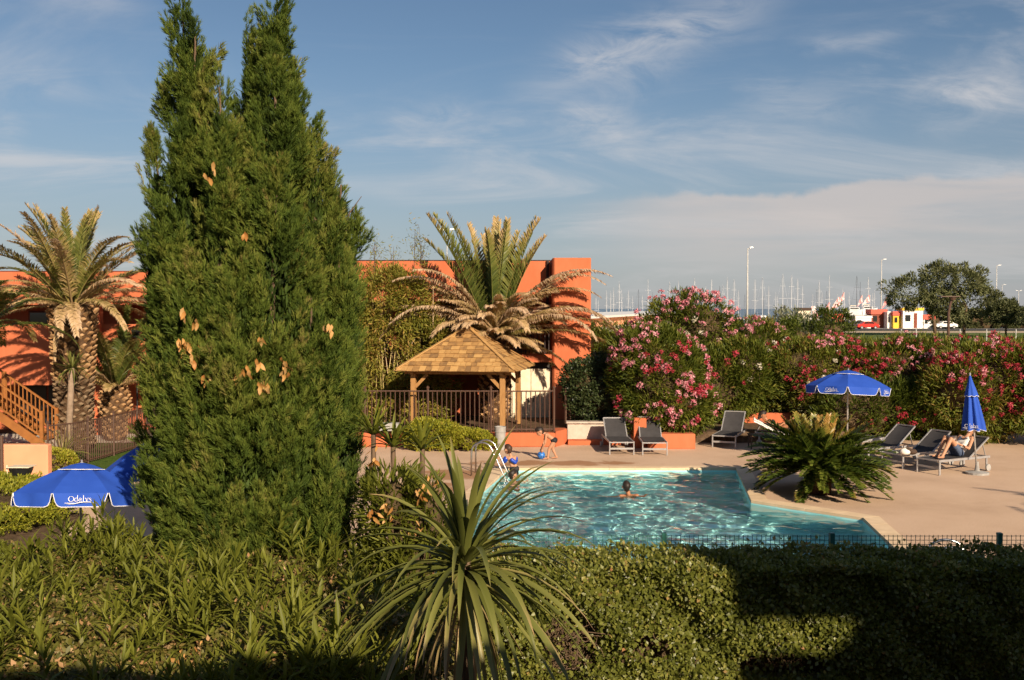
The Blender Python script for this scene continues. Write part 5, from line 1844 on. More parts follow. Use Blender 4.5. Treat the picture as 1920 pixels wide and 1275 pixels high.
SERIF = {  # letters drawn as strokes: (points, thick?) in a 0..1 high box, with widths
    'O': (0.86, [('ring', 0.43, 0.42, 0.40, 0.42)]),
    'd': (0.58, [('ring', 0.26, 0.30, 0.22, 0.29), ('v', 0.46, 0.02, 1.0), ('s', 0.40, 0.60, 0.02), ('s', 0.36, 0.50, 0.99)]),
    'a': (0.52, [('ring', 0.22, 0.19, 0.18, 0.18), ('v', 0.40, 0.02, 0.46), ('arc', 0.24, 0.44, 0.16, 0.13), ('s', 0.34, 0.54, 0.02)]),
    'l': (0.34, [('v', 0.17, 0.02, 1.0), ('s', 0.03, 0.31, 0.02), ('s', 0.06, 0.20, 0.99)]),
    'y': (0.56, [('d', 0.10, 0.56, 0.30, 0.02), ('e', 0.50, 0.56, 0.20, -0.30), ('s', 0.0, 0.20, 0.57), ('s', 0.40, 0.58, 0.57)]),
    's': (0.42, [('sig', 0.0, 0.0, 0.0, 0.0)]),
}


def logo(parent, m4, size, mat, name='lettering'):
    """the white resort name in a serif hand with a swash under it"""
    mb = MB()
    x = 0.0
    tk, tn = 0.085, 0.035

    def line(pts, ws):
        vs, fs = [], []
        for i, p in enumerate(pts):
            a, b = pts[max(0, i - 1)], pts[min(len(pts) - 1, i + 1)]
            d = Vector((b[0] - a[0], b[1] - a[1]))
            d.normalize()
            n_ = Vector((-d.y, d.x)) * ws[i] / 2
            vs += [(p[0] + n_.x, p[1] + n_.y, 0), (p[0] - n_.x, p[1] - n_.y, 0)]
        for i in range(len(pts) - 1):
            fs.append((2 * i, 2 * i + 1, 2 * i + 3, 2 * i + 2))
        mb.add(vs, fs)
    for ch in 'Odalys':
        w, st = SERIF[ch]
        for q in st:
            k = q[0]
            if k == 'ring':
                P = [(x + q[1] + q[3] * math.cos(t), q[2] + q[4] * math.sin(t)) for t in np.linspace(0, 2 * math.pi, 21)]
                line(P, [tn + (tk * 1.25 - tn) * abs(math.cos(t)) for t in np.linspace(0, 2 * math.pi, 21)])
            elif k == 'arc':
                T = np.linspace(0, math.pi, 9)
                line([(x + q[1] + q[3] * math.cos(t), q[2] + q[4] * math.sin(t)) for t in T], [tn + .03] * 9)
            elif k == 'v':
                line([(x + q[1], q[2]), (x + q[1], q[3])], [tk * 1.15] * 2)
            elif k == 's':
                line([(x + q[1], q[3]), (x + q[2], q[3])], [tn] * 2)
            elif k == 'd':
                line([(x + q[1], q[2]), (x + q[3], q[4])], [tk * 1.1] * 2)
            elif k == 'e':
                line([(x + q[1], q[2]), (x + q[3], q[4])], [tn * 1.2] * 2)
            elif k == 'sig':
                P = [(.36, .47), (.31, .545), (.20, .57), (.09, .52), (.07, .43), (.14, .35), (.25, .27), (.34, .20), (.35, .11), (.27, .03), (.16, .01), (.07, .05), (.03, .13)]
                line([(x + a_, b_) for a_, b_ in P], [tn, tn, tn, .06, tk, tk, tk * 1.1, tk, tk, .06, tn, tn, tn])
        x += w + 0.06
    wd = x
    T = np.linspace(0, 1, 25)
    P = [(-0.55 + (wd + 1.0) * t, -0.22 - 0.16 * math.sin(t * 2 * math.pi * 1.0 + 0.3)) for t in T]
    line(P, [0.02 + 0.10 * math.sin(math.pi * t) for t in T])
    P = [(-0.55 + 0.75 * math.sin(t * math.pi) * .3 + 1.6 * t, -0.12 - 0.24 * t - .06 * math.sin(t * 6)) for t in T]
    line(P, [0.02 + 0.05 * math.sin(math.pi * t) for t in T])
    me = mb.mesh(name, mat, recalc=False)
    s = size
    me.transform(m4 @ Matrix.Diagonal((s, s, s, 1)) @ Matrix.Translation((-wd / 2, 0, 0)))
    return link(name, me, parent)


def parasol(base, top, rim_z, drop, rad, label, rz=0.0, tilt=(0, 0), logos=(), n=8, cap=True, group=None):
    """open parasol; heights are above the base"""
    root = empty('parasol', base, label, 'parasol', group)
    H = top
    MB().lathe([(0.26, 0), (0.26, 0.05), (0.06, 0.08), (0.035, 0.26), (0.035, 0.3)], n=16).build('foot', M_concrete, root, local=True)
    tl = Matrix.Rotation(tilt[0], 4, 'X') @ Matrix.Rotation(tilt[1], 4, 'Y')
    piv = Vector((0, 0, rim_z))
    rnd = random.Random(int(rad * 1000 + base[0] * 77))

    def X(p):
        return piv + (tl @ (Vector(p) - piv))

    MB().tube([(0, 0, 0.05), (0, 0, rim_z), X((0, 0, H - .02))], 0.021, 8).build('pole', M_pole, root, local=True, smooth=True)

    def prof(t, half):
        """half: 0 on a rib, 1 in the middle of a panel"""
        z = rim_z + (H - .05 - rim_z) * (1 - t ** 1.55) - 0.035 * half * math.sin(math.pi * t)
        return z
    for k in range(n):
        a0, a1 = rz + 2 * math.pi * k / n, rz + 2 * math.pi * (k + 1) / n
        nr, nc = 9, 6
        V, Fc = [], []
        for i in range(nr + 1):
            t = 0.04 + 0.96 * i / nr
            for j in range(nc + 1):
                u = j / nc
                p0 = Vector((math.cos(a0), math.sin(a0), 0)) * rad * t
                p1 = Vector((math.cos(a1), math.sin(a1), 0)) * rad * t
                p = p0.lerp(p1, u)
                p.z = prof(t, 1 - abs(2 * u - 1))
                V.append(X(p))
        for i in range(nr):
            for j in range(nc):
                o = i * (nc + 1) + j
                Fc.append((o, o + nc + 1, o + nc + 2, o + 1))
        me = MB().add(V, Fc).mesh('canopy_panel', M_blue, recalc=False, smooth=True)
        link('canopy_panel', me, root)
        # hanging flap with cut corners
        e0 = Vector((math.cos(a0), math.sin(a0), 0)) * rad
        e1 = Vector((math.cos(a1), math.sin(a1), 0)) * rad
        out = (e0 + e1).normalized()
        V, Fc, edge = [], [], []
        m = 12
        for i in range(m + 1):
            u = i / m
            p = e0.lerp(e1, 0.012 + 0.976 * u)
            w = 0.018 * math.sin(u * 9 + k * 2) + rnd.uniform(-.004, .004)
            q0 = Vector((p.x, p.y, rim_z))
            dd = drop * (0.62 + 0.38 * min(1, min(u, 1 - u) * 9)) 
            inset = 0.05 * (1 - min(1, min(u, 1 - u) * 9)) * (1 if u < .5 else -1)
            p2 = e0.lerp(e1, min(.985, max(.015, 0.012 + .976 * u + inset)))
            q1 = Vector((p2.x, p2.y, rim_z - dd)) + out * w
            V += [X(q0), X((q0 + q1) / 2 + out * w * .4), X(q1)]
            edge.append(X(q1))
        for i in range(m):
            o = i * 3
            Fc += [(o, o + 1, o + 4, o + 3), (o + 1, o + 2, o + 5, o + 4)]
        me = MB().add(V, Fc).mesh('flap', M_blue, recalc=False, smooth=True)
        fl = link('flap', me, root)
        MB().tube([V[0]] + edge + [V[-3]], 0.0065, 5).build('piping', M_trim, fl, local=True)
        if k in logos:
            mid = (e0 + e1) / 2
            xax = (e1 - e0).normalized()
            zax = Vector((xax.y, -xax.x, 0))
            if zax.dot(out) < 0:
                zax = -zax
                xax = -xax
            # text reads left to right seen from outside
            yax = Vector((0, 0, 1))
            xax = yax.cross(zax).normalized()
            pos = Vector((mid.x, mid.y, rim_z - drop * .60)) + zax * 0.030
            m4 = Matrix.Translation(pos) @ Matrix((xax, yax, zax)).transposed().to_4x4()
            m4 = Matrix.Translation(piv) @ tl @ Matrix.Translation(-piv) @ m4
            logo(fl, m4, drop * .44, M_trim)
        # rib
        MB().tube([X((e0.x * .05, e0.y * .05, prof(.05, 0) - .02)), X((e0.x * .5, e0.y * .5, prof(.5, 0) - .02)), X((e0.x, e0.y, rim_z - .01))], 0.006, 5).build('rib', M_pole, root, local=True)
    if cap:
        V, Fc = [], []
        for i, t in enumerate((0.0, 0.18, 0.36)):
            for k in range(n * 2):
                a = rz + math.pi * k / n
                rr = rad * t * (1 if k % 2 == 0 else math.cos(math.pi / n))
                V.append(X((math.cos(a) * rr, math.sin(a) * rr, prof(t, 0) + 0.028 - .01 * i)))
        c = n * 2
        for i in range(2):
            for k in range(c):
                Fc.append((i * c + k, i * c + (k + 1) % c, (i + 1) * c + (k + 1) % c, (i + 1) * c + k))
        cp = link('vent_cap', MB().add(V, Fc).mesh('vent_cap', M_blue, recalc=False, smooth=False), root)
        MB().tube([V[2 * c + k] for k in range(c)], 0.006, 5, closed=True).build('piping', M_trim, cp, local=True)
    MB().lathe([(0.022, 0), (0.026, 0.02), (0.012, 0.035), (0.018, .055), (0, 0.07)], X((0, 0, H - .045)), n=8).build('finial', M_pole, root, local=True)
    return root


PL = W(150, 865, 16.0)
parasol((PL.x, PL.y, LOW), PL.z - LOW, 1.16 - LOW, 0.20, 1.0, 'open blue parasol in the lower left standing over the golden hedge', tilt=(R(-9), 0), rz=R(-90), logos=(0, 3, 6))
P2 = W(305, 815, 17.6)
parasol((P2.x, P2.y, LOW), P2.z - LOW, 1.34 - LOW, 0.20, 1.06, 'second blue parasol mostly hidden behind the conifer', rz=R(10), tilt=(R(-6), R(-10)))
PR = W(1590, 692, 26.4)
parasol((PR.x, PR.y, 0), PR.z, 2.0, 0.19, 1.04, 'open blue parasol rising behind the cycas', rz=R(-108), tilt=(R(-4), R(2.5)), logos=(7, 1, 4))


def closed_parasol():
    b = W(1832, 885, 25.0)
    root = empty('parasol', (b.x, b.y, 0), 'closed blue parasol tied along its pole beside the lounger with the reading woman', 'parasol')
    tlt = Vector((-.085, 0, 1)).normalized()

    def at(s):
        return tlt * s
    MB().tube([at(.04), at(2.40)], 0.021, 8).build('pole', M_pole, root, local=True, smooth=True)
    MB().lathe([(0.27, 0), (0.27, 0.05), (0.06, 0.08), (0.035, 0.26), (0.035, 0.3)], n=16).build('foot', M_concrete, root, local=True)

    def cloth(name, prof, folds, amp, mat=M_blue):
        V, Fc = [], []
        c = 48
        for (s, r) in prof:
            for k in range(c):
                a = 2 * math.pi * k / c
                rr = r * (1 + amp * math.cos(a * folds + .4) * min(1, r / .12))
                V.append(at(s) + Vector((math.cos(a) * rr, math.sin(a) * rr, -.02 * math.cos(a * folds) * (r / .25))))
        for i in range(len(prof) - 1):
            for k in range(c):
                Fc.append((i * c + k, i * c + (k + 1) % c, (i + 1) * c + (k + 1) % c, (i + 1) * c + k))
        o = link(name, MB().add(V, Fc).mesh(name, mat, smooth=True), root)
        return o, V[-c:]
    o, rim = cloth('canopy', [(2.36, .02), (2.1, .075), (1.8, .14), (1.5, .19), (1.2, .235), (1.08, .245)], 8, .22)
    MB().tube(rim, 0.007, 5, closed=True).build('piping', M_trim, o, local=True)
    o2, rim2 = cloth('vent_cap', [(2.41, .015), (2.2, .07), (2.02, .125), (1.90, .155)], 8, .10)
    MB().tube(rim2, 0.006, 5, closed=True).build('piping', M_trim, o2, local=True)
    zax = Vector((-.55, -.83, 0)).normalized()
    yax = Vector((0, 0, 1))
    xax = yax.cross(zax)
    m4 = Matrix.Translation(at(1.16) + zax * .262) @ Matrix((xax, yax, zax)).transposed().to_4x4()
    logo(o, m4, .085, M_trim)
    MB().lathe([(0.02, 0), (0.026, 0.03), (0, 0.07)], at(2.40), n=8).build('finial', M_pole, root, local=True)


closed_parasol()


# ================================================================== sun loungers
def lounger(base, head_dir, label, back=28, flat=False, group='sun loungers on the pool deck', towel=False):
    """base: ground point under the middle of the foot end; +Y local runs to the head end"""
    rz = math.atan2(-head_dir[0], head_dir[1])
    root = empty('sun_lounger', base, label, 'sun lounger', group, rz=rz)
    Wd, Ln, Zs, hy = 0.66, 1.90, 0.34, 1.12
    a = R(back)
    bl_ = 0.80
    for x in (-Wd / 2, Wd / 2):
        MB().bar((x, 0, Zs), (x, Ln - .1, Zs), 0.032, 0.055).build('side_rail', M_alu, root, local=True, bevel=0.004)
        lg = MB().bar((x, 0.03, 0), (x, 0.03, Zs - .03), 0.05, 0.032).build('leg', M_alu, root, local=True, bevel=0.004)
        lg2 = MB().bar((x, Ln - .22, 0.06), (x, Ln - .22, Zs - .03), 0.05, 0.032).build('leg', M_alu, root, local=True, bevel=0.004)
        MB().tube([(x - .02 + (.05 if x > 0 else -.05), Ln - .22, 0.085), (x + .02 + (.05 if x > 0 else -.05), Ln - .22, 0.085)], 0.085, 16).build('wheel', M_concrete, lg2, local=True)
    MB().bar((-Wd / 2, .03, Zs), (Wd / 2, .03, Zs), 0.045, 0.03).build('end_rail', M_alu, root, local=True)
    MB().bar((-Wd / 2, .03, .17), (Wd / 2, .03, .17), 0.03, 0.05).build('foot_bar', M_alu, root, local=True)
    MB().bar((-Wd / 2, Ln - .12, Zs), (Wd / 2, Ln - .12, Zs), 0.045, 0.03).build('end_rail', M_alu, root, local=True)
    # sling seat sags a little between the rails
    V, Fc = [], []
    for i in range(9):
        y = .05 + (hy - .05) * i / 8
        for j in range(7):
            x = -Wd / 2 + .03 + (Wd - .06) * j / 6
            V.append((x, y, Zs + .028 - .035 * math.sin(math.pi * j / 6) * math.sin(math.pi * min(1, (i + 1) / 8))))
    for i in range(8):
        for j in range(6):
            o = i * 7 + j
            Fc.append((o, o + 1, o + 8, o + 7))
    link('seat', MB().add(V, Fc).mesh('seat', M_sling, smooth=True), root)
    d = Vector((0, math.cos(a), math.sin(a)))
    n_ = Vector((0, -math.sin(a), math.cos(a)))
    h0 = Vector((0, hy, Zs + .02))
    V, Fc = [], []
    for i in range(7):
        for j in range(7):
            x = -Wd / 2 + .04 + (Wd - .08) * j / 6
            p = h0 + d * bl_ * i / 6 - n_ * .03 * math.sin(math.pi * j / 6)
            V.append((x, p.y, p.z))
    for i in range(6):
        for j in range(6):
            o = i * 7 + j
            Fc.append((o, o + 1, o + 8, o + 7))
    bk = link('backrest', MB().add(V, Fc).mesh('backrest', M_sling, smooth=True), root)
    for x in (-Wd / 2 + .03, Wd / 2 - .03):
        MB().bar(Vector((x, 0, 0)) + h0, Vector((x, 0, 0)) + h0 + d * bl_, 0.03, 0.03).build('back_frame', M_alu, bk, local=True)
        if back > 8:
            q = h0 + d * bl_ * .72
            MB().bar(Vector((x * .9, 0, 0)) + q, (x * .9, min(Ln - .05, q.y + .12), Zs + .01), 0.018, 0.014).build('prop', M_alu, bk, local=True)
    q = h0 + d * bl_
    MB().bar((-Wd / 2 + .03, q.y, q.z), (Wd / 2 - .03, q.y, q.z), 0.03, 0.03).build('back_frame', M_alu, bk, local=True)
    return root


def dirn(x, y):
    v = Vector((x, y))
    v.normalize()
    return (v.x, v.y)


g = G(1166, 853)
lounger((g.x, g.y, 0), dirn(-.03, 1), 'grey sun lounger facing the pool in front of the stone faced wall', 36)
g = G(1228, 854)
lounger((g.x, g.y, 0), dirn(.03, 1), 'grey sun lounger facing the pool in front of the orange planter', 40)
g = G(1357, 840)
lounger((g.x, g.y, 0), dirn(.42, 1), 'grey sun lounger turned slightly right of the flowering planter', 42)
LW_ = (Vector((8.95, 30.3, 0)), dirn(-.97, .22))
lounger(LW_[0], LW_[1], 'sun lounger with a white towel under the woman in a dark bikini', 27)
LD = dirn(.887, .46)
lounger((10.05, 25.05, 0), LD, 'sun lounger nearest the camera with the woman reading on it', 34)
lounger((9.55, 26.05, 0), LD, 'empty dark sun lounger just behind the reading woman', 36)
lounger((9.05, 27.1, 0), LD, 'empty dark sun lounger with a raised back left of the reading woman', 38)
lounger((8.55, 28.3, 0), LD, 'empty sun lounger folded flat behind the cycas', 2)


# low side table with a bag, in front of the towel lounger
tb = empty('side_table', W(1420, 838, 29.6) * 1.0, 'small dark side table beside the towel covered lounger', 'table')
tb.location.z = 0
MB().box((0, 0, .40), (.50, .42, .03)).build('table_top', M_darkiron, tb, local=True, bevel=0.005)
for x in (-.21, .21):
    for y in (-.17, .17):
        MB().bar((x, y, 0), (x, y, .385), 0.035).build('leg', M_darkiron, tb, local=True)


# towel, bags and small things
def blob_mesh(name, parts, mat, vox=0.012, smooth=6, dec=0.5):
    """parts: spheres and tapered capsules fused into one continuous skin"""
    mb = MB()
    for p in parts:
        if len(p) == 2:
            mb.sphere(p[0], p[1], 14, 10)
        else:
            a, b, ra, rb = Vector(p[0]), Vector(p[1]), p[2], p[3]
            mb.sphere(a, ra, 12, 8)
            mb.sphere(b, rb, 12, 8)
            mb.tube([a, b], [ra, rb], 12)
    me = mb.mesh(name)
    tmp = bpy.data.objects.new('tmp', me)
    COL.objects.link(tmp)
    m = tmp.modifiers.new('r', 'REMESH')
    m.mode = 'VOXEL'
    m.voxel_size = vox
    m.use_smooth_shade = True
    s = tmp.modifiers.new('s', 'SMOOTH')
    s.factor = 0.5
    s.iterations = smooth
    d = tmp.modifiers.new('d', 'DECIMATE')
    d.ratio = dec
    dg = bpy.context.evaluated_depsgraph_get()
    out = bpy.data.meshes.new_from_object(tmp.evaluated_get(dg))
    bpy.data.objects.remove(tmp)
    out.name = name
    out.materials.clear()
    out.materials.append(mat)
    for p in out.polygons:
        p.use_smooth = True
    return out


M_bagbrown = mat_plain('brown_cloth', (0.06, 0.035, 0.022), 0.8)
bg = empty('beach_bag', (9.72, 25.62, .37), 'crumpled white and brown beach bag on the lounger end behind the reading woman', 'bag')
link('bag_body', blob_mesh('bag_body', [((0, 0, .09), (.13, .10, .09)), ((.12, .05, .07), (.10, .08, .07))], M_towel, .02), bg)
link('dark_cloth', blob_mesh('dark_cloth', [((.19, .02, .08), (.12, .09, .08)), ((.07, -.03, .15), (.08, .06, .04))], M_bagbrown, .02), bg)
MB().tube([(-.06, 0, .15), (-.03, 0, .25), (.05, 0, .26), (.08, 0, .16)], .012, 6).build('bag_handle', M_bagbrown, bg, local=True)

# ball, bin, ladder
M_ball = mat_plain('blue_ball', (0.03, 0.17, 0.55), 0.35, 0.5)
gb = G(1015, 861)
ball = empty('ball', (gb.x, gb.y, 0.0), 'blue play ball on the deck under the bending child', 'ball')
MB().sphere((0, 0, .105), .105, 20, 14).build('ball_skin', M_ball, ball, local=True, smooth=True)
for a_ in range(5):
    t_ = 2 * math.pi * a_ / 5
    c_ = Vector((math.sin(t_) * math.cos(.3), -abs(math.cos(t_)) * math.cos(.3), math.sin(.3) * (1 if a_ % 2 else -1))).normalized()
    MB().sphere(c_ * .085 + Vector((0, 0, .105)), .026, 10, 6).build('dark_patch', M_black, ball, local=True, smooth=True)
gp = G(938, 843)
bn = empty('plant_pot', (gp.x, gp.y, 0), 'tall empty tapered grey pot standing against the orange retaining wall', 'pot')
MB().lathe([(0.125, 0), (0.16, .62), (0.165, .66), (.14, .66), (.135, .60), (.10, .5)], n=18).build('pot_shell', M_concrete, bn, local=True, smooth=False)
for z_ in (.16, .5):
    MB().lathe([(0.133 + .056 * z_ + .002, z_), (0.133 + .056 * z_ + .006, z_ + .012), (0.133 + .056 * z_ + .002, z_ + .024)], n=18).build('rim', M_concrete, bn, local=True)


def ladder(c, into, label, h=0.80, half=0.24):
    """two bent tubes standing on the deck and dipping into the pool; into = direction to the water"""
    into = Vector((into[0], into[1], 0)).normalized()
    side = Vector((-into.y, into.x, 0))
    root = empty('pool_ladder', c, label, 'ladder')
    ends = []
    for s in (-half, half):
        P = [side * s + into * -.50 + Vector((0, 0, .0)), side * s + into * -.50 + Vector((0, 0, h * .70))]
        for t in np.linspace(0, 1, 9)[1:]:
            ang = math.pi * (1 - t * .80)
            P.append(side * s + into * (-.24 + .26 * math.cos(ang)) + Vector((0, 0, h * .70 + h * .30 * math.sin(ang))))
        P.append(side * s + into * .30 + Vector((0, 0, .0)))
        P.append(side * s + into * .42 + Vector((0, 0, -.35)))
        P.append(side * s + into * .42 + Vector((0, 0, -1.1)))
        MB().tube(P, .021, 8).build('handrail', M_steel, root, local=True, smooth=True)
    for z in (-.35, -.62, -.9):
        MB().box(into * .42 + Vector((0, 0, z)), (.5, .08, .03), rz=math.atan2(side.y, side.x)).build('step', M_steel, root, local=True)
    return root


lc = G(926, 890)
ladder((lc.x, lc.y, 0), (0.98, -0.18), 'steel pool ladder with curved handrails where the small boy climbs out')
lc2 = Vector((pE.x + .25, 15.6, 0))
lc2 = W(1748, 1040, 14.9)
ladder((lc2.x, lc2.y, 0), (-0.98, 0.2), 'steel ladder loop just visible above the clipped hedge', h=.62)


# ================================================================== wooden staircase on the left
def stairs():
    b = W(80, 838, 33.0)
    base = Vector((b.x, 33.0, LOW))
    root = empty('staircase', base, 'reddish brown wooden staircase with slatted railings at the left edge', 'staircase')
    rise, run, n = 0.165, 0.235, 14
    x0, z0 = -.05, .42
    sl = rise / run
    for y in (-.05, 1.05):
        MB().bar((x0 + .15, y, z0 - .15), (x0 - n * run, y, z0 - .05 + n * rise), .05, .26).build('stringer', M_stairwood, root, local=True)
        hr = MB().bar((x0 + .03, y, z0 + .98), (x0 - n * run, y, z0 + .98 + n * rise), .07, .05).build('handrail', M_stairwood, root, local=True)
        MB().bar((x0 + .03, y, z0 + .22), (x0 - n * run, y, z0 + .22 + n * rise), .05, .05).build('bottom_rail', M_stairwood, root, local=True)
        for i in range(int(n * run / .135)):
            x = x0 - .10 - i * .135
            z = z0 + (x0 - x) * sl
            MB().bar((x, y, z + .24), (x, y, z + .96), .038, .03).build('baluster', M_stairwood, root, local=True)
        MB().box((x0 + .05, y, .72), (.11, .11, 1.44)).build('newel_post', M_stairwood, root, local=True, bevel=.008)
        MB().box((x0 - 7 * run, y, z0 + 7 * rise + .45), (.10, .10, 1.2)).build('newel_post', M_stairwood, root, local=True, bevel=.008)
    for i in range(n):
        MB().box((x0 - run * (i + .5), .5, z0 + rise * (i + .4)), (.27, 1.06, .04)).build('tread', M_stairwood, root, local=True)
    MB().box((x0 + .1, .5, .2), (.3, 1.1, .4)).build('step_block', M_stone, root, local=True)


stairs()
# barbecue by the salmon wall
bq = empty('barbecue', W(40, 915, 25.6), 'black barbecue tray with a pale rim in front of the salmon wall', 'barbecue')
bq.location.z = LOW
MB().lathe([(0.16, .50), (0.24, .62), (0.29, .76), (.27, .76), (.2, .62), (.1, .56)], n=16).build('bowl', M_black, bq, local=True)
MB().box((0, .02, .79), (.56, .44, .025)).build('lid', M_cream, bq, local=True, bevel=.006)
for x, y in ((-.2, -.14), (.2, -.14), (0, .2)):
    MB().tube([(x * .6, y * .6, .55), (x * 1.2, y * 1.2, 0)], .014, 6).build('leg', M_black, bq, local=True)
MB().tube([(-.30, -.1, .02), (-.30, -.1, .84)], .02, 6).build('handle_post', M_cream, bq, local=True)
# dark box light on the residence behind the small palm
ml = empty('wall_lantern', W(256, 627, 37.6), 'small square dark lantern beside the conifer edge on the left', 'lamp')
MB().box((0, 0, 0), (.26, .2, .24)).build('lantern_body', M_black, ml, local=True, bevel=.02)
MB().box((0, 0, .14), (.3, .24, .03)).build('lantern_cap', M_black, ml, local=True)
MB().tube([(0, 0, -.1), (0, 0, -ml.location.z + LOW)], .03, 6).build('pole', M_black, ml, local=True)
# upturned grey planter box on the wall by the left gazebo post
gx = tag(MB().box(W(730, 800, 29.6), (.55, .3, .22)).build('crate', M_concrete, None, bevel=.012, at=W(730, 812, 29.6)), 'grey box on the retaining wall left of the front gazebo post', 'box')
# ================================================================== people
M_skin = mat_noise('skin', [(0.3, (0.40, 0.20, 0.115)), (0.7, (0.50, 0.26, 0.155))], scale=5, rough=0.55, spec=0.35)
M_skin_tan = mat_noise('tanned_skin', [(0.3, (0.31, 0.135, 0.065)), (0.7, (0.40, 0.18, 0.09))], scale=5, rough=0.5, spec=0.4)
M_hair = mat_plain('dark_hair', (0.020, 0.012, 0.008), 0.55, 0.4)
M_hair_brown = mat_plain('brown_hair', (0.055, 0.026, 0.014), 0.55, 0.4)
M_trunks = mat_plain('black_swimwear', (0.014, 0.014, 0.018), 0.7)
M_denim = mat_plain('denim', (0.07, 0.10, 0.17), 0.85)
M_arm = mat_plain('blue_armband', (0.015, 0.06, 0.42), 0.3, 0.5)
M_page = mat_plain('page_paper', (0.72, 0.68, 0.60), 0.9)


def hand(wrist, d, n, s=1.0, curl=0.5):
    """palm, four unequal bent fingers and a thumb from the side of the palm; d along the hand, n out of its back"""
    d = Vector(d).normalized()
    n = Vector(n)
    n = (n - d * n.dot(d)).normalized()
    x = d.cross(n)
    w = Vector(wrist)
    out = [(w, w + d * .055 * s, .020 * s, .024 * s)]
    for k, (off, ln) in enumerate(((-.026, .060), (-.009, .072), (.009, .068), (.025, .052))):
        a = w + d * .060 * s + x * off * s
        out.append((w + d * .03 * s + x * off * .7 * s, a, .014 * s, .011 * s))
        c1 = math.cos(curl * .6)
        s1 = math.sin(curl * .6)
        b = a + (d * c1 - n * s1) * ln * .55 * s
        e = b + (d * math.cos(curl * 1.5) - n * math.sin(curl * 1.5)) * ln * .5 * s
        out += [(a, b, .0105 * s, .0095 * s), (b, e, .0095 * s, .008 * s)]
    t0 = w + d * .02 * s - x * .022 * s
    t1 = t0 + (d * .6 - x * .75).normalized() * .035 * s - n * .006 * s
    t2 = t1 + (d * .9 - x * .2).normalized() * .030 * s - n * .010 * s
    out += [(t0, t1, .013 * s, .011 * s), (t1, t2, .011 * s, .009 * s)]
    return out


def head_parts(c, f, up, s=1.0):
    """head with jaw, nose and ears; f = where the face looks"""
    f = Vector(f).normalized()
    up = Vector(up)
    up = (up - f * up.dot(f)).normalized()
    x = f.cross(up)
    c = Vector(c)
    o = [(c + up * .025 * s, c + up * .02 * s - f * .02 * s, .088 * s, .092 * s),
         (c - up * .01 * s + f * .03 * s, c - up * .07 * s + f * .045 * s, .072 * s, .044 * s),
         (c + f * .085 * s - up * .005 * s, c + f * .108 * s - up * .030 * s, .013 * s, .017 * s),
         (c + f * .078 * s - up * .058 * s + x * .018 * s, c + f * .078 * s - up * .058 * s - x * .018 * s, .013 * s, .013 * s)]
    for sd in (-1, 1):
        o.append((c + x * .092 * s * sd + up * .01 * s, c + x * .096 * s * sd - up * .03 * s, .017 * s, .012 * s))
    return o


def hair_parts(c, f, up, s=1.0, long=0.0):
    f = Vector(f).normalized()
    up = Vector(up)
    up = (up - f * up.dot(f)).normalized()
    c = Vector(c)
    o = [(c + up * .045 * s - f * .012 * s, c + up * .03 * s - f * .035 * s, .093 * s, .092 * s), (c + up * .09 * s + f * .03 * s, c + up * .09 * s - f * .02 * s, .055 * s, .06 * s),
         (c - f * .045 * s, c - f * .05 * s - up * .05 * s, .075 * s, .055 * s)]
    if long:
        o.append((c - f * .07 * s, c - f * .08 * s - up * long, .06 * s, .04 * s))
    return o


def eyes(parent, c, f, up, s):
    f = Vector(f).normalized()
    up = Vector(up)
    up = (up - f * up.dot(f)).normalized()
    x = f.cross(up)
    c = Vector(c)
    for sd in (-1, 1):
        MB().sphere(c + x * .034 * s * sd + f * .096 * s + up * .008 * s, .010 * s, 8, 6).build('eye', M_hair, parent, local=True, smooth=True)


def limb(a, b, c, r0, r1, r2):
    return [(a, b, r0, r1), (b, c, r1, r2)]


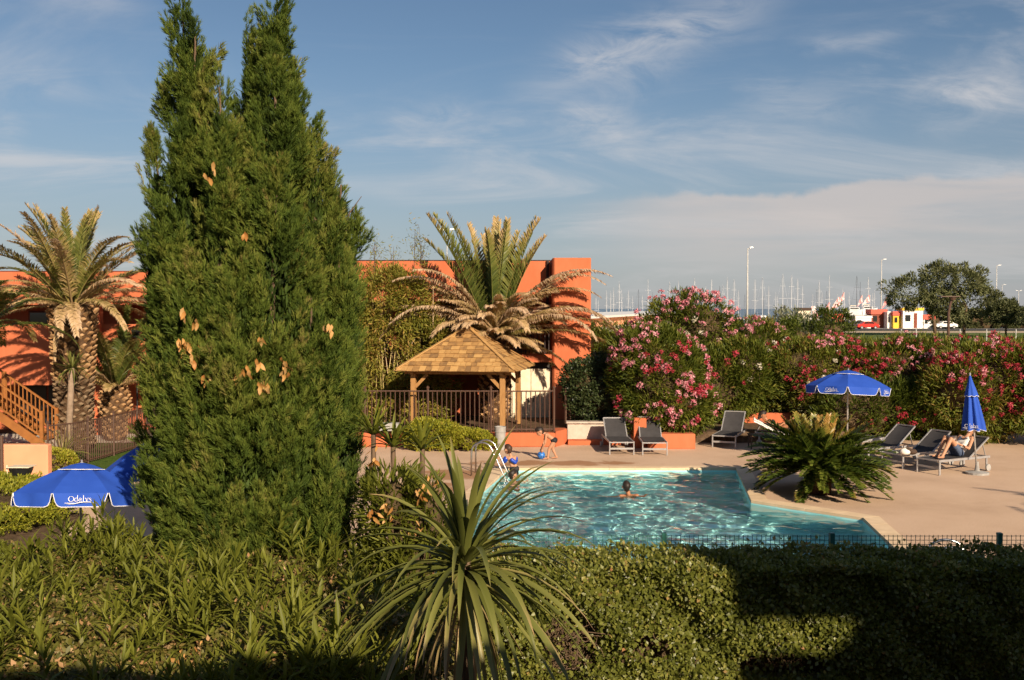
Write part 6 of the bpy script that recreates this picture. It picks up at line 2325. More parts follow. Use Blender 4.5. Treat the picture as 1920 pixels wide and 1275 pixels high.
def person(base, label, J, skin, hair, face, hup, s=1.0, group=None, long=0.0, rz=0.0, clothes=(), hands=(), build=1.0, hvox=.009):
    """J: joint positions (local metres). One continuous skin; hair and clothing are children"""
    root = empty('person', base, label, 'person', group, rz=rz)
    j = {k: Vector(v) for k, v in J.items()}
    sp = j['neck'] - j['hip']
    across = (j['sh_r'] - j['sh_l']).normalized()
    P = []
    k = build
    hw = across * .055 * k
    mid = j['hip'].lerp(j['neck'], .45)
    P += [(j['hip'] - hw, j['hip'] + hw, .088 * k, .088 * k)]
    P += [(j['hip'] - hw * .8, mid - hw * .75, .08 * k, .068 * k), (j['hip'] + hw * .8, mid + hw * .75, .08 * k, .068 * k)]
    ch = j['hip'].lerp(j['neck'], .80)
    P += [(mid - hw * .75, ch - across * .065 * k, .068 * k, .078 * k), (mid + hw * .75, ch + across * .065 * k, .068 * k, .078 * k)]
    P += [(ch - across * .08 * k, j['sh_l'], .07 * k, .050 * k), (ch + across * .08 * k, j['sh_r'], .07 * k, .050 * k)]
    P += [(ch, j['neck'], .07 * k, .048 * k), (j['neck'], j['head'] - (j['head'] - j['neck']) * .2, .046 * k, .044 * k)]
    for sd in 'lr':
        if 'el_' + sd in j:
            P += limb(j['sh_' + sd], j['el_' + sd], j['wr_' + sd], .046 * k, .034 * k, .023 * k)
        if 'kn_' + sd in j:
            h_ = j['hip'] + across * (.075 * k if sd == 'r' else -.075 * k)
            P += limb(h_, j['kn_' + sd], j['an_' + sd], .082 * k, .050 * k, .034 * k)
            cal = j['kn_' + sd].lerp(j['an_' + sd], .3)
            P += [(cal, cal.lerp(j['an_' + sd], .25), .050 * k, .045 * k)]
            if 'to_' + sd in j:
                an = j['an_' + sd]
                to = j['to_' + sd]
                hl = an - (to - an).normalized() * .03 * k
                P += [(an, hl + Vector((0, 0, -.025 * k)), .036 * k, .030 * k), (hl + Vector((0, 0, -.03 * k)), to, .030 * k, .020 * k)]
    for hd in hands:
        P += hand(hd[0], hd[1], hd[2], s * hd[3] if len(hd) > 3 else s)
    P += head_parts(j['head'], face, hup, s)
    body = link('body', blob_mesh('body', P, skin, hvox, 5, .35), root)
    body.cycles.is_caustics_receiver = True
    eyes(body, j['head'], face, hup, s)
    link('hair', blob_mesh('hair', hair_parts(j['head'], face, hup, s, long), hair, .012, 4, .5), root)
    for (nm, parts, m) in clothes:
        link(nm, blob_mesh(nm, parts, m, .010, 4, .5), root)
    return root, j


V3 = Vector
# the child bending down to the ball (faces left)
b0 = G(1034, 861)
J = dict(hip=(.08, .02, .50), neck=(-.17, .0, .68), head=(-.31, -.02, .735), sh_l=(-.145, -.13, .66), sh_r=(-.155, .12, .655),
         el_l=(-.17, -.13, .45), wr_l=(-.255, -.09, .27), el_r=(-.19, .11, .45), wr_r=(-.27, .06, .27),
         kn_l=(-.065, -.05, .275), an_l=(-.10, -.07, .06), to_l=(-.22, -.08, .02), kn_r=(.03, .07, .275), an_r=(.13, .08, .06), to_r=(.01, .09, .02))
person((b0.x, b0.y, 0), 'child in dark swim briefs bending over to pick up the ball', J, M_skin, M_hair, (-.75, -.1, -.65), (-.6, 0, .8), s=1.0, build=.80,
       hands=((V3((-.255, -.09, .27)), (-.25, .1, -1), (-.7, -.7, 0), .85), (V3((-.27, .06, .27)), (-.2, -.1, -1), (-.7, .7, 0), .85)),
       clothes=(('swim_briefs', [(V3((.07, -.035, .50)), V3((.09, .075, .50)), .080, .080), (V3((.05, -.035, .50)), V3((.04, .06, .51)), .074, .074)], M_trunks),))

# the small boy with blue armbands climbing the ladder (seen from behind)
b1 = W(962, 884, 25.35)
bz = b1.z
J = dict(hip=(.03, 0, .08), neck=(-.05, .03, .38), head=(-.125, .06, .535), sh_l=(-.16, .05, .35), sh_r=(.05, .04, .355),
         el_l=(-.23, .10, .22), wr_l=(-.33, .16, .30), el_r=(.06, .15, .22), wr_r=(-.10, .24, .28),
         kn_l=(-.06, .08, -.14), an_l=(-.04, .02, -.38), to_l=(-.08, .12, -.42), kn_r=(.08, .05, -.15), an_r=(.08, -.02, -.38), to_r=(.06, .09, -.42))
person((b1.x, b1.y, 0.0), 'small boy with blue inflatable armbands climbing out at the pool ladder', J, M_skin, M_hair_brown, (-.65, .6, -.15), (-.1, .1, 1), s=.98, build=.76,
       hands=((V3((-.33, .16, .30)), (-.7, .3, .2), (0, 0, 1), .8), (V3((-.10, .24, .28)), (-.8, .4, .1), (0, 0, 1), .8)),
       clothes=(('swim_shorts', [(V3((-.015, 0, .07)), V3((.075, 0, .07)), .082, .082), (V3((-.02, .01, .03)), V3((-.05, .05, -.06)), .07, .06), (V3((.07, .01, .03)), V3((.08, .04, -.07)), .07, .06)], M_trunks),
                ('armband', [(V3((-.175, .065, .31)), V3((-.205, .085, .265)), .068, .068)], M_arm), ('armband', [(V3((.055, .075, .31)), V3((.06, .11, .265)), .068, .068)], M_arm),
                ('float_pad', [(V3((-.03, -.075, .30)), V3((.05, -.065, .24)), .05, .05)], M_arm)))

# the boy in the water beside the ladder
b2 = W(963, 905, 24.5)
J = dict(hip=(.02, 0, -.52), neck=(.02, 0, -.03), head=(-.015, .01, .135), sh_l=(-.13, .0, -.08), sh_r=(.16, .02, -.07), el_l=(-.2, .1, -.28), wr_l=(-.18, .26, -.2),
         el_r=(.26, -.05, -.20), wr_r=(.30, .02, -.05), kn_l=(-.06, .1, -.85), an_l=(-.06, 0, -1.15), kn_r=(.09, .08, -.85), an_r=(.1, -.05, -1.15))
person((b2.x, b2.y, -.075), 'dark haired boy in the water at the foot of the pool ladder', J, M_skin, M_hair, (.75, .55, 0), (0, 0, 1), s=1.0, build=.95,
       hands=((V3((.30, .02, -.05)), (.4, .3, .5), (1, 0, 0), .9), (V3((-.18, .26, -.2)), (0, 1, 0), (0, 0, 1), .9)))

# the swimmer in the middle of the pool
b3 = W(1177, 927, 22.5)
J = dict(hip=(.05, .34, -.40), neck=(.02, .02, .04), head=(-.03, .03, .20), sh_l=(-.15, .02, -.01), sh_r=(.20, .02, .0), el_l=(-.35, .12, -.20), wr_l=(-.55, .25, -.22),
         el_r=(.36, .15, -.22), wr_r=(.45, .36, -.2), kn_l=(-.05, .70, -.55), an_l=(-.06, .62, -.92), kn_r=(.15, .72, -.52), an_r=(.16, .66, -.90))
person((b3.x, b3.y, -.085), 'swimmer seen from behind with wet dark hair in the middle of the pool', J, M_skin_tan, M_hair, (-.25, .95, .05), (0, 0, 1), s=0.98, build=1.05,
       hands=((V3((-.55, .25, -.22)), (-.8, .5, 0), (0, 0, 1)), (V3((.45, .36, -.2)), (.5, .8, 0), (0, 0, 1))))

# the woman reading on the nearest lounger; local +Y runs to the head of the lounger
rz = math.atan2(-LD[0], LD[1])
a = R(34)
hipz = .34 + .115
J = dict(hip=(0.02, 1.02, hipz), neck=(0.02, 1.02 + .50 * math.cos(R(46)), hipz + .50 * math.sin(R(46)) + .02), head=(0.02, 1.49, hipz + .50), sh_l=(.20, 1.33, hipz + .35), sh_r=(-.16, 1.33, hipz + .35),
         el_l=(.28, 1.10, hipz + .12), wr_l=(.15, .88, hipz + .24), el_r=(-.25, 1.10, hipz + .12), wr_r=(-.08, .88, hipz + .25),
         kn_l=(.12, .66, hipz + .36), an_l=(.13, .36, .415), to_l=(.14, .20, .395), kn_r=(-.10, .72, hipz + .38), an_r=(-.13, .50, .415), to_r=(-.14, .34, .395))
pw, jw = person((10.05, 25.05, 0), 'woman in a white top and denim shorts reading with her knees drawn up', J, M_skin, M_hair_brown, (0, -.85, -.35), (0, .35, .9), s=1.05, build=1.02, long=.16, rz=rz,
       hands=((V3((.15, .88, hipz + .24)), (-.7, -.5, .4), (.6, -.6, 0)), (V3((-.08, .88, hipz + .25)), (.7, -.5, .4), (-.6, -.6, 0))),
       clothes=(('white_top', [(V3((-.05, 1.10, hipz + .08)), V3((-.065, 1.30, hipz + .29)), .088, .094), (V3((.09, 1.10, hipz + .08)), V3((.105, 1.30, hipz + .29)), .088, .094), (V3((-.07, 1.20, hipz + .22)), V3((.11, 1.20, hipz + .22)), .082, .082)], M_towel),
                ('denim_shorts', [(V3((-.05, 1.02, hipz)), V3((.09, 1.02, hipz)), .102, .102), (V3((-.05, 1.0, hipz + .02)), V3((-.08, .86, hipz + .17)), .098, .082), (V3((.09, 1.0, hipz + .02)), V3((.11, .84, hipz + .17)), .098, .082)], M_denim)))
bk = empty('book', (10.05, 25.05, 0), 'open paperback held by the reading woman', 'book', rz=rz)
MB().slab([(.02, .80, hipz + .22), (.16, .86, hipz + .24), (.16, .82, hipz + .44), (.02, .76, hipz + .42)], .012).build('page_block', M_page, bk, local=True)
MB().slab([(.015, .80, hipz + .22), (-.125, .86, hipz + .24), (-.125, .82, hipz + .44), (.015, .76, hipz + .42)], -.012).build('page_block', M_page, bk, local=True)

# the woman in a dark bikini on the towel covered lounger
rz2 = math.atan2(-LW_[1][0], LW_[1][1])
J = dict(hip=(0.0, 1.02, hipz), neck=(0.0, 1.46, hipz + .245), head=(0.0, 1.575, hipz + .385), sh_l=(.19, 1.41, hipz + .20), sh_r=(-.19, 1.41, hipz + .20),
         el_l=(.27, 1.18, hipz + .04), wr_l=(.09, .99, hipz + .17), el_r=(-.27, 1.18, hipz + .04), wr_r=(-.09, .99, hipz + .17),
         kn_l=(.11, .68, hipz + .30), an_l=(.12, .36, .415), to_l=(.12, .20, .395), kn_r=(-.11, .72, hipz + .26), an_r=(-.13, .40, .415), to_r=(-.13, .24, .395))
person(LW_[0], 'woman in a dark strapless bikini reclining with raised knees behind the cycas', J, M_skin_tan, M_hair, (.1, -.9, -.3), (0, .3, .9), s=1.05, build=1.02, long=.12, rz=rz2,
       hands=((V3((.09, .99, hipz + .17)), (-.7, -.5, .1), (.3, -.4, .8)), (V3((-.09, .99, hipz + .17)), (.7, -.5, .1), (-.3, -.4, .8))),
       clothes=(('bikini_top', [(V3((-.075, 1.29, hipz + .185)), V3((.075, 1.29, hipz + .185)), .080, .080), (V3((-.08, 1.33, hipz + .16)), V3((.08, 1.33, hipz + .16)), .088, .088)], M_trunks),
                ('bikini_bottom', [(V3((-.065, 1.0, hipz)), V3((.065, 1.0, hipz)), .099, .099)], M_trunks)))
tw_ = empty('towel', LW_[0], 'white towel draped over the raised back of the lounger', 'towel', rz=rz2)
V, Fc = [], []
for i in range(14):
    s_ = -.25 + 1.06 * i / 13
    for k in range(9):
        x = -.36 + .72 * k / 8
        aa = R(27)
        if s_ < 0:
            p = Vector((x, 1.12 + s_, .385))
        else:
            p = Vector((x, 1.12 + math.cos(aa) * s_ - math.sin(aa) * .02, .36 + math.sin(aa) * s_ + math.cos(aa) * .03))
        p.z += .012 * math.sin(k * 2.1 + i * .8)
        if k in (0, 8):
            p.z -= .07
        V.append(p)
for i in range(13):
    for k in range(8):
        o = i * 9 + k
        Fc.append((o, o + 1, o + 10, o + 9))
link('towel_cloth', MB().add(V, Fc).mesh('towel_cloth', M_towel, smooth=True), tw_)
# ================================================================== beyond the garden: lamps, trees, marina
M_lamp = mat_plain('pale_grey_post', (0.45, 0.44, 0.42), 0.5, 0.4)
M_mast = mat_plain('white_mast', (0.56, 0.56, 0.57), 0.4, 0.4)
M_mastdark = mat_plain('dark_mast', (0.10, 0.11, 0.13), 0.4, 0.4)
M_hull = mat_plain('white_hull', (0.72, 0.72, 0.72), 0.35, 0.5)
M_redp = mat_plain('red_paint', (0.62, 0.09, 0.05), 0.5)
M_yellow = mat_plain('yellow_paint', (0.80, 0.50, 0.03), 0.5)
M_flag = mat_noise('white_red_flag', [(0.44, (0.78, 0.72, 0.70)), (0.56, (0.75, 0.30, 0.30))], scale=1.1, rough=0.8, spec=0.1, detail=2)
M_roofgrey = mat_plain('pale_roof', (0.62, 0.56, 0.50), 0.8)
M_carred = mat_plain('red_car_paint', (0.55, 0.03, 0.02), 0.25, 0.5)


def street_lamp(px, top_y, base_y, label, heads=1, thick=0.11, head=0.9, Y=None, mat=None):
    Y = Y or (CAMZ * FPX / (base_y - 578.0))
    t = W(px, top_y, Y)
    root = empty('street_lamp', (t.x, Y, 0), label, 'street lamp')
    H = t.z
    MB().tube([(0, 0, 0), (0, 0, H * .5), (0, 0, H)], [thick, thick * .8, thick * .55], 8).build('pole', mat or M_lamp, root, local=True, smooth=True)
    for h_ in range(heads):
        s = 1 if h_ == 0 else -1
        MB().tube([(0, 0, H - .05), (s * head * .5, 0, H + .06)], thick * .4, 6).build('arm', mat or M_lamp, root, local=True)
        MB().add([(s * head * .35, -.18, H + .0), (s * head * 1.05, -.12, H + .10), (s * head * 1.05, .12, H + .10), (s * head * .35, .18, H + .0),
                  (s * head * .35, -.14, H + .16), (s * head * 1.0, -.08, H + .20), (s * head * 1.0, .08, H + .20), (s * head * .35, .14, H + .16)],
                 [(0, 1, 2, 3), (4, 5, 6, 7), (0, 1, 5, 4), (1, 2, 6, 5), (2, 3, 7, 6), (3, 0, 4, 7)]).build('lamp_head', M_white, root, local=True)


street_lamp(1402, 466, 650, 'tall pale street lamp rising above the pink oleander crowns', 1, .11, .55)
street_lamp(1653, 487, 613, 'pale street lamp left of the spreading tree', 1, .16, 1.0)
street_lamp(1869, 498, 610, 'pale street lamp right of the spreading tree', 1, .15, 1.0)
street_lamp(838, 432, 660, 'slim double headed street lamp behind the roof of the gazebo building', 2, .07, .85)
street_lamp(1879, 534, 596, 'small distant lamp just right of the tree crown', 1, .2, 1.5)
street_lamp(1910, 545, 594, 'distant lamp at the right edge above the small trees', 2, .2, 1.5)
# the dark T shaped path lamp in front of the tree
t = W(1779, 556, 62)
root = empty('path_lamp', (t.x, 62, 0), 'dark brown path lamp with a flat plate top in front of the tree', 'street lamp')
MB().tube([(0, 0, 0), (0, 0, t.z - 1.0), (.08, 0, t.z - .5), (.22, 0, t.z - .05)], [.09, .085, .08, .07], 8).build('pole', M_iron, root, local=True)
MB().box((.02, 0, t.z), (1.15, .5, .06)).build('lamp_plate', M_iron, root, local=True)
MB().lathe([(.16, t.z - .22), (.22, t.z - .05), (.0, t.z - .03)], (.22, 0, 0), 10).build('lamp_head', M_iron, root, local=True)


# ------------------------------------------------------------------ trees by the road
def far_tree(base, forms, label, seed, n, k, rc, ll, lw, trunks, mat=None, jit=0.8):
    rng = np.random.default_rng(seed)
    root = empty('tree', base, label, 'tree')
    me, cc, cn = leafy('crown', rng, n, forms, k, rc, ll, lw, mat or L_olive, up=0.1, jit=jit, base=0.52, tvar=.16, lo=0.55, zmin=0.5, inner=.1)
    link('crown', me, root)
    for (x, y, lean, r) in trunks:
        MB().tube([(x, y, 0), (x + lean * .3, y, 2.0), (x + lean, y, 4.2)], [r, r * .8, r * .5], 9).build('trunk', M_bark, root, local=True, smooth=True)
        for q in range(6):
            t_ = cc[rng.integers(0, len(cc))] * np.array([.85, .85, .9])
            p = Vector((x + lean, y, 4.0))
            e = Vector(t_)
            MB().tube([p, p.lerp(e, .5) + Vector((0, 0, .5)), e], [r * .4, r * .28, r * .1], 6).build('limb', M_bark, root, local=True)
    return root


tb_ = W(1768, 612, 150)
u = 150 / FPX
far_tree((tb_.x, 150, 0), [((-4.4, 0, 6.4), (4.2, 2.6, 2.2)), ((-.5, 0, 7.6), (3.6, 3.0, 2.8)), ((2.6, 0, 7.2), (3.8, 3.0, 3.0)), ((3.6, 0, 5.0), (4.2, 2.6, 2.6)), ((-.2, 0, 4.9), (2.4, 2.2, 1.7)), ((6.0, 0, 4.6), (2.2, 2.0, 2.0))],
         'broad spreading dark tree with two trunks by the marina road', 161, 17000, 210, 0.80, 0.55, 0.17, ((-1.1, 0, -.6, .26), (3.0, 0, .4, .24)))
tb2 = W(1886, 612, 146)
far_tree((tb2.x, 146, 0), [((0, 0, 3.6), (2.0, 1.8, 1.5)), ((-.9, 0, 3.2), (1.3, 1.2, 1.2)), ((1.2, 0, 3.1), (1.3, 1.2, 1.1))],
         'small round tree right of the spreading tree', 162, 7000, 90, 0.55, 0.36, 0.15, ((0, 0, .1, .15),))
tb3 = W(1950, 612, 140)
far_tree((tb3.x, 140, 0), [((0, 0, 2.9), (2.6, 2.0, 2.0))], 'dark tree cut by the right edge of the picture', 163, 6000, 90, 0.6, 0.36, 0.15, ((0, 0, .1, .15),))
shrub('far_hedge', (W(1850, 612, 205).x, 207, 0), [((0, 0, 1.2), (9, 1.2, 2.0)), ((-7, 0, 1.0), (5, 1.2, 2.2)), ((10, 0, 1.2), (6, 1.2, 2.4))], 'dusty green hedge along the road behind the right hand trees', 'hedge', n=9000, k=160, rc=.7, ll=.5, lw=.25, mat=L_olive, seed=164, stems=0)
# slim posts along the verge
pf = empty('post_fence', (W(1690, 620, 100).x, 100, 0), 'row of thin pale posts on the grass verge beyond the oleanders', 'fence')
for i, px in enumerate((1560, 1690, 1718, 1800, 1850, 1905)):
    p = W(px, 620, 100)
    MB().tube([(p.x, 100, 0), (p.x, 100, 2.0)], .05, 6).build('post', M_lamp, pf)


# ------------------------------------------------------------------ marina: sailing boats
def sailboat_mesh(L):
    mb = MB()
    sec = [(0, .02, .9), (.12, .55, 1.0), (.35, .95, 1.0), (.65, 1.0, .95), (.9, .8, .95), (1.0, .7, .95)]
    vs, fs = [], []
    for t, w, h in sec:
        x = (t - .5) * L
        b = w * L * .15
        vs += [(x, -b, h), (x, -b * .7, .15), (x, b * .7, .15), (x, b, h)]
    for i in range(len(sec) - 1):
        for k in range(3):
            fs.append((i * 4 + k, i * 4 + k + 1, i * 4 + k + 5, i * 4 + k + 4))
        fs.append((i * 4 + 3, i * 4, i * 4 + 4, i * 4 + 7))
    fs += [(0, 1, 2, 3), (20, 21, 22, 23)]
    mb.add(vs, fs)
    return mb.mesh('hull', M_hull)


HULL = sailboat_mesh(10.0)
CABIN = MB().box((.4, 0, 1.25), (3.6, 1.9, .6)).mesh('cabin', M_hull, bevel=.12)
MASTS = {}
for nm, mt in (('w', M_mast), ('d', M_mastdark)):
    mm = MB().tube([(-.6, 0, .9), (-.6, 0, 8), (-.6, 0, 13.0)], [.095, .085, .05], 6)
    MASTS[nm] = (mm.mesh('mast', mt), MB().tube([(-.6, 0, 2.1), (3.6, 0, 2.2)], .11, 6).mesh('boom', mt),
                 MB().bar((-.6, -1.1, 6.5), (-.6, 1.1, 6.5), .06).bar((-.6, -.8, 9.8), (-.6, .8, 9.8), .05).mesh('spreader', mt),
                 MB().tube([(-.6, 0, 12.9), (-5.0, 0, 1.0)], .018, 4).tube([(-.6, 0, 12.9), (4.8, 0, 1.0)], .018, 4).mesh('stay', mt))


def sailboat(px, top, Y, dark=False, lab=None):
    p = W(px, top, Y)
    sc = (p.z + .2) / 13.0
    root = empty('sailing_boat', (p.x, Y, -.2), lab or 'moored white sailing boat whose bare mast stands in the distant marina', 'sailing boat', 'sailing boats moored in the marina')
    m = MASTS['d' if dark else 'w']
    for nm, me in (('hull', HULL), ('cabin', CABIN), ('mast', m[0]), ('boom', m[1]), ('spreader', m[2]), ('stay', m[3])):
        link(nm, me, root)
    root.scale = (sc, sc, sc)
    root.rotation_euler = (0, 0, rngb.uniform(-.35, .35) + math.pi / 2)
    return root


rngb = np.random.default_rng(171)
named = {1402: None}
tops = [(1117, 556, 0), (1122, 562, 0), (1137, 545, 0), (1145, 546, 0), (1150, 540, 0), (1160, 528, 0), (1166, 544, 0), (1177, 545, 0), (1196, 542, 1), (1185, 556, 0), (1204, 553, 0), (1215, 524, 0), (1224, 548, 1), (1230, 554, 0), (1254, 528, 0), (1272, 526, 0), (1278, 540, 0), (1301, 522, 0),
        (1322, 536, 0), (1335, 524, 0), (1349, 536, 1), (1354, 534, 0), (1363, 520, 0), (1375, 524, 0), (1384, 545, 0), (1396, 552, 1), (1415, 524, 0), (1428, 520, 0), (1432, 556, 1), (1441, 536, 0), (1453, 548, 0), (1457, 553, 0), (1466, 514, 0), (1483, 516, 0), (1495, 522, 0), (1504, 535, 0),
        (1522, 552, 0), (1530, 542, 1), (1535, 526, 0), (1541, 548, 0), (1549, 545, 1), (1555, 516, 0), (1570, 552, 0), (1579, 540, 0), (1592, 548, 0), (1605, 517, 1), (1613, 529, 1), (1627, 520, 0), (1636, 549, 0), (1640, 545, 0), (1665, 554, 0), (1676, 553, 0), (1700, 556, 0), (1720, 560, 0), (1842, 556, 0)]
tall = {1160: 'sailing boat with a tall pale mast nearest the orange end wall', 1605: 'sailing boat with the tall dark mast behind the red and white flags', 1613: 'sailing boat with the shorter dark mast right of the flags',
        1466: 'sailing boat with the tallest white mast left of the red stall', 1555: 'sailing boat with a stout grey mast above the flag cluster'}
for (px, ty, dk) in tops:
    sailboat(px, ty, rngb.uniform(268, 360), bool(dk), tall.get(px) if not dk or px in tall else 'moored boat whose thin dark mast stands in the distant marina')

# long pale building along the quay, seen over the bushes
qb = empty('quay_building', (W(1112, 600, 62).x, 62, 0), 'long low pale building with white roof edges between the orange end wall and the oleanders', 'building')
a0, a1 = W(1108, 592, 60), W(1300, 583, 175)
dv = Vector((a1.x - a0.x, a1.y - a0.y, 0)).normalized()
nv = Vector((-dv.y, dv.x, 0))
p0, p1 = Vector((a0.x - 1.2, a0.y, 0)), Vector((a1.x, a1.y, 0))
MB().prism([p0, p1, p1 + nv * 9, p0 + nv * 9], 0, 3.35).build('wall', M_salmon, qb)
q0, q1 = p0 - nv * .4 - dv * .2, p1 - nv * .4 + dv * .2
MB().prism([q0, q1, q1 + nv * 10, q0 + nv * 10], 3.352, 3.5).build('roof', M_white, qb)
q0, q1 = p0 - nv * 1.6, p1 - nv * 1.6
MB().prism([q0, q0.lerp(q1, .42), q0.lerp(q1, .42) + nv * 1.55, q0 + nv * 1.55], 2.55, 2.72).build('awning', M_cream, qb)
for i in range(9):
    c = p0.lerp(p1, (i + .5) / 16) - nv * .03
    MB().box((c.x, c.y, 1.5), (1.3, .06, 1.1), rz=math.atan2(dv.y, dv.x)).build('window', M_glass, qb)

# stalls, cabins, cruisers and flags round the marina road
def kiosk(x0, x1, y0, y1, Y, label, wallm, roofm, roof_px=5, door=True):
    a, b = W(x0, y1, Y), W(x1, y0, Y)
    w, h = b.x - a.x, b.z
    root = empty('market_stall', ((a.x + b.x) / 2, Y, 0), label, 'stall')
    rh = roof_px / FPX * Y
    MB().box((0, 1.5, (h - rh) / 2), (w, 3, h - rh)).build('wall', wallm, root, local=True)
    MB().box((0, 1.5, h - rh / 2), (w + .3, 3.3, rh)).build('roof', roofm, root, local=True)
    if door:
        MB().box((w * .12, -.03, h * .38), (w * .16, .06, h * .72)).build('door', M_brownred, root, local=True)
    MB().box((-w * .26, -.03, h * .5), (w * .26, .06, h * .3)).build('hatch', M_glass, root, local=True)


kiosk(1693, 1731, 577, 606, 206, 'white marina cabin with a bright yellow roof left of the tree', M_white, M_yellow)
kiosk(1664, 1676, 584, 602, 208, 'small plain white cabin left of the yellow stall', M_white, M_white, 2, False)
kiosk(1675, 1695, 584, 600, 207, 'yellow stall with an orange sign board between two white cabins', M_yellow, M_redp, 8, False)
kiosk(1732, 1752, 590, 602, 206, 'red and white stall half hidden by the left trunk of the tree', M_white, M_redp, 9, False)
kiosk(1634, 1662, 580, 602, 210, 'red roofed stall behind the street lamp', M_brownred, M_redp, 9, True)
kiosk(1553, 1582, 588, 606, 212, 'red awning stall below the flags', M_brownred, M_redp, 8, True)
kiosk(1604, 1634, 592, 608, 209, 'white cabin with a row of dark windows in the marina yard', M_white, M_white, 4, False)
kiosk(1497, 1520, 577, 606, 200, 'pale stall with a brown sign board at the left of the yard', M_cream, M_bagbrown, 5, False)


def cruiser(px, py0, py1, w, Y, label):
    c = W(px, py1, Y)
    t_ = W(px, py0, Y)
    L = w / FPX * Y
    root = empty('motor_cruiser', (c.x, Y, 0), label, 'boat')
    z0, z1 = max(.3, c.z), t_.z
    h = z1 - z0
    sec = [(-.5, .6, .42), (-.3, 1, .5), (.1, 1, .52), (.35, .7, .58), (.5, .05, .66)]
    vs, fs = [], []
    for t, wd, hh in sec:
        b = wd * L * .16
        vs += [(t * L, -b, z0 + h * hh), (t * L * .94, -b * .5, z0), (t * L * .94, b * .5, z0), (t * L, b, z0 + h * hh)]
    for i in range(4):
        for k in range(3):
            fs.append((i * 4 + k, i * 4 + k + 1, i * 4 + k + 5, i * 4 + k + 4))
        fs.append((i * 4 + 3, i * 4, i * 4 + 4, i * 4 + 7))
    fs += [(0, 1, 2, 3), (16, 17, 18, 19)]
    MB().add(vs, fs).build('hull', M_hull, root, local=True)
    MB().box((-.06 * L, 0, z0 + h * .66), (L * .52, L * .22, h * .26)).build('cabin', M_hull, root, local=True, bevel=.1)
    MB().box((-.06 * L, -.112 * L, z0 + h * .68), (L * .42, .04, h * .12)).build('cabin_window', M_glass, root, local=True)
    MB().box((-.12 * L, 0, z0 + h * .93), (L * .3, L * .2, h * .05)).build('flybridge_roof', M_cream, root, local=True)
    for x in (-.25, .0):
        MB().tube([(x * L, -.09 * L, z0 + h * .78), (x * L, -.09 * L, z0 + h * .92)], .05, 5).build('roof_post', M_mast, root, local=True)


cruiser(1603, 572, 591, 38, 222, 'white motor cruiser with a dark roof opening on the hard below the flags')
cruiser(1628, 570, 590, 34, 226, 'second white motor cruiser close behind the street lamp')
cruiser(1520, 585, 606, 26, 216, 'white boat on the hard beside the feather banner')


def flag(px, top, bottom, w, Y, label, feather=False):
    a, b = W(px, bottom, Y), W(px, top, Y)
    k = Y / FPX
    root = empty('flag', (a.x, Y, 0), label, 'flag', 'flags round the marina yard')
    H = b.z
    z0 = max(1.0, a.z)
    MB().tube([(0, 0, 0), (0, 0, H)], .05, 5).build('pole', M_mast, root, local=True)
    V, Fc = [], []
    nx, nz = 6, 8
    for i in range(nz + 1):
        t_ = i / nz
        for q in range(nx + 1):
            s_ = q / nx
            ww = w * k * ((.15 + .85 * t_) if not feather else (.75 + .4 * math.sin(t_ * 2.4)))
            off = -s_ * ww if not feather else s_ * ww + (t_ * w * k * .8)
            V.append((off, .12 * math.sin(s_ * 7 + t_ * 3), H + (z0 - H) * (t_ * (.55 + .45 * (s_ if not feather else 1)) if not feather else t_)))
    for i in range(nz):
        for q in range(nx):
            o = i * (nx + 1) + q
            Fc.append((o, o + 1, o + nx + 2, o + nx + 1))
    link('flag_cloth', MB().add(V, Fc).mesh('flag_cloth', M_flag, smooth=True), root)


flag(1556, 567, 590, 14, 213, 'drooping white and red flag at the left of the flag cluster')
flag(1575, 557, 584, 20, 214, 'large white and red flag blown left in the flag cluster')
flag(1583, 548, 570, 10, 215, 'topmost narrow white flag of the cluster')
flag(1617, 553, 576, 10, 214, 'white flag just left of the pink one by the cruisers')
flag(1631, 553, 574, 16, 214, 'pink and white flag above the white cruiser')
flag(1663, 556, 580, 10, 212, 'single red flecked flag right of the street lamp')
flag(1521, 574, 608, 9, 205, 'tall feather banner with red letters by the pale stall', True)


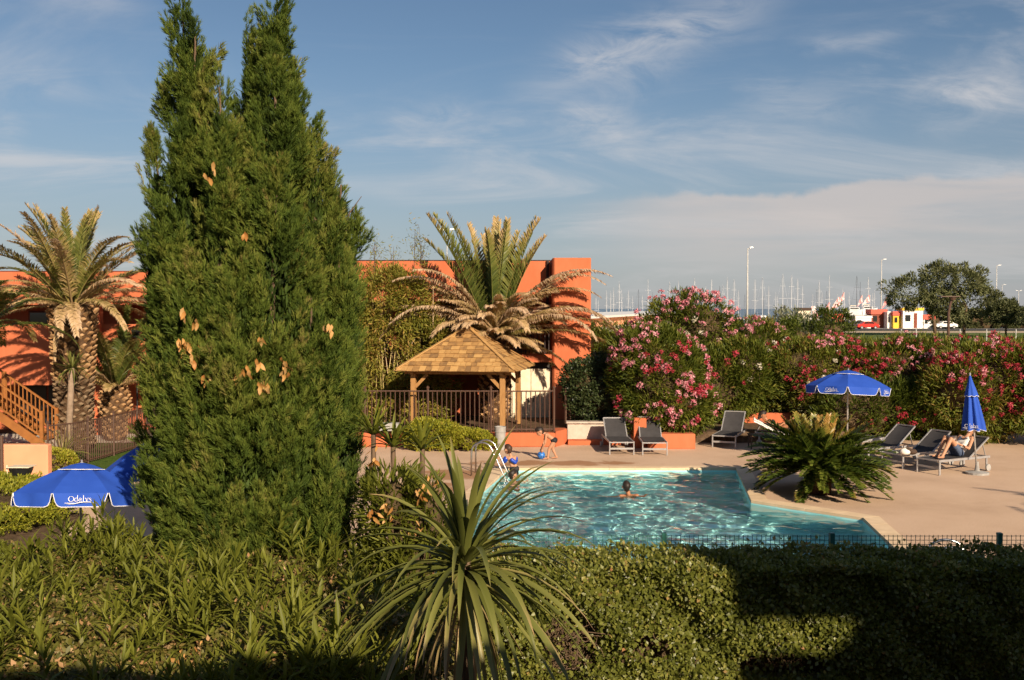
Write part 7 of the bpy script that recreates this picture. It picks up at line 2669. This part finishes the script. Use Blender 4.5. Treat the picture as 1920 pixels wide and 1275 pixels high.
def car(px, py, Y, label, paint, wpx=26):
    p = W(px, py, Y)
    root = empty('parked_car', (p.x, Y, 0), label, 'car')
    L = 4.2
    prof = [(-2.1, .35), (-2.1, .75), (-1.95, .95), (-1.3, 1.0), (-.75, 1.45), (.7, 1.48), (1.45, 1.05), (2.0, .9), (2.1, .6), (2.1, .35)]
    V = [(x, -.82, z) for x, z in prof] + [(x, .82, z) for x, z in prof]
    n_ = len(prof)
    Fc = [tuple(range(n_)), tuple(range(n_, 2 * n_))[::-1]] + [(i, (i + 1) % n_, n_ + (i + 1) % n_, n_ + i) for i in range(n_)]
    MB().add(V, Fc).build('body', paint, root, local=True, bevel=.06)
    for x in (-1.3, 1.3):
        for y in (-.80, .80):
            w_ = MB().tube([(x, y - .1, .31), (x, y + .1, .31)], .31, 14).build('wheel', M_black, root, local=True)
            MB().tube([(x, y - .115, .31), (x, y + .115, .31)], .18, 10).build('rim', M_alu, w_, local=True)
    for x0, x1 in ((-1.1, -.05), (.0, 1.15)):
        MB().slab([(x0 + (.2 if x0 < -.5 else 0), -.835, 1.05), (x1, -.835, 1.05), (x1 - (.35 if x1 > .5 else 0), -.835, 1.38), (x0 + (.45 if x0 < -.5 else 0), -.835, 1.38)], .02).build('side_window', M_glass, root, local=True)
    MB().slab([(1.43, -.7, 1.09), (1.43, .7, 1.09), (.76, .65, 1.45), (.76, -.65, 1.45)], .02).build('windscreen', M_glass, root, local=True)
    for y in (-.6, .6):
        MB().box((2.08, y, .72), (.08, .3, .14)).build('headlight', M_white, root, local=True)
    return root


for i, (px, py, Y, wpx) in enumerate(((1500, 603, 212, 20), (1540, 604, 216, 24), (1586, 603, 220, 22), (1648, 603, 214, 20), (1712, 590, 224, 30), (1480, 600, 220, 22))):
    cruiser(px, py - 13, py, wpx, Y, ('small white boat stored ashore left of the pale stall', 'white boat hull stored ashore right of the feather banner', 'white boat hull stored ashore behind the white and red flags',
                                      'white boat hull stored ashore below the street lamp', 'white boat behind the yellow roofed cabin', 'leftmost white boat stored ashore above the oleander tops')[i])
shrub('green_bush', (W(1545, 612, 185).x, 185, 0), [((0, 0, .5), (3.0, .8, .8)), ((3, 0, .4), (2.0, .8, .6))], 'low dark bushes along the marina road left of the red car', 'bush', n=2500, k=60, rc=.5, ll=.3, lw=.15, mat=L_olive, seed=165, stems=0)
car(1773, 612, 204, 'white car parked under the spreading tree', M_white)
car(1626, 611, 200, 'red car parked in the marina yard just above the oleanders', M_carred)
car(1609, 608, 208, 'dark car parked behind the red car', M_black)
